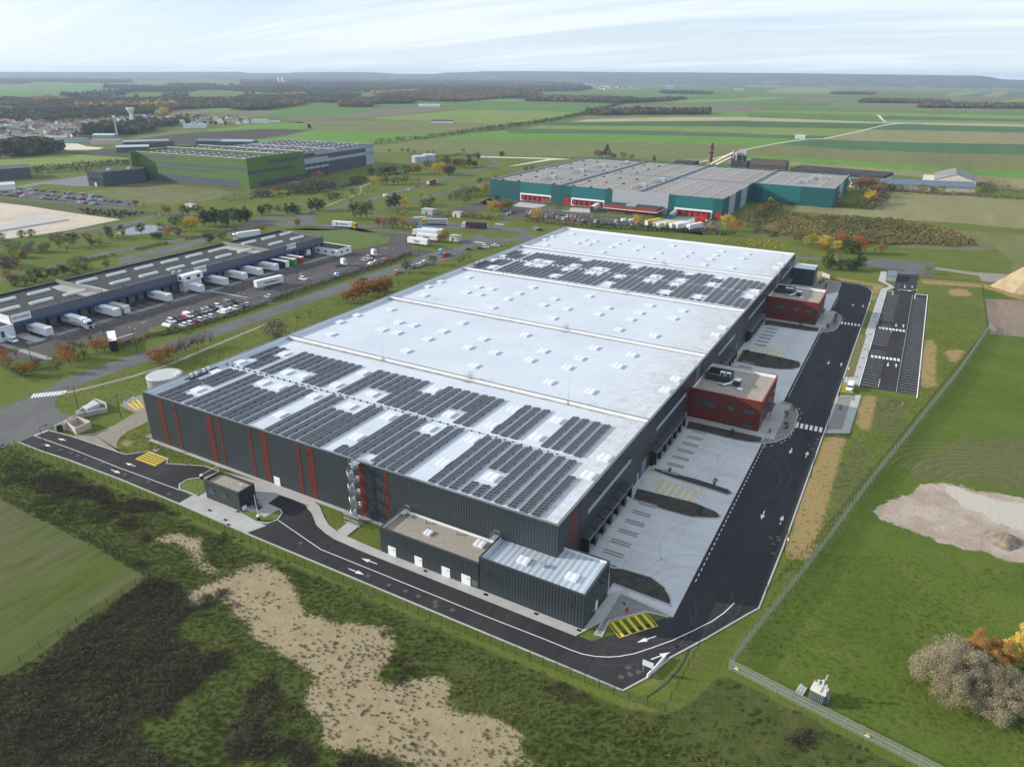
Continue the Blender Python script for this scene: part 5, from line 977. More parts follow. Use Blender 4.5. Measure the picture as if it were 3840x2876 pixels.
# ================================================================== fences
FG = mat('fence_green', (.006,.035,.022), .6); FB = mat('fence_galvanised', (.33,.36,.36), .5, .4)
MESHG = {}
def meshmat(name, col, cell=.12):
    """wire mesh panel: thin wires, the rest see-through"""
    if name in MATS: return MATS[name]
    m = bpy.data.materials.new(name); m.use_nodes = True; N = m.node_tree.nodes; L = m.node_tree.links; b = N['Principled BSDF']; b.inputs['Base Color'].default_value = (*col,1); b.inputs['Roughness'].default_value = .6
    tr = N.new('ShaderNodeBsdfTransparent'); mx = N.new('ShaderNodeMixShader'); mx.inputs[0].default_value = cell; L.new(tr.outputs[0], mx.inputs[1]); L.new(b.outputs[0], mx.inputs[2])
    L.new(mx.outputs[0], N['Material Output'].inputs[0]); MATS[name] = m; return m
WIREG = meshmat('green_wire_mesh', (.006,.035,.022), .16); WIREB = meshmat('galvanised_wire_mesh', (.33,.36,.35), .30)
def fence(label, pts, h, spacing, wire, postm, post_r=.05, brace=False, rails=0, group='fences', cap=100):
    r = thing('fence', label, 'fence', pts[0], 0, group); k = 0; extra = MB(); any_ = False; w = MB(); rl = MB()
    for a, b in zip(pts, pts[1:]):
        L_ = math.dist(a,b); n = max(1,round(L_/spacing)); w.add([(a[0],a[1],.05),(b[0],b[1],.05),(b[0],b[1],h-.05),(a[0],a[1],h-.05)], [(0,1,2,3)])
        for z in ([h*(.33+.0*i)+h*.33*i-.03 for i in range(rails)]): rl.tube((*a,z),(*b,z),.025,4)
        for i in range(n+(b == pts[-1])):
            x, y = a[0]+(b[0]-a[0])*i/n, a[1]+(b[1]-a[1])*i/n; q = MB() if k < cap-2 else extra
            q.cyl(x,y,0,h+.05,post_r,n=5)
            if brace: 
                nx_, ny_ = -(b[1]-a[1])/L_, (b[0]-a[0])/L_; q.tube((x,y,h*.8),(x-nx_*.9,y-ny_*.9,0),.03,4)
            if q is extra: any_ = True
            else: q.build('post', postm, r)
            k += 1
    if any_: stuff(extra.build('post', postm, r))
    w.build('wire_mesh', wire, r)
    if rails: rl.build('rail', postm, r)
    return r
fence('green mesh fence along the front perimeter road', gs(11,[(130,610),(590,790)])+[(30,-18.9),(62.7,-19.4),(114.4,-18.9),(139.0,-18.3),(144.5,-17.6)], 1.9, 2.5, WIREG, FG)
fence('green mesh fence up the east side to the grey fence corner', [(144.5,-17.6),(145.3,-2.4)]+[g(23,1760,650)]+[(153.2,20.5),(158.6,42),(177.0,130),(194.8,216),(195.1,286)], 1.9, 2.5, WIREG, FG)
fence('dark green mesh fence between the cultivated strip and the rough ground', gs(11,[(-250,930),(0,1015),(1000,1535)])+gs(21,[(830,0),(1165,188)]), 1.8, 2.5, WIREG, FG)
fence('row of green posts at the right edge of the cultivated strip', gs(21,[(1165,188),(600,545),(0,945),(-250,1100)]), 1.5, 3.0, WIREG, FG)
fence('tall galvanised security fence beside the east bank', [(150.8,-4.3)]+[g(24,0,700), g(24,560,0), (166,72), (175.5,117), (184.7,160.4), (195.2,217.4)], 2.6, 2.5, WIREB, FB, .045, True, 2)
fs = fence('low galvanised mesh fence along the bottom meadow', [(150.8,-4.3),(153.8,-4.7),(160.8,-6.0),(168.6,-7.3),(178.5,-9.0),(190,-11)], 2.1, 2.6, WIREB, FB, .05, False, 3)
for i, p in ((23,(1993,880)),(24,(938,1400))):
    c = g(i,p[0],p[1],1.3); MB().add([(c[0]-.3,c[1]-.08,1.1),(c[0]+.3,c[1]-.1,1.1),(c[0],c[1]-.09,1.6)],[(0,1,2)]).add([(c[0]-.35,c[1]-.07,.9),(c[0]+.35,c[1]-.09,.9),(c[0]+.35,c[1]-.09,1.1),(c[0]-.35,c[1]-.07,1.1)],[(0,1,2,3)],1).build('warning_sign', [mat('sign_yellow', (.75,.5,.02), .5), C_WHITE], fs)
fence('dark mesh fence across the far end of the car park', gs(58,[(370,180),(480,200),(960,240)]), 1.9, 2.8, WIREG, FG)
fence('pale post fence below the raked brown plot', gs(58,[(1010,555),(1050,600),(1270,620)]), 2.0, 3, WIREB, C_CONC)
# ================================================================== haulage depot on the left
DX0, DX1, DY0, DY1, DH = -143.2, -111.5, 25.3, 184.2, 8.0
C_DEP = mat('depot_fascia_blue_grey', (.12,.135,.165), .5, .1, .5, rib=(.9,.3,'y')); C_DROOF = patchy('dark_felt_roof', [(.055,.058,.062),(.08,.082,.084),(.04,.042,.046)], [(.1,.4,.7),(.9,.5,.75)], .9)
C_NAVY = mat('navy_parapet', (.012,.022,.05), .5); C_PALER = patchy('pale_roof_strip', [(.38,.37,.35),(.27,.25,.22)], [(.3,.4,.75)], .9)
sheet('depot_yard', [(-112,-10),(-112,192)]+gs(6,[(680,240),(900,268),(905,315)])+[g(6,900,318),(-101,205),(-104,225),(-116,232),(-150,238),(-150,244)]+gs(6,[(330,135),(560,125),(900,140),(1130,160),(1380,185),(1420,205),(1460,245),(1410,275),(1440,300),(1520,305),(1700,330),(1560,372),(1500,372),(1420,345)])+[(-66.5,186),(-66.5,112),(-64.5,104),(-67.5,98)]+gs(5,[(1500,945),(1390,915),(1340,925),(1225,960),(1215,1000)])+gs(31,[(2020,1150),(1820,1260),(1700,1190),(1450,1190),(1100,1330),(900,1300),(760,1440),(690,1480),(560,1480),(350,1460),(150,1440)])+[(-90,-10)], .022, ASPP)
sheet('depot_parking', [(-81.2,61),(-81.2,176),(-66.7,176),(-66.7,112),(-64.8,104),(-67.8,98),(-67.8,61)], .034, patchy('depot_parking_asphalt', [(.07,.068,.07),(.09,.088,.09)], [(.2,.4,.7)], .9))
sheet('lawn', gs(6,[(500,150),(900,138),(1140,175),(1258,208),(1210,250),(1030,295),(960,297),(800,235),(620,170)]), .1, mat('bright_lawn', (.085,.125,.02), .95, noise=(.5,.25), bump=(2.5,.15)))
sheet('lawn', gs(5,[(1225,958),(1340,930),(1440,940),(1500,960),(1360,1000),(1230,1020)]), .1, MATS['bright_lawn'])
sheet('concrete_apron', [(-103.2,24),(-103.2,186),(-99.8,186),(-99.8,24)], .034, patchy('apron_concrete', [(.26,.26,.24),(.2,.2,.185)], [(.5,.4,.7)], .9))
dp = thing('haulage_depot', 'long low blue-grey haulage depot with loading bays and barrel rooflights', 'depot', (DX1,DY0))
MB().box(DX1-.25,DY0,4.6,DX1,DY1,DH).build('fascia', C_DEP, dp); MB().box(DX1-.5,DY0,4.35,DX1+2.2,DY1-8,4.6).build('canopy', C_BLUE, dp)
MB().box(DX1-1.6,DY0,0,DX1-1.3,DY1,4.4).build('wall', mat('depot_wall', (.12,.13,.145), .6), dp)
MB().box(DX0,DY0,0,DX0+.3,DY1,DH-.05).build('wall', C_NAVY, dp); MB().box(DX0+.3,DY0,0,DX1-.25,DY0+.3,DH-.05).build('gable_wall', C_WHITE, dp); MB().box(DX0+.3,DY1-.3,0,DX1-.25,DY1,DH-.05).build('gable_wall', C_DEP, dp)
MB().box(DX0+.3,DY0+.3,7.0,DX1-.25,DY1-.3,7.2).build('roof', C_DROOF, dp)
MB().box(DX1-.4,DY0-.05,DH,DX1+.06,DY1+.05,DH+.08).box(DX0-.06,DY0-.05,DH,DX0+.4,DY1+.05,DH+.08).box(DX0+.4,DY0-.05,DH,DX1-.4,DY0+.3,DH+.07).box(DX0+.4,DY1-.3,DH,DX1-.4,DY1+.05,DH+.07).build('parapet_coping', C_COPE, dp)
MB().box(DX0+.3,DY0+.3,7.2,DX0+.4,DY1-.3,DH-.06).build('parapet_lining', C_NAVY, dp)
for y in (60.5,145.3):
    MB().box(DX0+.4,y-.2,7.2,DX1-.5,y+.2,8.9).build('fire_wall', mat('fire_wall_grey', (.23,.22,.2), .9), dp)
    MB().add([(DX0+4,y-4.5,7.215),(DX0+12,y-6,7.215),(DX1-12,y-5.5,7.215),(DX1-.4,y-5,7.215),(DX1-.4,y+4.5,7.215),(DX1-12,y+5,7.215),(DX0+12,y+4.5,7.215),(DX0+4,y+3,7.215)],[(0,1,2,3,4,5,6,7)]).build('pale_roof_strip', C_PALER, dp)
BR = mat('barrel_rooflight', (.60,.61,.57), .5, 0, .4, rib=(1.1,.12,'y'))
def barrel(x, y0, y1):
    m = MB(); n = 8; P = []
    for y in (y0, y1):
        for k in range(n+1): a = math.pi*k/n; P.append((x-1.1*math.cos(a), y, 7.35+.75*math.sin(a)))
    F = [(k, k+1, n+2+k, n+1+k) for k in range(n)]+[tuple(range(n,-1,-1)), tuple(range(n+1, 2*n+2))]; m.add(P, F); m.box(x-1.15,y0-.05,7.15,x+1.15,y1+.05,7.36)
    m.build('barrel_rooflight', BR, dp, smooth=False)
for y in (31.5,44.8,64.5,77.7,91,104.2,117.4,130.6,150.9,164.2,177): barrel(-135.2, y, y+8.4)
for y in (26,38.3,51.2,70.8,84,97.5,110.6,123.8,136.8,156.8,171.8): barrel(-122.2, y, y+8.4)
y = 32
while y < 182:
    if abs(y-99.5) > 5:
        d = MB().box(DX1-1.3,y-1.4,1.1,DX1-1.22,y+1.4,3.9).build('dock_door', mat('depot_dock_door', (.19,.20,.22), .6, rib=(.6,.15,'z')), dp)
        MB().box(DX1-1.22,y-.35,2.6,DX1-1.19,y+.35,2.85).build('door_window', C_DARK, d); MB().box(DX1-1.3,y-1.9,.7,DX1-.9,y-1.45,4.2).box(DX1-1.3,y+1.45,.7,DX1-.9,y+1.9,4.2).build('dock_pad', C_DARK, dp)
    y += 4.05
for y in (44,70,120,170): MB().box(DX1-1.3,y-.5,7.2,DX1-.9,y,8.4).build('roof_post', C_DARK, dp)
for x, y in ((-113.9,94.5),(-113.2,97)): MB().box(x-1,y-.5,7.2,x+.6,y+.9,8.5).build('roof_unit', C_GALV, dp)
def sign(y0, y1, z0, z1, par): return MB().box(DX1+.02,y0,z0,DX1+.12,y1,z1).build('signboard', C_WHITE, par)
s1 = sign(25.6,32.4,5.4,8.1,dp); lettering(s1,'SCHENKER',1.05,east(DX1+.13,27.65,6.45),INK,bold=.02,width=4.3,world=True); lettering(s1,'DB',.85,east(DX1+.13,26.15,6.5),INKR,bold=.02,width=1.05,world=True)
m = MB(); [m.box(DX1+.12,a,b,DX1+.14,c,d) for a,b,c,d in ((26.0,6.35,27.4,6.43),(26.0,7.25,27.4,7.33),(26.0,6.43,26.08,7.25),(27.32,6.43,27.4,7.25))]; m.build('logo_frame', INKR, s1)
for y0 in (103.0, 158.0):
    s_ = sign(y0,y0+6.2,5.7,8.6 if y0 < 120 else 8.4,dp); lettering(s_,'ETOILE',1.2,east(DX1+.13,y0+2.1,7.0),INKB,shear=.25,bold=.03,width=3.9,world=True); MB().box(DX1+.12,y0+2.4,6.35,DX1+.14,y0+5.7,6.5).build('logo_line', INKO, s_)
    m = MB(); m2 = MB()
    for k in range(14):
        a = math.radians(70+k*16); m.add([(DX1+.13+.001*k,y0+1.25+r_*math.cos(b_),7.1+r_*math.sin(b_)) for r_, b_ in ((.75,a),(1.05,a),(1.05,a+.28),(.75,a+.28))],[(0,3,2,1)])
    m.build('logo_arc', INKO if y0 < 0 else INK, s_); m2.add([(DX1+.15,y0+1.0,7.4),(DX1+.15,y0+1.9,7.3),(DX1+.15,y0+1.6,6.6),(DX1+.15,y0+1.1,6.8)],[(0,3,2,1)]).build('logo_bird', mat('sky_blue', (.04,.3,.65), .5), s_)
cb = thing('control_cabin', 'white two-storey control cabin under the depot fascia', 'cabin', (DX1,96))
MB().box(DX1-1,94.6,0,DX1+3.4,103.2,4.2).build('lower_storey', C_WHITE, cb); MB().box(DX1-.02+.05,94.0,4.62,DX1+4.2,103.8,7.4).box(DX1+.05,94,7.4,DX1+4.3,103.9,7.5).build('upper_storey', C_WHITE, cb)
for y in (95.5,100.6): MB().box(DX1+4.2,y,5.4,DX1+4.26,y+1.8,6.6).build('window', C_GLASS, cb)
MB().box(DX1+1,93.94,5.4,DX1+2.4,94,6.6).build('window', C_GLASS, cb); MB().box(DX1+3.4,96,1.0,DX1+3.46,98,2.2).build('window', C_GLASS, cb); MB().box(DX1+3.4,100,.0,DX1+3.46,101,2.1).build('door', C_GLASS, cb)
of = thing('office_building', 'low white flat-roofed office at the right end of the depot', 'office building', (-96.6,177.8))
flatbox(of, -115.9, 178.6, -96.9, 189.3, 3.5, C_WHITE, C_DROOF, C_WHITE, .35)
for y in (181,185.5): MB().box(-96.9,y,1.3,-96.84,y+1.4,2.3).build('window', C_GLASS, of)
for x in (-111,-106,-101): MB().box(x,178.54,1.3,x+1.4,178.6,2.3).build('window', C_GLASS, of)
of = thing('office_building', 'white panelled two-window office at the left end of the depot', 'office building', (-110,25))
flatbox(of, -140, 4, -110.1, 25.2, 5.3, mat('white_panels', (.68,.70,.72), .5, rib=(1.0,.08,'z')), C_DROOF, C_WHITE, .5)
for y in (16.5,20.5): MB().box(-110.1,y,1.6,-110.04,y+1.2,3.7).build('window', C_GLASS, of)
MB().box(-112,25.3,.0,-108.6,29.0,.9).box(-108.6,25.6,.0,-99,29.0,.45).build('loading_ramp', C_CONC, dp)
# trailers and lorries at the bays
def trailer(y, lab, col=None, x=-106.4, rz=0):
    mm = {'cargo_box':[col]} if col else {}
    if col and col.name != 'grey_box': mm['front_panel'] = [col]
    return TRAILER.place((x, y, 0), rz, lab, 'trailers at the depot bays', mats=mm or {'cargo_box':[None]})
GB = mat('grey_box', (.40,.40,.38), .6, noise=(1.2,.15)); NB = mat('navy_box', (.02,.035,.075), .5); GRB = mat('green_box', (.06,.30,.05), .5); RB = mat('red_box', (.42,.03,.04), .5)
def db(r, w=3.6, x=-4.9, z=2.4):
    lettering(r,'SCHENKER',.8,south(x+1.15,-1.285,z),INK,bold=.015,width=w-1.1); lettering(r,'DB',.7,south(x,-1.285,z+.03),INKR,bold=.02,width=.85)
for y, lab in ((30.9,'white lettered trailer nearest the left end of the depot'),(57.0,'white lettered trailer beside the grey-topped one'),(80.0,'white lettered trailer standing alone in the middle bays'),(96.0,'white lettered trailer right below the control cabin'),(108.9,'white lettered trailer first right of the control cabin'),(119.6,'white lettered trailer second right of the control cabin')): db(trailer(y+.6, lab))
trailer(61.6,'plain trailer with grey dirty roof beside the second white one',GB); trailer(129.5,'plain pale trailer between lettered ones and the tree-logo one')
r = trailer(139.3,'white trailer with green leaf logo and green name'); lettering(r,'SELLIER',.8,south(-.5,-1.285,2.2),INKG,bold=.015,width=3.4)
m = MB(); [m.tube((-1.6+dx,-1.29,2.3+dz),(-1.6+dx,-1.285,2.3+dz),.33,8) for dx,dz in ((0,.45),(-.3,0),(.3,0))]; m.build('leaf_logo', INKG, r, local=True)
m = MB(); m.add([(-5.6+.9*math.cos(a)*k,-1.286,2.6+.9*math.sin(a)*k) for a,k in [(i*.52,1 if i%2 else .6) for i in range(12)]],[tuple(range(12))]); m.build('tree_logo', mat('grey_green', (.25,.33,.28), .6), r, local=True)
r = trailer(146.0,'dark navy trailer with white roof next to the green one',NB); MB().box(-6.7,-1.26,3.95,6.7,1.26,3.98).build('roof_panel', C_WHITE, r, local=True); MB().box(6.79,-1.2,1.15,6.83,1.2,3.9).build('end_panel', C_WHITE, r, local=True)
r = trailer(151.3,'bright green trailer with white loop logo',GRB); MB().box(-6.7,-1.26,3.95,6.7,1.26,3.98).build('roof_panel', C_WHITE, r, local=True)
m = MB()
for cz, rr in ((3.15,.55),(1.95,.55)):
    for k in range(16):
        a0, a1 = k*math.pi/8, (k+1)*math.pi/8; m.add([(3.6+r_*math.cos(a),-1.29,cz+r_*math.sin(a)) for r_, a in ((.4,a0),(.66,a0),(.66,a1),(.4,a1))],[(0,1,2,3)])
m.build('loop_logo', C_WHITE, r, local=True)
r = trailer(156.2,'red trailer with white roof last in the row',RB); MB().box(-6.7,-1.26,3.95,6.7,1.26,3.98).build('roof_panel', C_WHITE, r, local=True)
r = LORRY.place((-104.3,44.2,0), .0, 'white lorry with big black slogan on its side at the bays', 'trailers at the depot bays')
lettering(r,'#WeKeep',1.35,south(-7.7,-1.285,2.55),INK,bold=.03,width=5.2); lettering(r,'EuropeMoving',1.2,south(-5.2,-1.285,1.35),INK,bold=.02,width=9.4); lettering(r,'DB SCHENKER',.35,south(1.4,-1.285,3.3),INKR,width=2.6)
p = g(32,1360,690); q = g(32,1700,610); r = TRAILER.place(((p[0]+q[0])/2-1.0,(p[1]+q[1])/2+.2,0), math.atan2(q[1]-p[1],q[0]-p[0])+math.pi, 'white trailer with large black name parked alone in the yard', None)
lettering(r,'TRANSBACO',1.25,Matrix(((-1,0,0,3.2),(0,0,1,1.285),(0,1,0,1.95),(0,0,0,1))),INK,bold=.045,width=7.6)
TRACTOR.place((*g(32,2080,235),0), math.pi*.97, 'white tractor unit backed into the shade by the low office', 'tractor units in the depot')
TRACTOR.place((*g(6,1085,360),0), 1.2, 'white tractor unit beside the two silver cars', 'tractor units in the depot'); TRACTOR.place((*g(6,835,440),0), 1.35, 'white tractor unit alone in the middle of the parking', 'tractor units in the depot')
a = g(31,1685,1160,3.95); b = g(31,1810,1145,3.95); c = g(31,1658,1005,3.95); u = math.atan2(c[1]-a[1], c[0]-a[0]); L_ = min(12.5, math.dist(a,c)); cc = ((a[0]+b[0])/2+math.cos(u)*L_/2, (a[1]+b[1])/2+math.sin(u)*L_/2)
r = thing('box_trailer', 'tall box trailer with white roof and black rear end by the hedge', 'trailer', cc); T = Matrix.Translation((*cc,0)) @ Matrix.Rotation(u,4,'Z')
MB().xf(T).box(-L_/2,-1.25,1.0,L_/2,1.25,3.9).build('cargo_box', mat('black_curtain_side', (.02,.02,.024), .6), r); MB().xf(T).box(-L_/2-.02,-1.27,3.9,L_/2+.02,1.27,3.97).build('roof_panel', C_WHITE, r)
for x in (-L_/2+1.5,-L_/2+2.8): 
    for s in (-1,1): MB().xf(T).tube((x,s*.9,.5),(x,s*1.2,.5),.5,12).build('wheel', TYRE, r)
MB().xf(T).box(-L_/2+.5,-1.1,.3,L_/2-.5,1.1,1.0).build('chassis', TYRE, r)
# cars of the depot
cs = [('suv','white',64.9),('hatch','black',67.6),('hatch','red',70.1),('van','white',72.5),('hatch','grey',74.8),('saloon','navy',77.2),('hatch','beige',79.5),('hatch','silver',81.7),('suv','black',84.2),('suv','white',86.7),('van','grey',91.9),('suv','black',94.4)]
nm = {'hatch':'hatchback','saloon':'saloon','suv':'estate','van':'van'}
for i, (k, c, y) in enumerate(cs): car(k, c, (-78.3, y), .0+random.uniform(-.04,.04), '%s %s, %s from left in the upper depot car row' % (c, nm[k], ordinal(i)), 'cars in the upper depot row')
cs = [('hatch','white',64.3),('hatch','white',66.7),('hatch','red',69),('suv','white',71.2),('hatch','silver',73.8),('hatch','white',76.3),('van','white',82.5),('hatch','white',85.2),('suv','white',88.3),('hatch','grey',91.8),('hatch','silver',94.2)]
for i, (k, c, y) in enumerate(cs): car(k, c, (-70.6, y), math.pi+random.uniform(-.04,.04), '%s %s, %s from left in the lower depot car row' % (c, nm[k], ordinal(i)), 'cars in the lower depot row')
for k, c, i, p, rz, lab in (('suv','white',6,(525,552),0,'white car alone by a kerb tip right of the lone trailer'),('hatch','silver',6,(235,700),math.pi,'silver car at the hedge end left of the lamp'),('hatch','pale_blue',6,(805,518),math.pi,'pale blue car at the hedge'),('hatch','silver',6,(1035,395),0,'silver car left of a pair by the tractor unit'),('suv','silver',6,(1070,380),0,'silver car right of a pair by the tractor unit'),
    ('hatch','white',6,(1085,430),math.pi,'white car lowest by the hedge below the silver pair'),('hatch','grey',6,(1130,412),math.pi,'grey car at the hedge right of the white one'),('hatch','red',6,(1207,390),math.pi,'red car at the hedge near the gate'),('van','pale_blue',6,(1660,332),-1.2,'blue van on the road near the depot gate'),('van','red',6,(1693,362),-1.2,'red van on the verge beside the road'),('hatch','black',6,(1730,352),-1.2,'black car on the verge behind the red van'),
    ('hatch','grey',6,(1430,457),-1.3,'dark grey car on the verge below the young tree'),('hatch','silver',6,(1465,445),-1.3,'silver car parked beside the dark grey one'),('hatch','white',6,(1490,438),-1.3,'white car wedged among the verge cars'),('van','silver',6,(1522,425),-1.3,'silver van last of the verge cars'),('saloon','yellow',6,(1300,495),2.0,'pale yellow old car half hidden by twigs'),
    ('hatch','black',6,(1905,305),.3,'black car under bare trees by the junction'),('hatch','black',6,(1998,298),.3,'black car on the grass by the fence'),('suv','white',6,(2035,287),.3,'white car on the grass by the roundabout'),('saloon','white',6,(2118,275),.3,'white saloon on the grass near the roundabout'),('hatch','silver',38,(1172,188),.8,'silver car first of three by the grass bend'),('hatch','white',38,(1190,192),.8,'white car between the silver and the black one'),('hatch','black',38,(1205,197),.8,'black car last of three by the grass bend'),
    ('van','white',31,(200,1165),.0,'white van with green mark beside the left office')): car(k, c, g(i,*p), rz, lab, 'cars around the depot and verges')
m = MB()
for y in [63.3+2.45*k for k in range(46)]: m.strip([(-80.8,y),(-76,y)],.09,.045)
for y in [63.3+2.45*k for k in range(20)]: m.strip([(-72.9,y),(-68.2,y)],.09,.045)
for y in [34+4.05*k for k in range(37)]: m.strip([(-109.8,y-2),(-96,y-2)],.09,.045); m.strip([(-99.6,y),(-96.6,y)],.07,.045)
mark(m)
zebra(31,(20,1205),(790,1440),34,2.1,.3); zebra(32,(700,708),(1185,795),24,1.8,.3); zebra(31,(1830,1110),(2070,1040),8,.6,.6); zebra(6,(900,318),(1160,350),14,1.4,.3)
zebra(38,(740,275),(815,285),8,3,.5); zebra(38,(895,150),(950,155),7,3,.5); zebra(38,(325,105),(400,100),7,4,.6); zebra(38,(80,125),(155,125),8,3,.5)
arrow2(5,(1165,912),(1225,893),.4); arrow2(6,(480,505),(530,497),.4); arrow2(6,(1185,285),(1225,295),.5)
cn = thing('shelter', 'white curved shelter roof on thin posts at the car park corner', 'shelter', g(32,75,1210)); a, b, c = g(32,18,1190,2.3), g(32,128,1213,2.3), g(32,178,1160,2.6); 
n = 8; P = []
for k in range(n+1):
    t = k/n; z = 2.2+.8*math.sin(math.pi*(.15+.7*t)); 
    for e in (0, 1): P.append((a[0]+(b[0]-a[0])*e+(c[0]-b[0])*t, a[1]+(b[1]-a[1])*e+(c[1]-b[1])*t, z))
MB().add(P, [(2*k,2*k+1,2*k+3,2*k+2) for k in range(n)]).build('roof', mat('translucent_white', (.62,.62,.56), .4), cn)
m = MB()
for q in (0,1,2*n,2*n+1): m.tube((P[q][0],P[q][1],0),P[q],.05,5)
m.build('post', C_GALV, cn)
fence('dark mesh fence round the depot parking on the road side', gs(5,[(0,1270),(275,1402),(380,1375)]), 1.8, 2.5, WIREG, FG)
fence('dark mesh fence along the hedge between depot and road', [g(31,900,1500),g(31,1700,1380),g(32,0,1330),(-64.8,66),(-64.6,100),(-63.8,104),(-63.6,176),g(6,1420,345)], 1.9, 3, WIREG, FG)
fence('dark fence on the grass west of the warehouse', [(-14,36),(-13,110),(-12,180),(-11,262)], 2.0, 3, WIREG, FG)
fence('dark fence behind the depot beside the lane', [(-150,40),(-152,120),(-155,200)], 1.6, 3, WIREG, FG)
# ================================================================== roads and water further out
sheet('main_road', gs(2,[(600,1338),(1000,1245),(1400,1135),(1640,1072),(1900,1000),(2100,945),(2155,925),(2160,905),(2110,885),(1990,866),(1990,874),(2080,893),(2120,915),(2110,930),(1900,985),(1640,1055),(1250,1155),(1000,1222),(640,1318)]), .04, ASPO)
sheet('main_road', gs(2,[(-1000,1700),(-400,1560),(100,1405),(130,1370),(300,1345),(480,1335),(600,1335),(620,1352),(600,1385),(640,1410),(800,1420),(1100,1425),(1260,1395),(1400,1375),(1480,1345),(1545,1355),(1700,1385),(1850,1430),(2090,1440),(2200,1380),(2235,1385),(2160,1440),(2340,1460),(2420,1490),(2450,1520),(2430,1545),(2300,1560),(2100,1570),(1900,1560),(1960,1500),(2050,1530),(2250,1535),(2330,1515),(2330,1490),(2200,1480),(1850,1460),(1500,1425),(1400,1400),(1250,1420),(1100,1450),(780,1450),(600,1420),(490,1435),(380,1440),(200,1420),(0,1470),(-400,1610),(-1000,1760)]), .036, ASPO)
sheet('slip_road', gs(38,[(60,95),(40,75),(60,55),(130,40),(260,10),(290,0),(230,0),(110,38),(45,55),(30,75),(45,95),(130,130),(165,130)]), .04, ASPO)
sheet('slip_road', gs(2,[(1400,1250),(1700,1160),(2070,1075),(2400,960),(2400,950),(2070,1062),(1700,1145),(1390,1238)]), .04, ASPO)
sheet('public_road', [(-60,211),(-43,211)]+gs(38,[(700,330),(760,300),(820,280),(760,268),(640,275),(700,290),(640,310),(480,345)]), .028, ASPO)
sheet('public_road', gs(38,[(600,238),(700,262),(850,275),(900,262),(1060,240),(1075,215),(1030,195),(930,182),(930,172),(1060,178),(1110,200),(1180,225),(1150,245),(1000,275),(850,295),(700,283),(560,252),(300,228),(0,190),(0,183),(300,215),(530,238)]), .029, ASPO)
sheet('teal_yard', gs(38,[(520,60),(700,20),(770,12),(830,-30),(900,-60),(1010,-60),(1270,0),(1700,60),(2300,160),(2350,230),(1500,150),(1270,135),(900,120),(960,60),(870,30),(700,20),(640,45)][:10])+gs(3,[(2000,1395),(1990,1470),(1800,1480),(900,1410),(400,1370),(200,1350),(180,1300),(0,1240),(90,1200),(240,1270)]), .03, ASPP)
sheet('teal_yard', gs(38,[(450,100),(470,60),(600,62),(600,40),(760,10),(830,40),(770,62),(640,75),(560,100),(430,120)]), .034, ASPP)
sheet('teal_yard', gs(3,[(80,1205),(320,1230),(1000,1300),(1030,1325),(1460,1370),(1590,1350),(1910,1380),(2000,1390),(1990,1475),(1750,1475),(900,1400),(380,1365),(200,1355),(190,1290)]), .032, ASPP)
for q in ([(270,1265),(330,1235),(560,1258),(500,1280),(440,1285)],[(680,1310),(770,1280),(1000,1300),(905,1325)],[(1545,1395),(1600,1350),(1900,1378),(1860,1400),(1830,1410)]): sheet('concrete_apron', gs(3,q), .04, C_CONC)
for q in ([(495,1290),(570,1258),(650,1262),(600,1300)],[(660,1305),(710,1268),(750,1275),(740,1310)],[(940,1345),(1040,1325),(1460,1368),(1510,1345),(1540,1345),(1505,1395)],[(1240,1378),(1300,1375),(1500,1395),(1480,1400)],[(1840,1425),(1890,1385),(1920,1388),(1880,1420)],[(1940,1420),(1995,1390),(1990,1425)]): sheet('lawn', gs(3,q), .05, MATS['bright_lawn'])
sheet('lawn', gs(54,[(730,350),(800,335),(900,335),(930,348),(880,360),(740,370)]), .1, MATS['bright_lawn'])
dashes(gs(3,[(280,1270),(900,1335)]), 2, 1.5, .5, .05); dashes(gs(3,[(1000,1370),(1800,1440),(1960,1450)]), 2, 1.5, .5, .05)
dashes(gs(3,[(880,1335),(1540,1400)]), 2, 1.5, .4, .05)
WATER = mat('pond_water', (.03,.045,.05), .06, 0, 1.0)
sheet('pond', gs(1,[(950,1500),(1000,1480),(1100,1440),(1200,1425),(1380,1432),(1470,1440),(1500,1465),(1400,1480),(1250,1495),(1080,1508)]), .03, WATER)
sheet('pond', gs(2,[(815,1108),(880,1085),(960,1078),(1045,1076),(1000,1095),(900,1112),(850,1120)]), .03, WATER)
sheet('quay', gs(1,[(780,1482),(1060,1420),(1140,1408),(1140,1430),(1060,1442),(860,1490)]), .2, mat('dark_quay', (.07,.08,.09), .8))
sheet('footpath', gs(2,[(700,1270),(860,1205),(950,1180),(990,1160),(1000,1140),(990,1110),(1080,1075),(1090,1082),(1005,1112),(1012,1140),(1000,1168),(950,1190),(860,1215),(715,1275)]), .03, GRVL)
sheet('lane', gs(1,[(480,1500),(800,1440),(1130,1390),(1280,1340),(1340,1320),(1900,1335),(1900,1345),(1360,1340),(1290,1360),(1150,1405),(800,1460),(560,1510),(570,1548),(460,1548)]), .03, ASPO)
sheet('lane', gs(5,[(0,530),(200,500),(480,420),(800,335),(1090,280),(1500,210),(1800,150),(2212,30),(2212,60),(1800,175),(1500,235),(1090,305),(800,365),(480,450),(200,530),(0,560)]), .03, ASPO)
SAND = patchy('building_site_sand', [(.52,.44,.34),(.42,.36,.28),(.58,.54,.48)], [(.05,.4,.65),(.3,.5,.8)], .95)
sheet('sand_lot', gs(1,[(0,1240),(250,1270),(500,1310),(700,1340),(1000,1380),(850,1410),(560,1470),(300,1510),(0,1548),(-300,1600),(-300,1230)]), .03, SAND)
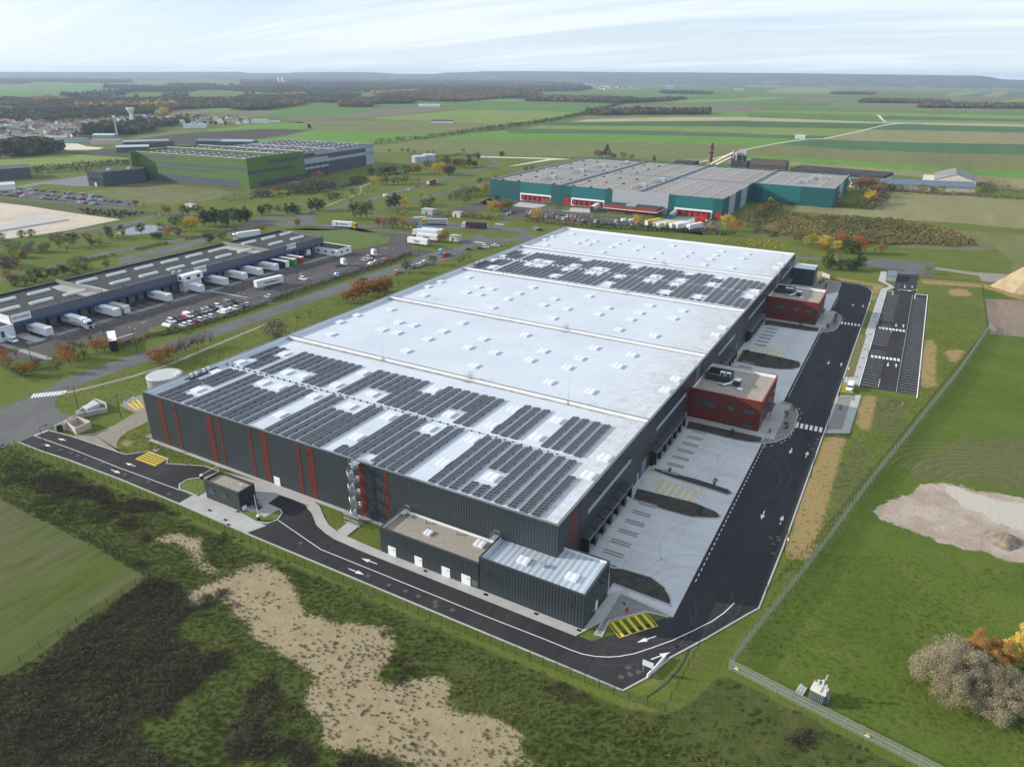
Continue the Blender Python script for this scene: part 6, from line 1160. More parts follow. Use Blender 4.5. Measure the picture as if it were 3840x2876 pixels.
sheet('sand_lot', gs(1,[(0,1430),(250,1350),(340,1345),(580,1385),(0,1480)]), .05, patchy('building_site_gravel', [(.45,.43,.41),(.38,.36,.34)], [(.1,.4,.7)], .95))
sheet('drain_channel', gs(1,[(0,1468),(560,1378),(585,1386),(0,1488)]), .07, mat('channel_grey', (.16,.165,.17), .9))
sheet('rough_grass', gs(1,[(0,1205),(560,1250),(1200,1310),(1280,1320),(1200,1345),(1000,1378),(700,1338),(500,1308),(250,1268),(0,1238)]), .04, patchy('rough_verge', [(.12,.10,.06),(.07,.085,.03)], [(.3,.4,.6)], .95, bump=(1,.5)))
sheet('rough_grass', gs(1,[(620,1155),(880,1130),(1200,1080),(1450,1095),(1960,1150),(1700,1230),(1400,1255),(1000,1220),(850,1180)]), .03, patchy('dry_meadow', [(.12,.13,.045),(.17,.155,.08)], [(.08,.4,.65)], .95))
LOT = ASPH2 = patchy('car_lot_asphalt', [(.085,.085,.09),(.11,.11,.115)], [(.05,.4,.7)], .9)
sheet('car_lot', gs(33,[(0,735),(400,705),(640,700),(900,760),(1300,790),(1800,840),(2350,900),(2350,1030),(2150,1000),(1700,980),(1300,935),(950,900),(400,840),(0,805)]), .03, LOT)
sheet('car_lot', gs(33,[(150,675),(560,590),(1000,530),(1510,455),(1560,640),(1650,650),(1280,640),(760,605),(450,660)]), .03, patchy('grey_car_lot', [(.17,.17,.185),(.21,.21,.22)], [(.05,.4,.7)], .9))
sheet('service_lane', gs(33,[(0,840),(1000,930),(1700,985),(2350,1035),(2350,1050),(1700,1005),(1000,948),(0,862)]), .035, ASPO)
# ================================================================== the teal warehouse
TE = mat('teal_cladding', (.006,.085,.092), .5, 0, .4, rib=(2.2,.06)); TE2 = mat('teal_cladding_lighter', (.010,.135,.138), .5, 0, .4, rib=(1.4,.04,'z')); TEG = mat('pale_grey_cladding', (.36,.37,.40), .5, 0, .4, rib=(1.6,.05,'z')); TER = patchy('taupe_roof', [(.29,.265,.245),(.24,.22,.20),(.33,.31,.29)], [(.03,.4,.65),(.2,.55,.8)], .9, streak=(0,.15))
REDD = mat('red_door', (.38,.015,.015), .5)
tw = thing('teal_warehouse', 'wide teal warehouse with taupe roof, red dock doors and white bands', 'warehouse', (-129.5,387.5)); TX0, TX1, TY0, TY1, TH, TXE = -129.5, 49.4, 387.5, 570.5, 13.7, 107
for a, b, m_ in ((TX0,-103,TE),(-77,-60.5,TE),(-34.3,-28.6,TE),(12.3,17,TE),(43,TX1,TE)): MB().box(a,TY0,0,b,TY0+.4,TH).build('wall', m_, tw)
MB().box(-28.6,TY0,0,12.3,TY0+.4,TH).build('wall', TEG, tw)
for a, b in ((-103,-77),(-60.5,-34.3),(17,43)):
    MB().box(a,TY0,5.6,b,TY0+.4,TH).build('wall', TE2, tw); MB().box(a,TY0-.05,0,b,TY0+.4,5.6).build('white_band', C_WHITE, tw)
    for k in range(6):
        x = a+3.0+k*4.0; f = MB().box(x-1.8,TY0-.9,.8,x+1.8,TY0-.05,4.4).build('dock_shelter', C_DARK, tw); MB().box(x-1.3,TY0-.95,.9,x+1.3,TY0-.9,3.7).build('dock_door', REDD, f)
for a, b in ((-66.5,-62.5),(45.5,49.0)): MB().box(a,TY0-.08,0,b,TY0,4.6).build('roller_door', REDD, tw)
for x in (-75.6,-61.5,43.6): MB().box(x,TY0-.08,0,x+1,TY0,2.2).build('door', REDD, tw)
MB().box(TX0,TY0+.4,0,TX0+.4,TY1,TH).build('wall', TE, tw); MB().box(TX0,TY1-.4,0,TXE,TY1,TH-.05).build('wall', TE, tw)
for k, (y0, y1, m_) in enumerate(((387.9,405,TE),(405,422,TEG),(422,440,TE),(440,458,TEG),(458,477,TE))): MB().box(TX1-.4,y0,0,TX1,y1,TH).build('wall', m_, tw)
for x0, x1, m_ in ((TX1,57,TE),(57,84,TE2),(84,TXE,TE)): MB().box(x0,477,0,x1,477.4,TH).build('wall', m_, tw)
for y0, y1, m_ in ((477.4,505,TE),(505,535,TEG),(535,570.5,TE)): MB().box(TXE-.4,y0,0,TXE,y1,TH).build('wall', m_, tw)
MB().box(TX0+.4,TY0+.4,12.8,TX1-.4,477.2,12.9).box(TX0+.4,477.2,12.8,TXE-.4,TY1-.4,12.9).build('roof', TER, tw)
LB = mat('blue_grey_coping', (.22,.28,.34), .4, .3); m = MB()
m.box(TX0,TY0,TH,TX0+.8,TY1,TH+.1).box(TX0,TY1-.6,TH,TXE,TY1,TH+.1).box(TXE-.7,477,TH,TXE,TY1-.6,TH+.1); m.box(TX0+.5,TY0+.4,12.9,TX0+1.1,TY1-.5,TH)
for x in (-69.9,-10.2,49.0): m.box(x-.5,TY0+.4 if x < 40 else 478,12.9,x+.5,TY1-.6,TH+.3)
m.box(TX0+.8,477.4,12.9,TX1-.8,478.2,TH+.1).build('roof_ridge', LB, tw)
n = 0
for x0 in (-122,-108,-92,-78,-62,-48,-34,-20,-3,10,24,38,56,70,82,95):
    for y in np.arange(394 if x0 < 50 else 482, 566, 9.5):
        if abs(y-478) < 4 or (x0 in (-92,) ): continue
        if n < 99: MB().box(x0-.7,y-1.1,12.9,x0+.7,y+1.1,13.5).build('rooflight', C_DARK if n % 3 == 0 else C_GALV, tw)
        elif n == 99: mm = MB(); mm.box(x0-.7,y-1.1,12.9,x0+.7,y+1.1,13.5)
        else: mm.box(x0-.7,y-1.1,12.9,x0+.7,y+1.1,13.5)
        n += 1
stuff(mm.build('rooflight', C_GALV, tw))
for i, (x, y) in enumerate(((-96,420),(-94,470),(-92,512),(-84,548),(-20,415),(-18,452),(78,505),(84,535))):
    d = MB().tube((x,y-14,14.2),(x,y+12,14.2),.55,6).tube((x,y,14.2),(x+3.5,y+1,14.6),.5,6).build('roof_duct', C_GALV, tw); MB().box(x+3,y-1,12.9,x+6.5,y+2.6,15.6).build('fan_unit', C_GALV, d)
bo = thing('brick_office', 'low red brick office with white canopy before the teal warehouse', 'office building', (-28,373.6)); BRK = mat('red_brick', (.25,.055,.03), .8, noise=(.5,.12), rib=(.6,.08,'z'))
MB().box(-28.5,373.8,3.2,9,387.3,5.3).build('wall', BRK, bo); MB().box(-27,375,0,7.6,387.3,3.2).build('ground_floor', BRK, bo); MB().box(-29,373,2.95,9.6,375,3.2).box(7.6,375,2.95,9.6,387.3,3.2).build('canopy', C_WHITE, bo)
MB().box(-28.2,374.1,5.0,8.7,387.3,5.32).build('roof', C_DROOF, bo)
for x in (-26,-18.5,-6,-1,4): MB().box(x,374.94,1.0,x+(2.5 if x < -20 else 4),375,2.4).build('window', C_GLASS, bo)
MB().box(-14,374.9,0,-9,375,2.7).build('entrance_door', C_GLASS, bo); MB().box(-14,376,5.3,-7,381,6.2).cyl(-8,380,5.3,7.2,.5).build('roof_unit', C_GALV, bo)
# ================================================================== the green high-bay complex
GM = Matrix.Translation((-317.5,319,0)) @ Matrix.Rotation(math.radians(5.1),4,'Z'); gB = lambda: MB().xf(GM)
GN = mat('leaf_green_cladding', (.090,.165,.030), .6, 0, .3, noise=(.08,.06)); GY = mat('slate_band', (.085,.10,.125), .6); GL = mat('silver_cladding', (.33,.37,.42), .5, .1); SL = mat('slate_cladding', (.05,.062,.085), .5, 0, .4); GRF = patchy('dark_speckled_roof', [(.07,.07,.075),(.10,.10,.105)], [(.1,.4,.7)], .9)
gw = thing('green_warehouse', 'tall leaf green high-bay warehouse with slate stripes', 'warehouse', tuple(GM @ Vector((0,0,0))))
gB().box(-125,0,0,0,.6,23.7).box(-.6,.6,0,0,70,23.7).box(-125,-6.5,0,-124,70,23.9).box(-124,69.4,0,-.6,70,23.7).build('wall', GN, gw)
gB().box(-124,.6,22.6,-.6,69.4,22.7).build('roof', GRF, gw); gB().box(-124,33.6,22.7,-.6,34.4,24.8).build('fire_wall', GN, gw)
gB().box(-124,34.5,24.8,-.6,33.4,25.0).box(-124,69.2,23.7,0,70.2,24).box(-125,-.1,23.7,0,.7,23.8).build('coping', C_WHITE, gw)
for a, b, z0, z1 in ((-123,-76,19.4,21.6),(-98,0,14.2,16.6),(-123,-37,10.6,12.4),(-123,-10,.3,6.6)): gB().box(a,-.08,z0,b,0,z1).build('slate_stripe', GY, gw)
for a, b, z0, z1 in ((24,63,17.5,20),(0,56,11.3,13.6),(11,70,.3,4.5)): gB().box(0,a,z0,.08,b,z1).build('slate_stripe', SL, gw)
m = MB().xf(GM)
for x in np.arange(-118,-3,15):
    for y in list(np.arange(5,32,6))+list(np.arange(39,66,6)): m.box(x-.9,y-.7,22.7,x+.9,y+.7,22.95)
stuff(m.build('rooflight', C_WHITE, gw))
an = thing('slate_annex', 'dark slate office annex at the corner of the green warehouse', 'annex', (-427,266)); P4 = [(-442.6,261.3),(-426.0,264.8),(-422.5,300),(-440,312)]
MB().prism(P4,0,11.2).build('wall', SL, an); MB().prism([(x*.985-6.5,y*.985+4.3) for x,y in P4],11.2,11.5).build('roof', GRF, an)
for k in range(3): MB().box(-440+k*3.3,261.4+k*.7,5.5,-437.8+k*3.3,261.9+k*.7,6.6).build('window', C_GLASS, an)
MB().prism([(-431.5,263.2),(-427,264.15),(-427,264.6),(-431.5,263.6)],1.5,6.2).build('window', mat('green_window', (.06,.12,.08), .2), an); MB().prism([(-436,262.3),(-434,262.7),(-434,263.1),(-436,262.7)],0,3).build('door', C_WHITE, an)
MB().box(-436,275,11.4,-433,278,13).box(-431,290,11.4,-428,292,12.8).build('roof_unit', C_GALV, an)
gg = thing('grey_warehouse', 'big slate and silver warehouse joined behind the green one', 'warehouse', tuple(GM @ Vector((-10,133,0))))
gB().box(-118,70.2,0,-10,192,16).box(-10,98,0,-9.9,192,16).build('wall', SL, gg); gB().box(-118,70.2,16,-10,192,19.5).build('upper_wall', SL, gg); gB().box(-10,98,17.4,-9.6,192,19.6).box(-10,98,10.5,-9.6,192,13.2).box(-10,178,0,-9.6,192,19.6).build('silver_band', GL, gg)
gB().box(-23,70.2,0,0,104,13.8).build('lower_block', SL, gg); gB().box(0,70.2,12.2,.2,104,16.6).box(0,70.2,7.6,.2,104,9.6).build('silver_band', GL, gg); gB().box(-23,70.2,13.8,0,104,16.5).build('upper_block', SL, gg)
gB().box(-117.5,70.6,19.5,-10.4,191.5,19.6).box(-22.5,70.6,16.5,-.5,103.5,16.6).build('roof', GRF, gg)
gB().box(-118,191.4,19.5,-9.6,192,20.2).box(-118,130,19.5,-10,131,20.6).box(-64,70.4,19.5,-63,192,20.6).box(-118,70.2,19.5,-117,192,20.4).build('roof_ridge', GL, gg)
m = MB().xf(GM)
for x in np.arange(-112,-14,17):
    for y in np.arange(76,190,8): m.box(x-1.2,y-.8,19.6,x+1.2,y+.8,19.85)
stuff(m.build('rooflight', C_WHITE, gg))
for y in (76,84,92,100):
    f = MB().xf(GM)
    for z in np.arange(1,12,1.6): f.box(.2,y-.4,z,.3,y+.4,z+.9)
    f.build('stair_window', C_DARK, gg)
for i, lab in ((0,'left round galvanised tank beyond the grey warehouse'),(1,'right round galvanised tank beyond the grey warehouse')):
    c = g(55,*((545,92),(615,80))[i]); r = thing('storage_tank', lab, 'tank', c, 0, 'galvanised storage tanks'); MB().cyl(c[0],c[1],0,6.2,7.6,n=28).build('tank_wall', TG, r); MB().cyl(c[0],c[1],6.2,6.8,7.8,6.5,28).build('lid', C_GALV, r)
# ================================================================== sheds and works behind the teal warehouse
def gable(root, x0,y0,x1,y1,h,ridge,wm,rm,axis='x', over=.4):
    MB().box(x0,y0,0,x1,y1,h).build('wall', wm, root); m = MB()
    if axis == 'x':
        ym = (y0+y1)/2; m.add([(x0-over,y0-over,h),(x1+over,y0-over,h),(x1+over,ym,ridge),(x0-over,ym,ridge),(x1+over,y1+over,h),(x0-over,y1+over,h)],[(0,1,2,3),(3,2,4,5)]); gm = MB().add([(x0,y0,h),(x0,ym,ridge-.1),(x0,y1,h),(x1,y0,h),(x1,ym,ridge-.1),(x1,y1,h)],[(0,2,1),(3,4,5)])
    else:
        xm = (x0+x1)/2; m.add([(x0-over,y0-over,h),(x0-over,y1+over,h),(xm,y1+over,ridge),(xm,y0-over,ridge),(x1+over,y1+over,h),(x1+over,y0-over,h)],[(0,3,2,1),(3,5,4,2)]); gm = MB().add([(x0,y0,h),(xm,y0,ridge-.1),(x1,y0,h),(x0,y1,h),(xm,y1,ridge-.1),(x1,y1,h)],[(0,1,2),(3,5,4)])
    m.build('roof', rm, root); gm.build('gable_end', wm, root)
CRM = mat('cream_wall', (.58,.52,.42), .8, noise=(.2,.1)); ASB = patchy('fibre_cement_roof', [(.25,.24,.23),(.18,.17,.165),(.32,.31,.30)], [(.08,.4,.65),(.5,.5,.8)], .9); DRK = patchy('old_dark_roof', [(.04,.04,.042),(.07,.068,.065)], [(.1,.4,.7)], .9)
s = thing('storage_shed', 'very long cream walled shed with slate blue roof right of the teal warehouse', 'shed', (199,618)); q = gs(56,[(595,152),(1075,170)]); 
p0, p1 = (108,597), (200,619); u = math.atan2(p1[1]-p0[1],p1[0]-p0[0]); T = Matrix.Translation((*p0,0)) @ Matrix.Rotation(u,4,'Z')
MB().xf(T).box(0,0,0,95,12,4.6).build('wall', CRM, s); MB().xf(T).add([(-1,-.6,4.6),(95.6,-.6,4.6),(95.6,12,7.6),(-1,12,7.6)],[(0,1,2,3)]).build('roof', mat('slate_blue_roof', (.11,.135,.19), .5), s)
s = thing('storage_shed', 'long black-roofed low shed behind the teal warehouse', 'shed', (60,670)); MB().prism([(48,655),(128,640),(134,676),(52,690)],0,4).build('wall', CRM, s); MB().prism([(47,654),(129,639),(135,677),(51,691)],4,6.5).build('roof', DRK, s)
s = thing('farm_hall', 'grey-roofed gabled hall standing at the right end of the sheds', 'hall', (170,620)); gable(s,169,632,200,690,7.5,12.5,CRM,ASB,'y'); MB().box(160,640,0,169,680,6).build('lean_to', CRM, s)
s = thing('works_shed', 'small brown gabled shed behind the teal warehouse roof edge', 'shed', (10,640)); gable(s,8,655,42,672,8,13,mat('brown_wall', (.09,.075,.065), .9),mat('brown_roof', (.075,.06,.05), .9))
c = g(3,1905,928); r = thing('chimney', 'tall round brick chimney with iron platform rings', 'chimney', c); CB = mat('sooty_brick', (.20,.13,.08), .9, noise=(.3,.35)); MB().cyl(*c,0,22.5,2.7,2.0,16).build('stack', CB, r)
for z in (12.5,18): MB().cyl(*c,z,z+.5,3.6,3.6,16).build('platform', DRK, r)
wk = thing('works', 'dark old works with sloping conveyor pipes beside the brick chimney', 'works', (-10,668)); DKW = patchy('sooty_metal', [(.05,.05,.052),(.09,.09,.088),(.035,.035,.036)], [(.15,.4,.65),(1.,.5,.8)], .9)
for bx in ((-70,660,-48,676,6),(-12,662,0,676,15),(-2,655,6,668,10),(4,662,14,674,9),(10,665,22,678,11)): MB().box(bx[0],bx[1],0,bx[2],bx[3],bx[4]).build('block', DKW, wk)
MB().box(-6,663,15,2,671,20).box(16,664,8,24,672,12).build('pale_tower', mat('pale_metal', (.36,.37,.38), .7), wk)
for k in range(2): MB().tube((-33+k*6,664,4),(-12+k*7,668,16.5),1.3,8).build('conveyor_pipe', CRM, wk)
MB().cyl(-7,664,10,17.5,2.2,n=12).cyl(-2,672,15,20.5,.7,n=8).cyl(-9.5,660,12,20,.8,n=8).build('silo', mat('pale_metal', (.36,.37,.38), .7), wk)
# ================================================================== lorries, trailers and cars in the middle distance
def lor(i, p, q, lab, cab=None, box=None, txt=None, tcol=None, tw_=5):
    a, b = g(i,*p), g(i,*q); r = LORRY.place(((a[0]+b[0])/2,(a[1]+b[1])/2,.03), math.atan2(b[1]-a[1],b[0]-a[0]), lab, 'lorries on the roads', mats={'cargo_box':[box],'cab':[cab]})   # a = rear, b = cab
    return r
YC = mat('yellow_cab', (.65,.40,.02), .4); PL = mat('plum_curtain', (.10,.035,.05), .6); GYC = mat('silver_curtain', (.38,.40,.39), .5); BLC = mat('blue_curtain', (.03,.15,.45), .5)
r = lor(6,(800,118),(945,128),'white lorry with yellow cab and red disc logo on the road above the lawn',YC)
MB().tube((-4.6,1.28,2.5),(-4.6,1.3,2.5),.7,14).tube((-4.6,-1.28,2.5),(-4.6,-1.3,2.5),.7,14).build('disc_logo', REDD, r, local=True); MB().box(-3.2,-1.3,2.2,2.6,-1.28,2.75).box(-3.2,1.28,2.2,2.6,1.3,2.75).build('name_stripe', INKB, r, local=True)
lor(38,(540,160),(395,155),'grey lorry with yellow cab on the upper approach road',YC,GYC); lor(38,(825,185),(672,178),'plum-sided lorry with white cab on the upper approach road',None,PL)
lor(2,(1552,1103),(1640,1078),'red-sided lorry driving on the main road',None,mat('crimson_curtain', (.28,.02,.03), .5)); lor(38,(362,212),(508,222),'blue-roofed lorry parked behind the white trailers',BLC,BLC)
lor(54,(630,478),(465,502),'white lorry behind the depot roof edge')
for i, (p, q, lab) in enumerate((((480,243),(325,228),'white lorry facing left behind the green-lettered trailer'),((495,232),(410,225),'plain white trailer behind the white lorry'),((500,278),(340,262),'white trailer with cut green letters, second from front'),((420,308),(290,290),'white trailer with bold green name, front of the group'))):
    a, b = g(38,*p), g(38,*q); u = math.atan2(b[1]-a[1],b[0]-a[0]); c = ((a[0]+b[0])/2,(a[1]+b[1])/2,.05)
    r = (LORRY if i == 0 else TRAILER).place(c, u, lab, 'parked white trailers by the junction')
    if i >= 2: lettering(r,'Gagne',1.7,Matrix(((-1,0,0,2.4),(0,0,1,1.285),(0,1,0,2.0),(0,0,0,1))),INKG,bold=.05,width=4.3); MB().box(-1.9,1.28,1.75,2.3,1.3,1.95).build('stripe', mat('yellow_paint', (.65,.42,.01), .5), r, local=True)
for i, (x, y, col, lab) in enumerate(((1400,1440,YC,'yellow-sided trailer first in the row by the hedge'),(1462,1452,GYC,'silver trailer second in the row by the hedge'),(1490,1462,None,'white trailer with violet letters third in the row by the hedge'),(1545,1460,YC,'white and yellow trailer fourth in the row by the hedge'),(1595,1465,None,'white trailer with red circle fifth in the row by the hedge'),(1645,1468,None,'plain white trailer sixth in the row by the hedge'),(1745,1475,None,'white trailer standing apart at the right of the row'))):
    c = g(3,x,y); TRAILER.place((c[0]+1,c[1]+5,.05), math.radians(70), lab, 'trailers in the teal warehouse yard', mats={'cargo_box':[col]})
lor(3,(985,1285),(915,1325),'black-cabbed white trailer lorry at the second dock group',C_DARK); lor(3,(1635,1340),(1560,1392),'blue-cabbed grey lorry at the third dock group',BLC,GYC)
for x, y, lab in ((1852,1375,'red container by the last dock doors'),(1822,1405,'red container lying in front of the other one')):
    c = g(3,x,y); r = thing('container', lab, 'container', c, 0, 'red containers'); MB().box(c[0]-3,c[1]-1.3,.2,c[0]+3,c[1]+1.3,3).build('body', REDD, r); MB().box(c[0]+3,c[1]-1.2,.3,c[0]+3.06,c[1]+1.2,2.9).build('door', REDD, r)
kk = ['hatch','saloon','hatch','hatch','van']; cc = ['white','silver','grey','black','white','silver','grey','navy','red','silver','white']
def lotcars(i, lst, rz, place, group):
    lst = sorted(lst)
    for n, (x, y) in enumerate(lst):
        k = random.choice(kk[:4]); c = random.choice(cc); car(k, c, g(i,x,y), rz+random.choice((0,math.pi))+random.uniform(-.05,.05), '%s %s, %s from left %s' % (c, {'hatch':'hatchback','saloon':'saloon'}[k], ordinal(n), place), group, True)
up = [(95,750),(130,755),(165,750),(200,762),(240,745),(280,738),(330,740),(260,768),(300,775),(350,770),(400,755),(440,765),(480,757),(450,785),(520,785),(600,762),(650,768),(460,712),(505,715),(560,715),(620,722),(720,730),(895,742),(950,750),(1150,770),(1200,772),(1225,770)]
lo = [(10,795),(60,798),(110,800),(180,805),(210,812),(260,815),(310,818),(395,825),(750,855),(790,860),(840,868),(880,872),(990,882),(1070,892)]
mi = [(820,808),(850,795),(900,798),(960,805),(1010,808),(1040,835),(1110,822),(1130,845),(1190,850),(1240,855),(1270,838),(1290,865),(1350,845),(1380,872),(1420,852),(1440,880),(1390,848),(1490,860),(1540,865),(1555,893),(1600,878),(1640,882),(1690,888),(1755,893),(1830,903),(1920,910),(2040,922)]
ri = [(1400,795),(1435,797),(1530,812),(1570,815),(1600,820),(1640,822),(1700,828),(1380,928),(1425,932),(1485,940),(1600,950),(1660,960)]
for lst, pl in ((up,'in the back rows of the big car lot'),(mi,'in the middle rows of the big car lot'),(lo,'in the left front row of the big car lot'),(ri,'in the outer rows of the big car lot')): lotcars(33, lst, 1.25, pl, 'cars in the big car lot')
a = [(225,1340),(250,1330),(285,1330),(390,1325),(415,1330),(385,1355),(410,1350),(455,1345),(600,1340),(675,1352),(520,1357),(545,1360),(615,1368),(640,1370),(720,1360),(755,1360),(785,1362),(828,1368),(885,1370),(670,1375),(690,1380),(770,1392),(790,1390),(815,1390),(850,1395),(885,1395),(1000,1420),(1035,1425),(1065,1420),(1090,1425),(1115,1425),(1138,1428),(955,1405),(985,1400),(1125,1400),(1240,1405),(1255,1440)]
lotcars(3, a, 1.9, 'in the car park before the teal warehouse', 'cars before the teal warehouse')
for k, c, i, p, q, lab in (('van','white',2,(1215,1190),(1250,1186),'white van driving on the main road'),('hatch','white',2,(1410,1138),(1445,1134),'white car driving behind the dark one'),('hatch','grey',2,(1470,1112),(1495,1107),'dark grey car following the red-sided lorry'),('hatch','pale_blue',2,(580,1320),(615,1314),'light blue car leaving the roundabout'),('hatch','white',2,(2195,925),(2205,915),'white car at the top bend of the main road'),('hatch','white',2,(2040,868),(2030,865),'small white car far out on the curve'),('van','white',3,(1200,1395),(1250,1390),'white van before the brick office'),('van','white',3,(1265,1400),(1300,1398),'white box van right of the other van by the brick office')):
    a, b = g(i,*p), g(i,*q); car(k, c, a, math.atan2(b[1]-a[1],b[0]-a[0]), lab, 'vehicles on the main road', True)
for p, sz, lab, m_ in ((g(55,615,455),(9,5,3.4),'grey gatehouse with canopy at the teal yard entrance',C_GALV),(g(38,630,100),(6,4,3),'beige transformer hut by the upper hedge',CRM),(g(38,612,268),(6,4,3),'beige hut beside the parked white trailers',CRM),(g(54,148,270),(7,4,2.6),'white hut on the lawn before the green warehouse',C_WHITE)):
    r = thing('hut', lab, 'hut', p); x, y = p; MB().box(x-sz[0]/2,y-sz[1]/2,0,x+sz[0]/2,y+sz[1]/2,sz[2]).build('wall', m_, r); MB().box(x-sz[0]/2-.2,y-sz[1]/2-.2,sz[2],x+sz[0]/2+.2,y+sz[1]/2+.2,sz[2]+.25).build('roof', C_CONC, r); MB().box(x-1,y-sz[1]/2-.05,0,x,y-sz[1]/2,2).build('door', C_DARK, r)
# ================================================================== fields of the plain
FC = {'bright':(0.1105,0.2145,0.0286),'green':(0.0845,0.1625,0.0286),'light':(0.1625,0.2145,0.0455),'teal':(0.0585,0.1235,0.0494),'olive':(0.1495,0.156,0.0546),'stubble':(0.351,0.3055,0.182),'plough':(0.1625,0.1235,0.091),'dark':(0.0676,0.0585,0.0468),'forestfield':(0.052,0.1105,0.0286),'khaki':(0.2145,0.2015,0.091)}
FM = {k: patchy('field_'+k, [c, tuple(v*.82 for v in c), tuple(v*1.12 for v in c)], [(.012,.35,.65),(.09,.45,.75)], .95, streak=(8,.12)) for k, c in FC.items()}
FN = [0]
def fld(col, i, pts, z=.02):
    FN[0] += 1; z += .0012*FN[0]
    return struct(MB().poly(gs(i, pts), z).build('field', FM[col]))
# right hand strips, bottom up
fld('khaki',4,[(20,830),(700,880),(1500,945),(2400,1000),(2400,1100),(1800,1070),(1500,1000),(400,900),(0,880),(-600,860),(-600,840)])
fld('bright',4,[(-120,800),(20,818),(700,850),(1500,915),(2500,955),(2500,1012),(2212,1000),(1500,950),(700,890),(40,845),(-100,830)],.05)
fld('olive',4,[(250,725),(760,765),(1500,795),(2500,818),(2500,955),(1500,915),(700,850),(20,818),(-120,800),(-50,790),(0,770)],.035)
fld('teal',4,[(500,690),(800,697),(1400,715),(2500,732),(2500,818),(1500,795),(760,765),(250,725)],.05)
fld('khaki',4,[(960,610),(1600,622),(2500,642),(2500,732),(1400,715),(800,697),(600,688)],.06)
fld('teal',4,[(1180,562),(2500,596),(2500,642),(1600,622),(960,610)],.07)
fld('stubble',4,[(0,512),(900,545),(1500,556),(2500,572),(2500,596),(1500,573),(1180,562),(900,560),(0,541)],.08); fld('stubble',3,[(740,572),(900,550),(1600,531),(2215,531),(2215,560),(1400,566)],.08)
fld('light',4,[(1080,530),(2500,552),(2500,572),(1110,552)],.09); fld('teal',4,[(1060,500),(2500,536),(2500,552),(1080,530)],.09); fld('light',4,[(0,455),(900,470),(2500,505),(2500,536),(1060,500),(1035,495),(0,468)],.09)
fld('green',4,[(160,425),(1000,450),(2500,480),(2500,505),(900,470),(110,460)],.1); fld('green',4,[(0,468),(1035,495),(1105,552),(900,545),(0,512)],.1)
fld('olive',4,[(660,400),(890,398),(1400,405),(1320,440),(2500,447),(2500,480),(1000,450),(160,425),(660,428)],.1); fld('green',4,[(0,380),(1000,380),(890,398),(660,400),(0,405)],.11)
fld('light',4,[(0,350),(400,352),(100,378),(0,380)],.12); fld('plough',4,[(450,355),(820,360),(700,382),(350,378)],.12)
fld('plough',4,[(0,422),(150,425),(90,462),(0,468)],.12); fld('plough',3,[(1220,430),(2215,437),(2215,482),(1100,465)],.12)
fld('teal',4,[(1690,345),(1950,305),(1960,340),(1850,348)],.2); fld('light',4,[(1560,345),(1650,308),(1900,310),(1690,345)],.2); fld('khaki',4,[(1860,345),(2000,305),(2150,310),(2000,348)],.2); fld('teal',4,[(2010,345),(2110,310),(2220,315),(2150,350)],.2)
fld('light',4,[(1930,398),(2212,360),(2500,360),(2500,398)],.2); fld('plough',4,[(1350,350),(2212,350),(1950,375),(1600,370)],.18)
fld('teal',4,[(0,280),(200,282),(120,305),(0,300)],.3); fld('khaki',4,[(130,305),(280,280),(480,275),(900,300),(700,320),(200,318)],.25); fld('green',4,[(0,320),(700,325),(1000,350),(0,345)],.25); fld('olive',4,[(900,270),(1600,280),(2300,275),(2300,300),(1400,310),(900,295)],.3)
fld('light',4,[(0,240),(900,245),(2300,268),(2300,275),(1500,278),(0,270)],.35)
fld('forestfield',3,[(610,575),(2215,562),(2215,611),(510,601)],.05); fld('light',3,[(510,601),(2215,611),(2215,668),(1300,640),(350,628)],.05); fld('teal',3,[(350,628),(1300,640),(2215,668),(2215,699),(1000,670),(0,662),(0,655)],.05)
fld('forestfield',4,[(0,545),(900,560),(1180,562),(1100,572),(960,605),(0,590)],.055); fld('light',4,[(0,590),(960,605),(840,640),(640,662),(0,645)],.055); fld('teal',4,[(0,645),(640,662),(560,685),(480,688),(0,674)],.055)
fld('bright',3,[(0,662),(1000,670),(2215,699),(2215,763),(1500,745),(800,730),(0,727)],.05); fld('bright',4,[(0,674),(480,688),(0,765),(0,735)],.055)
fld('olive',3,[(0,727),(800,730),(1500,745),(2215,763),(2215,800),(1900,870),(1500,890),(880,862),(0,852)],.05)
fld('bright',2,[(1110,765),(1900,665),(2215,640),(2215,727),(1550,720)],.05); fld('olive',2,[(1090,785),(1110,768),(1550,720),(2215,727),(2215,852),(1700,835),(1110,825)],.045)
fld('light',3,[(1350,410),(1800,385),(2215,375),(2215,395),(1700,412)],.12); fld('green',3,[(1330,418),(1700,412),(2215,395),(2215,437),(1220,430)],.12); fld('bright',3,[(1100,465),(2215,482),(2215,531),(1920,515),(1260,515),(1060,475)],.11)
fld('olive',3,[(880,520),(1240,512),(1920,515),(2215,525),(2215,531),(1600,531),(900,550),(760,560)],.09)
fld('green',3,[(0,418),(1110,422),(1060,440),(860,490),(0,475)],.07); fld('light',3,[(0,475),(860,490),(720,540),(560,570),(400,578),(0,575)],.07); fld('olive',3,[(0,578),(400,578),(260,620),(0,650)],.06)
fld('bright',3,[(0,378),(400,378),(330,402),(0,402)],.15)
fld('green',3,[(900,330),(1200,328),(2215,345),(2215,352),(1750,372),(1400,360)],.18); fld('teal',3,[(1000,235),(2215,240),(2215,285),(1500,265)],.3); fld('green',3,[(1200,290),(2215,310),(2215,325),(1300,320)],.25)
fld('light',3,[(200,200),(1000,212),(2215,222),(2215,236),(1000,230),(450,222)],.35)
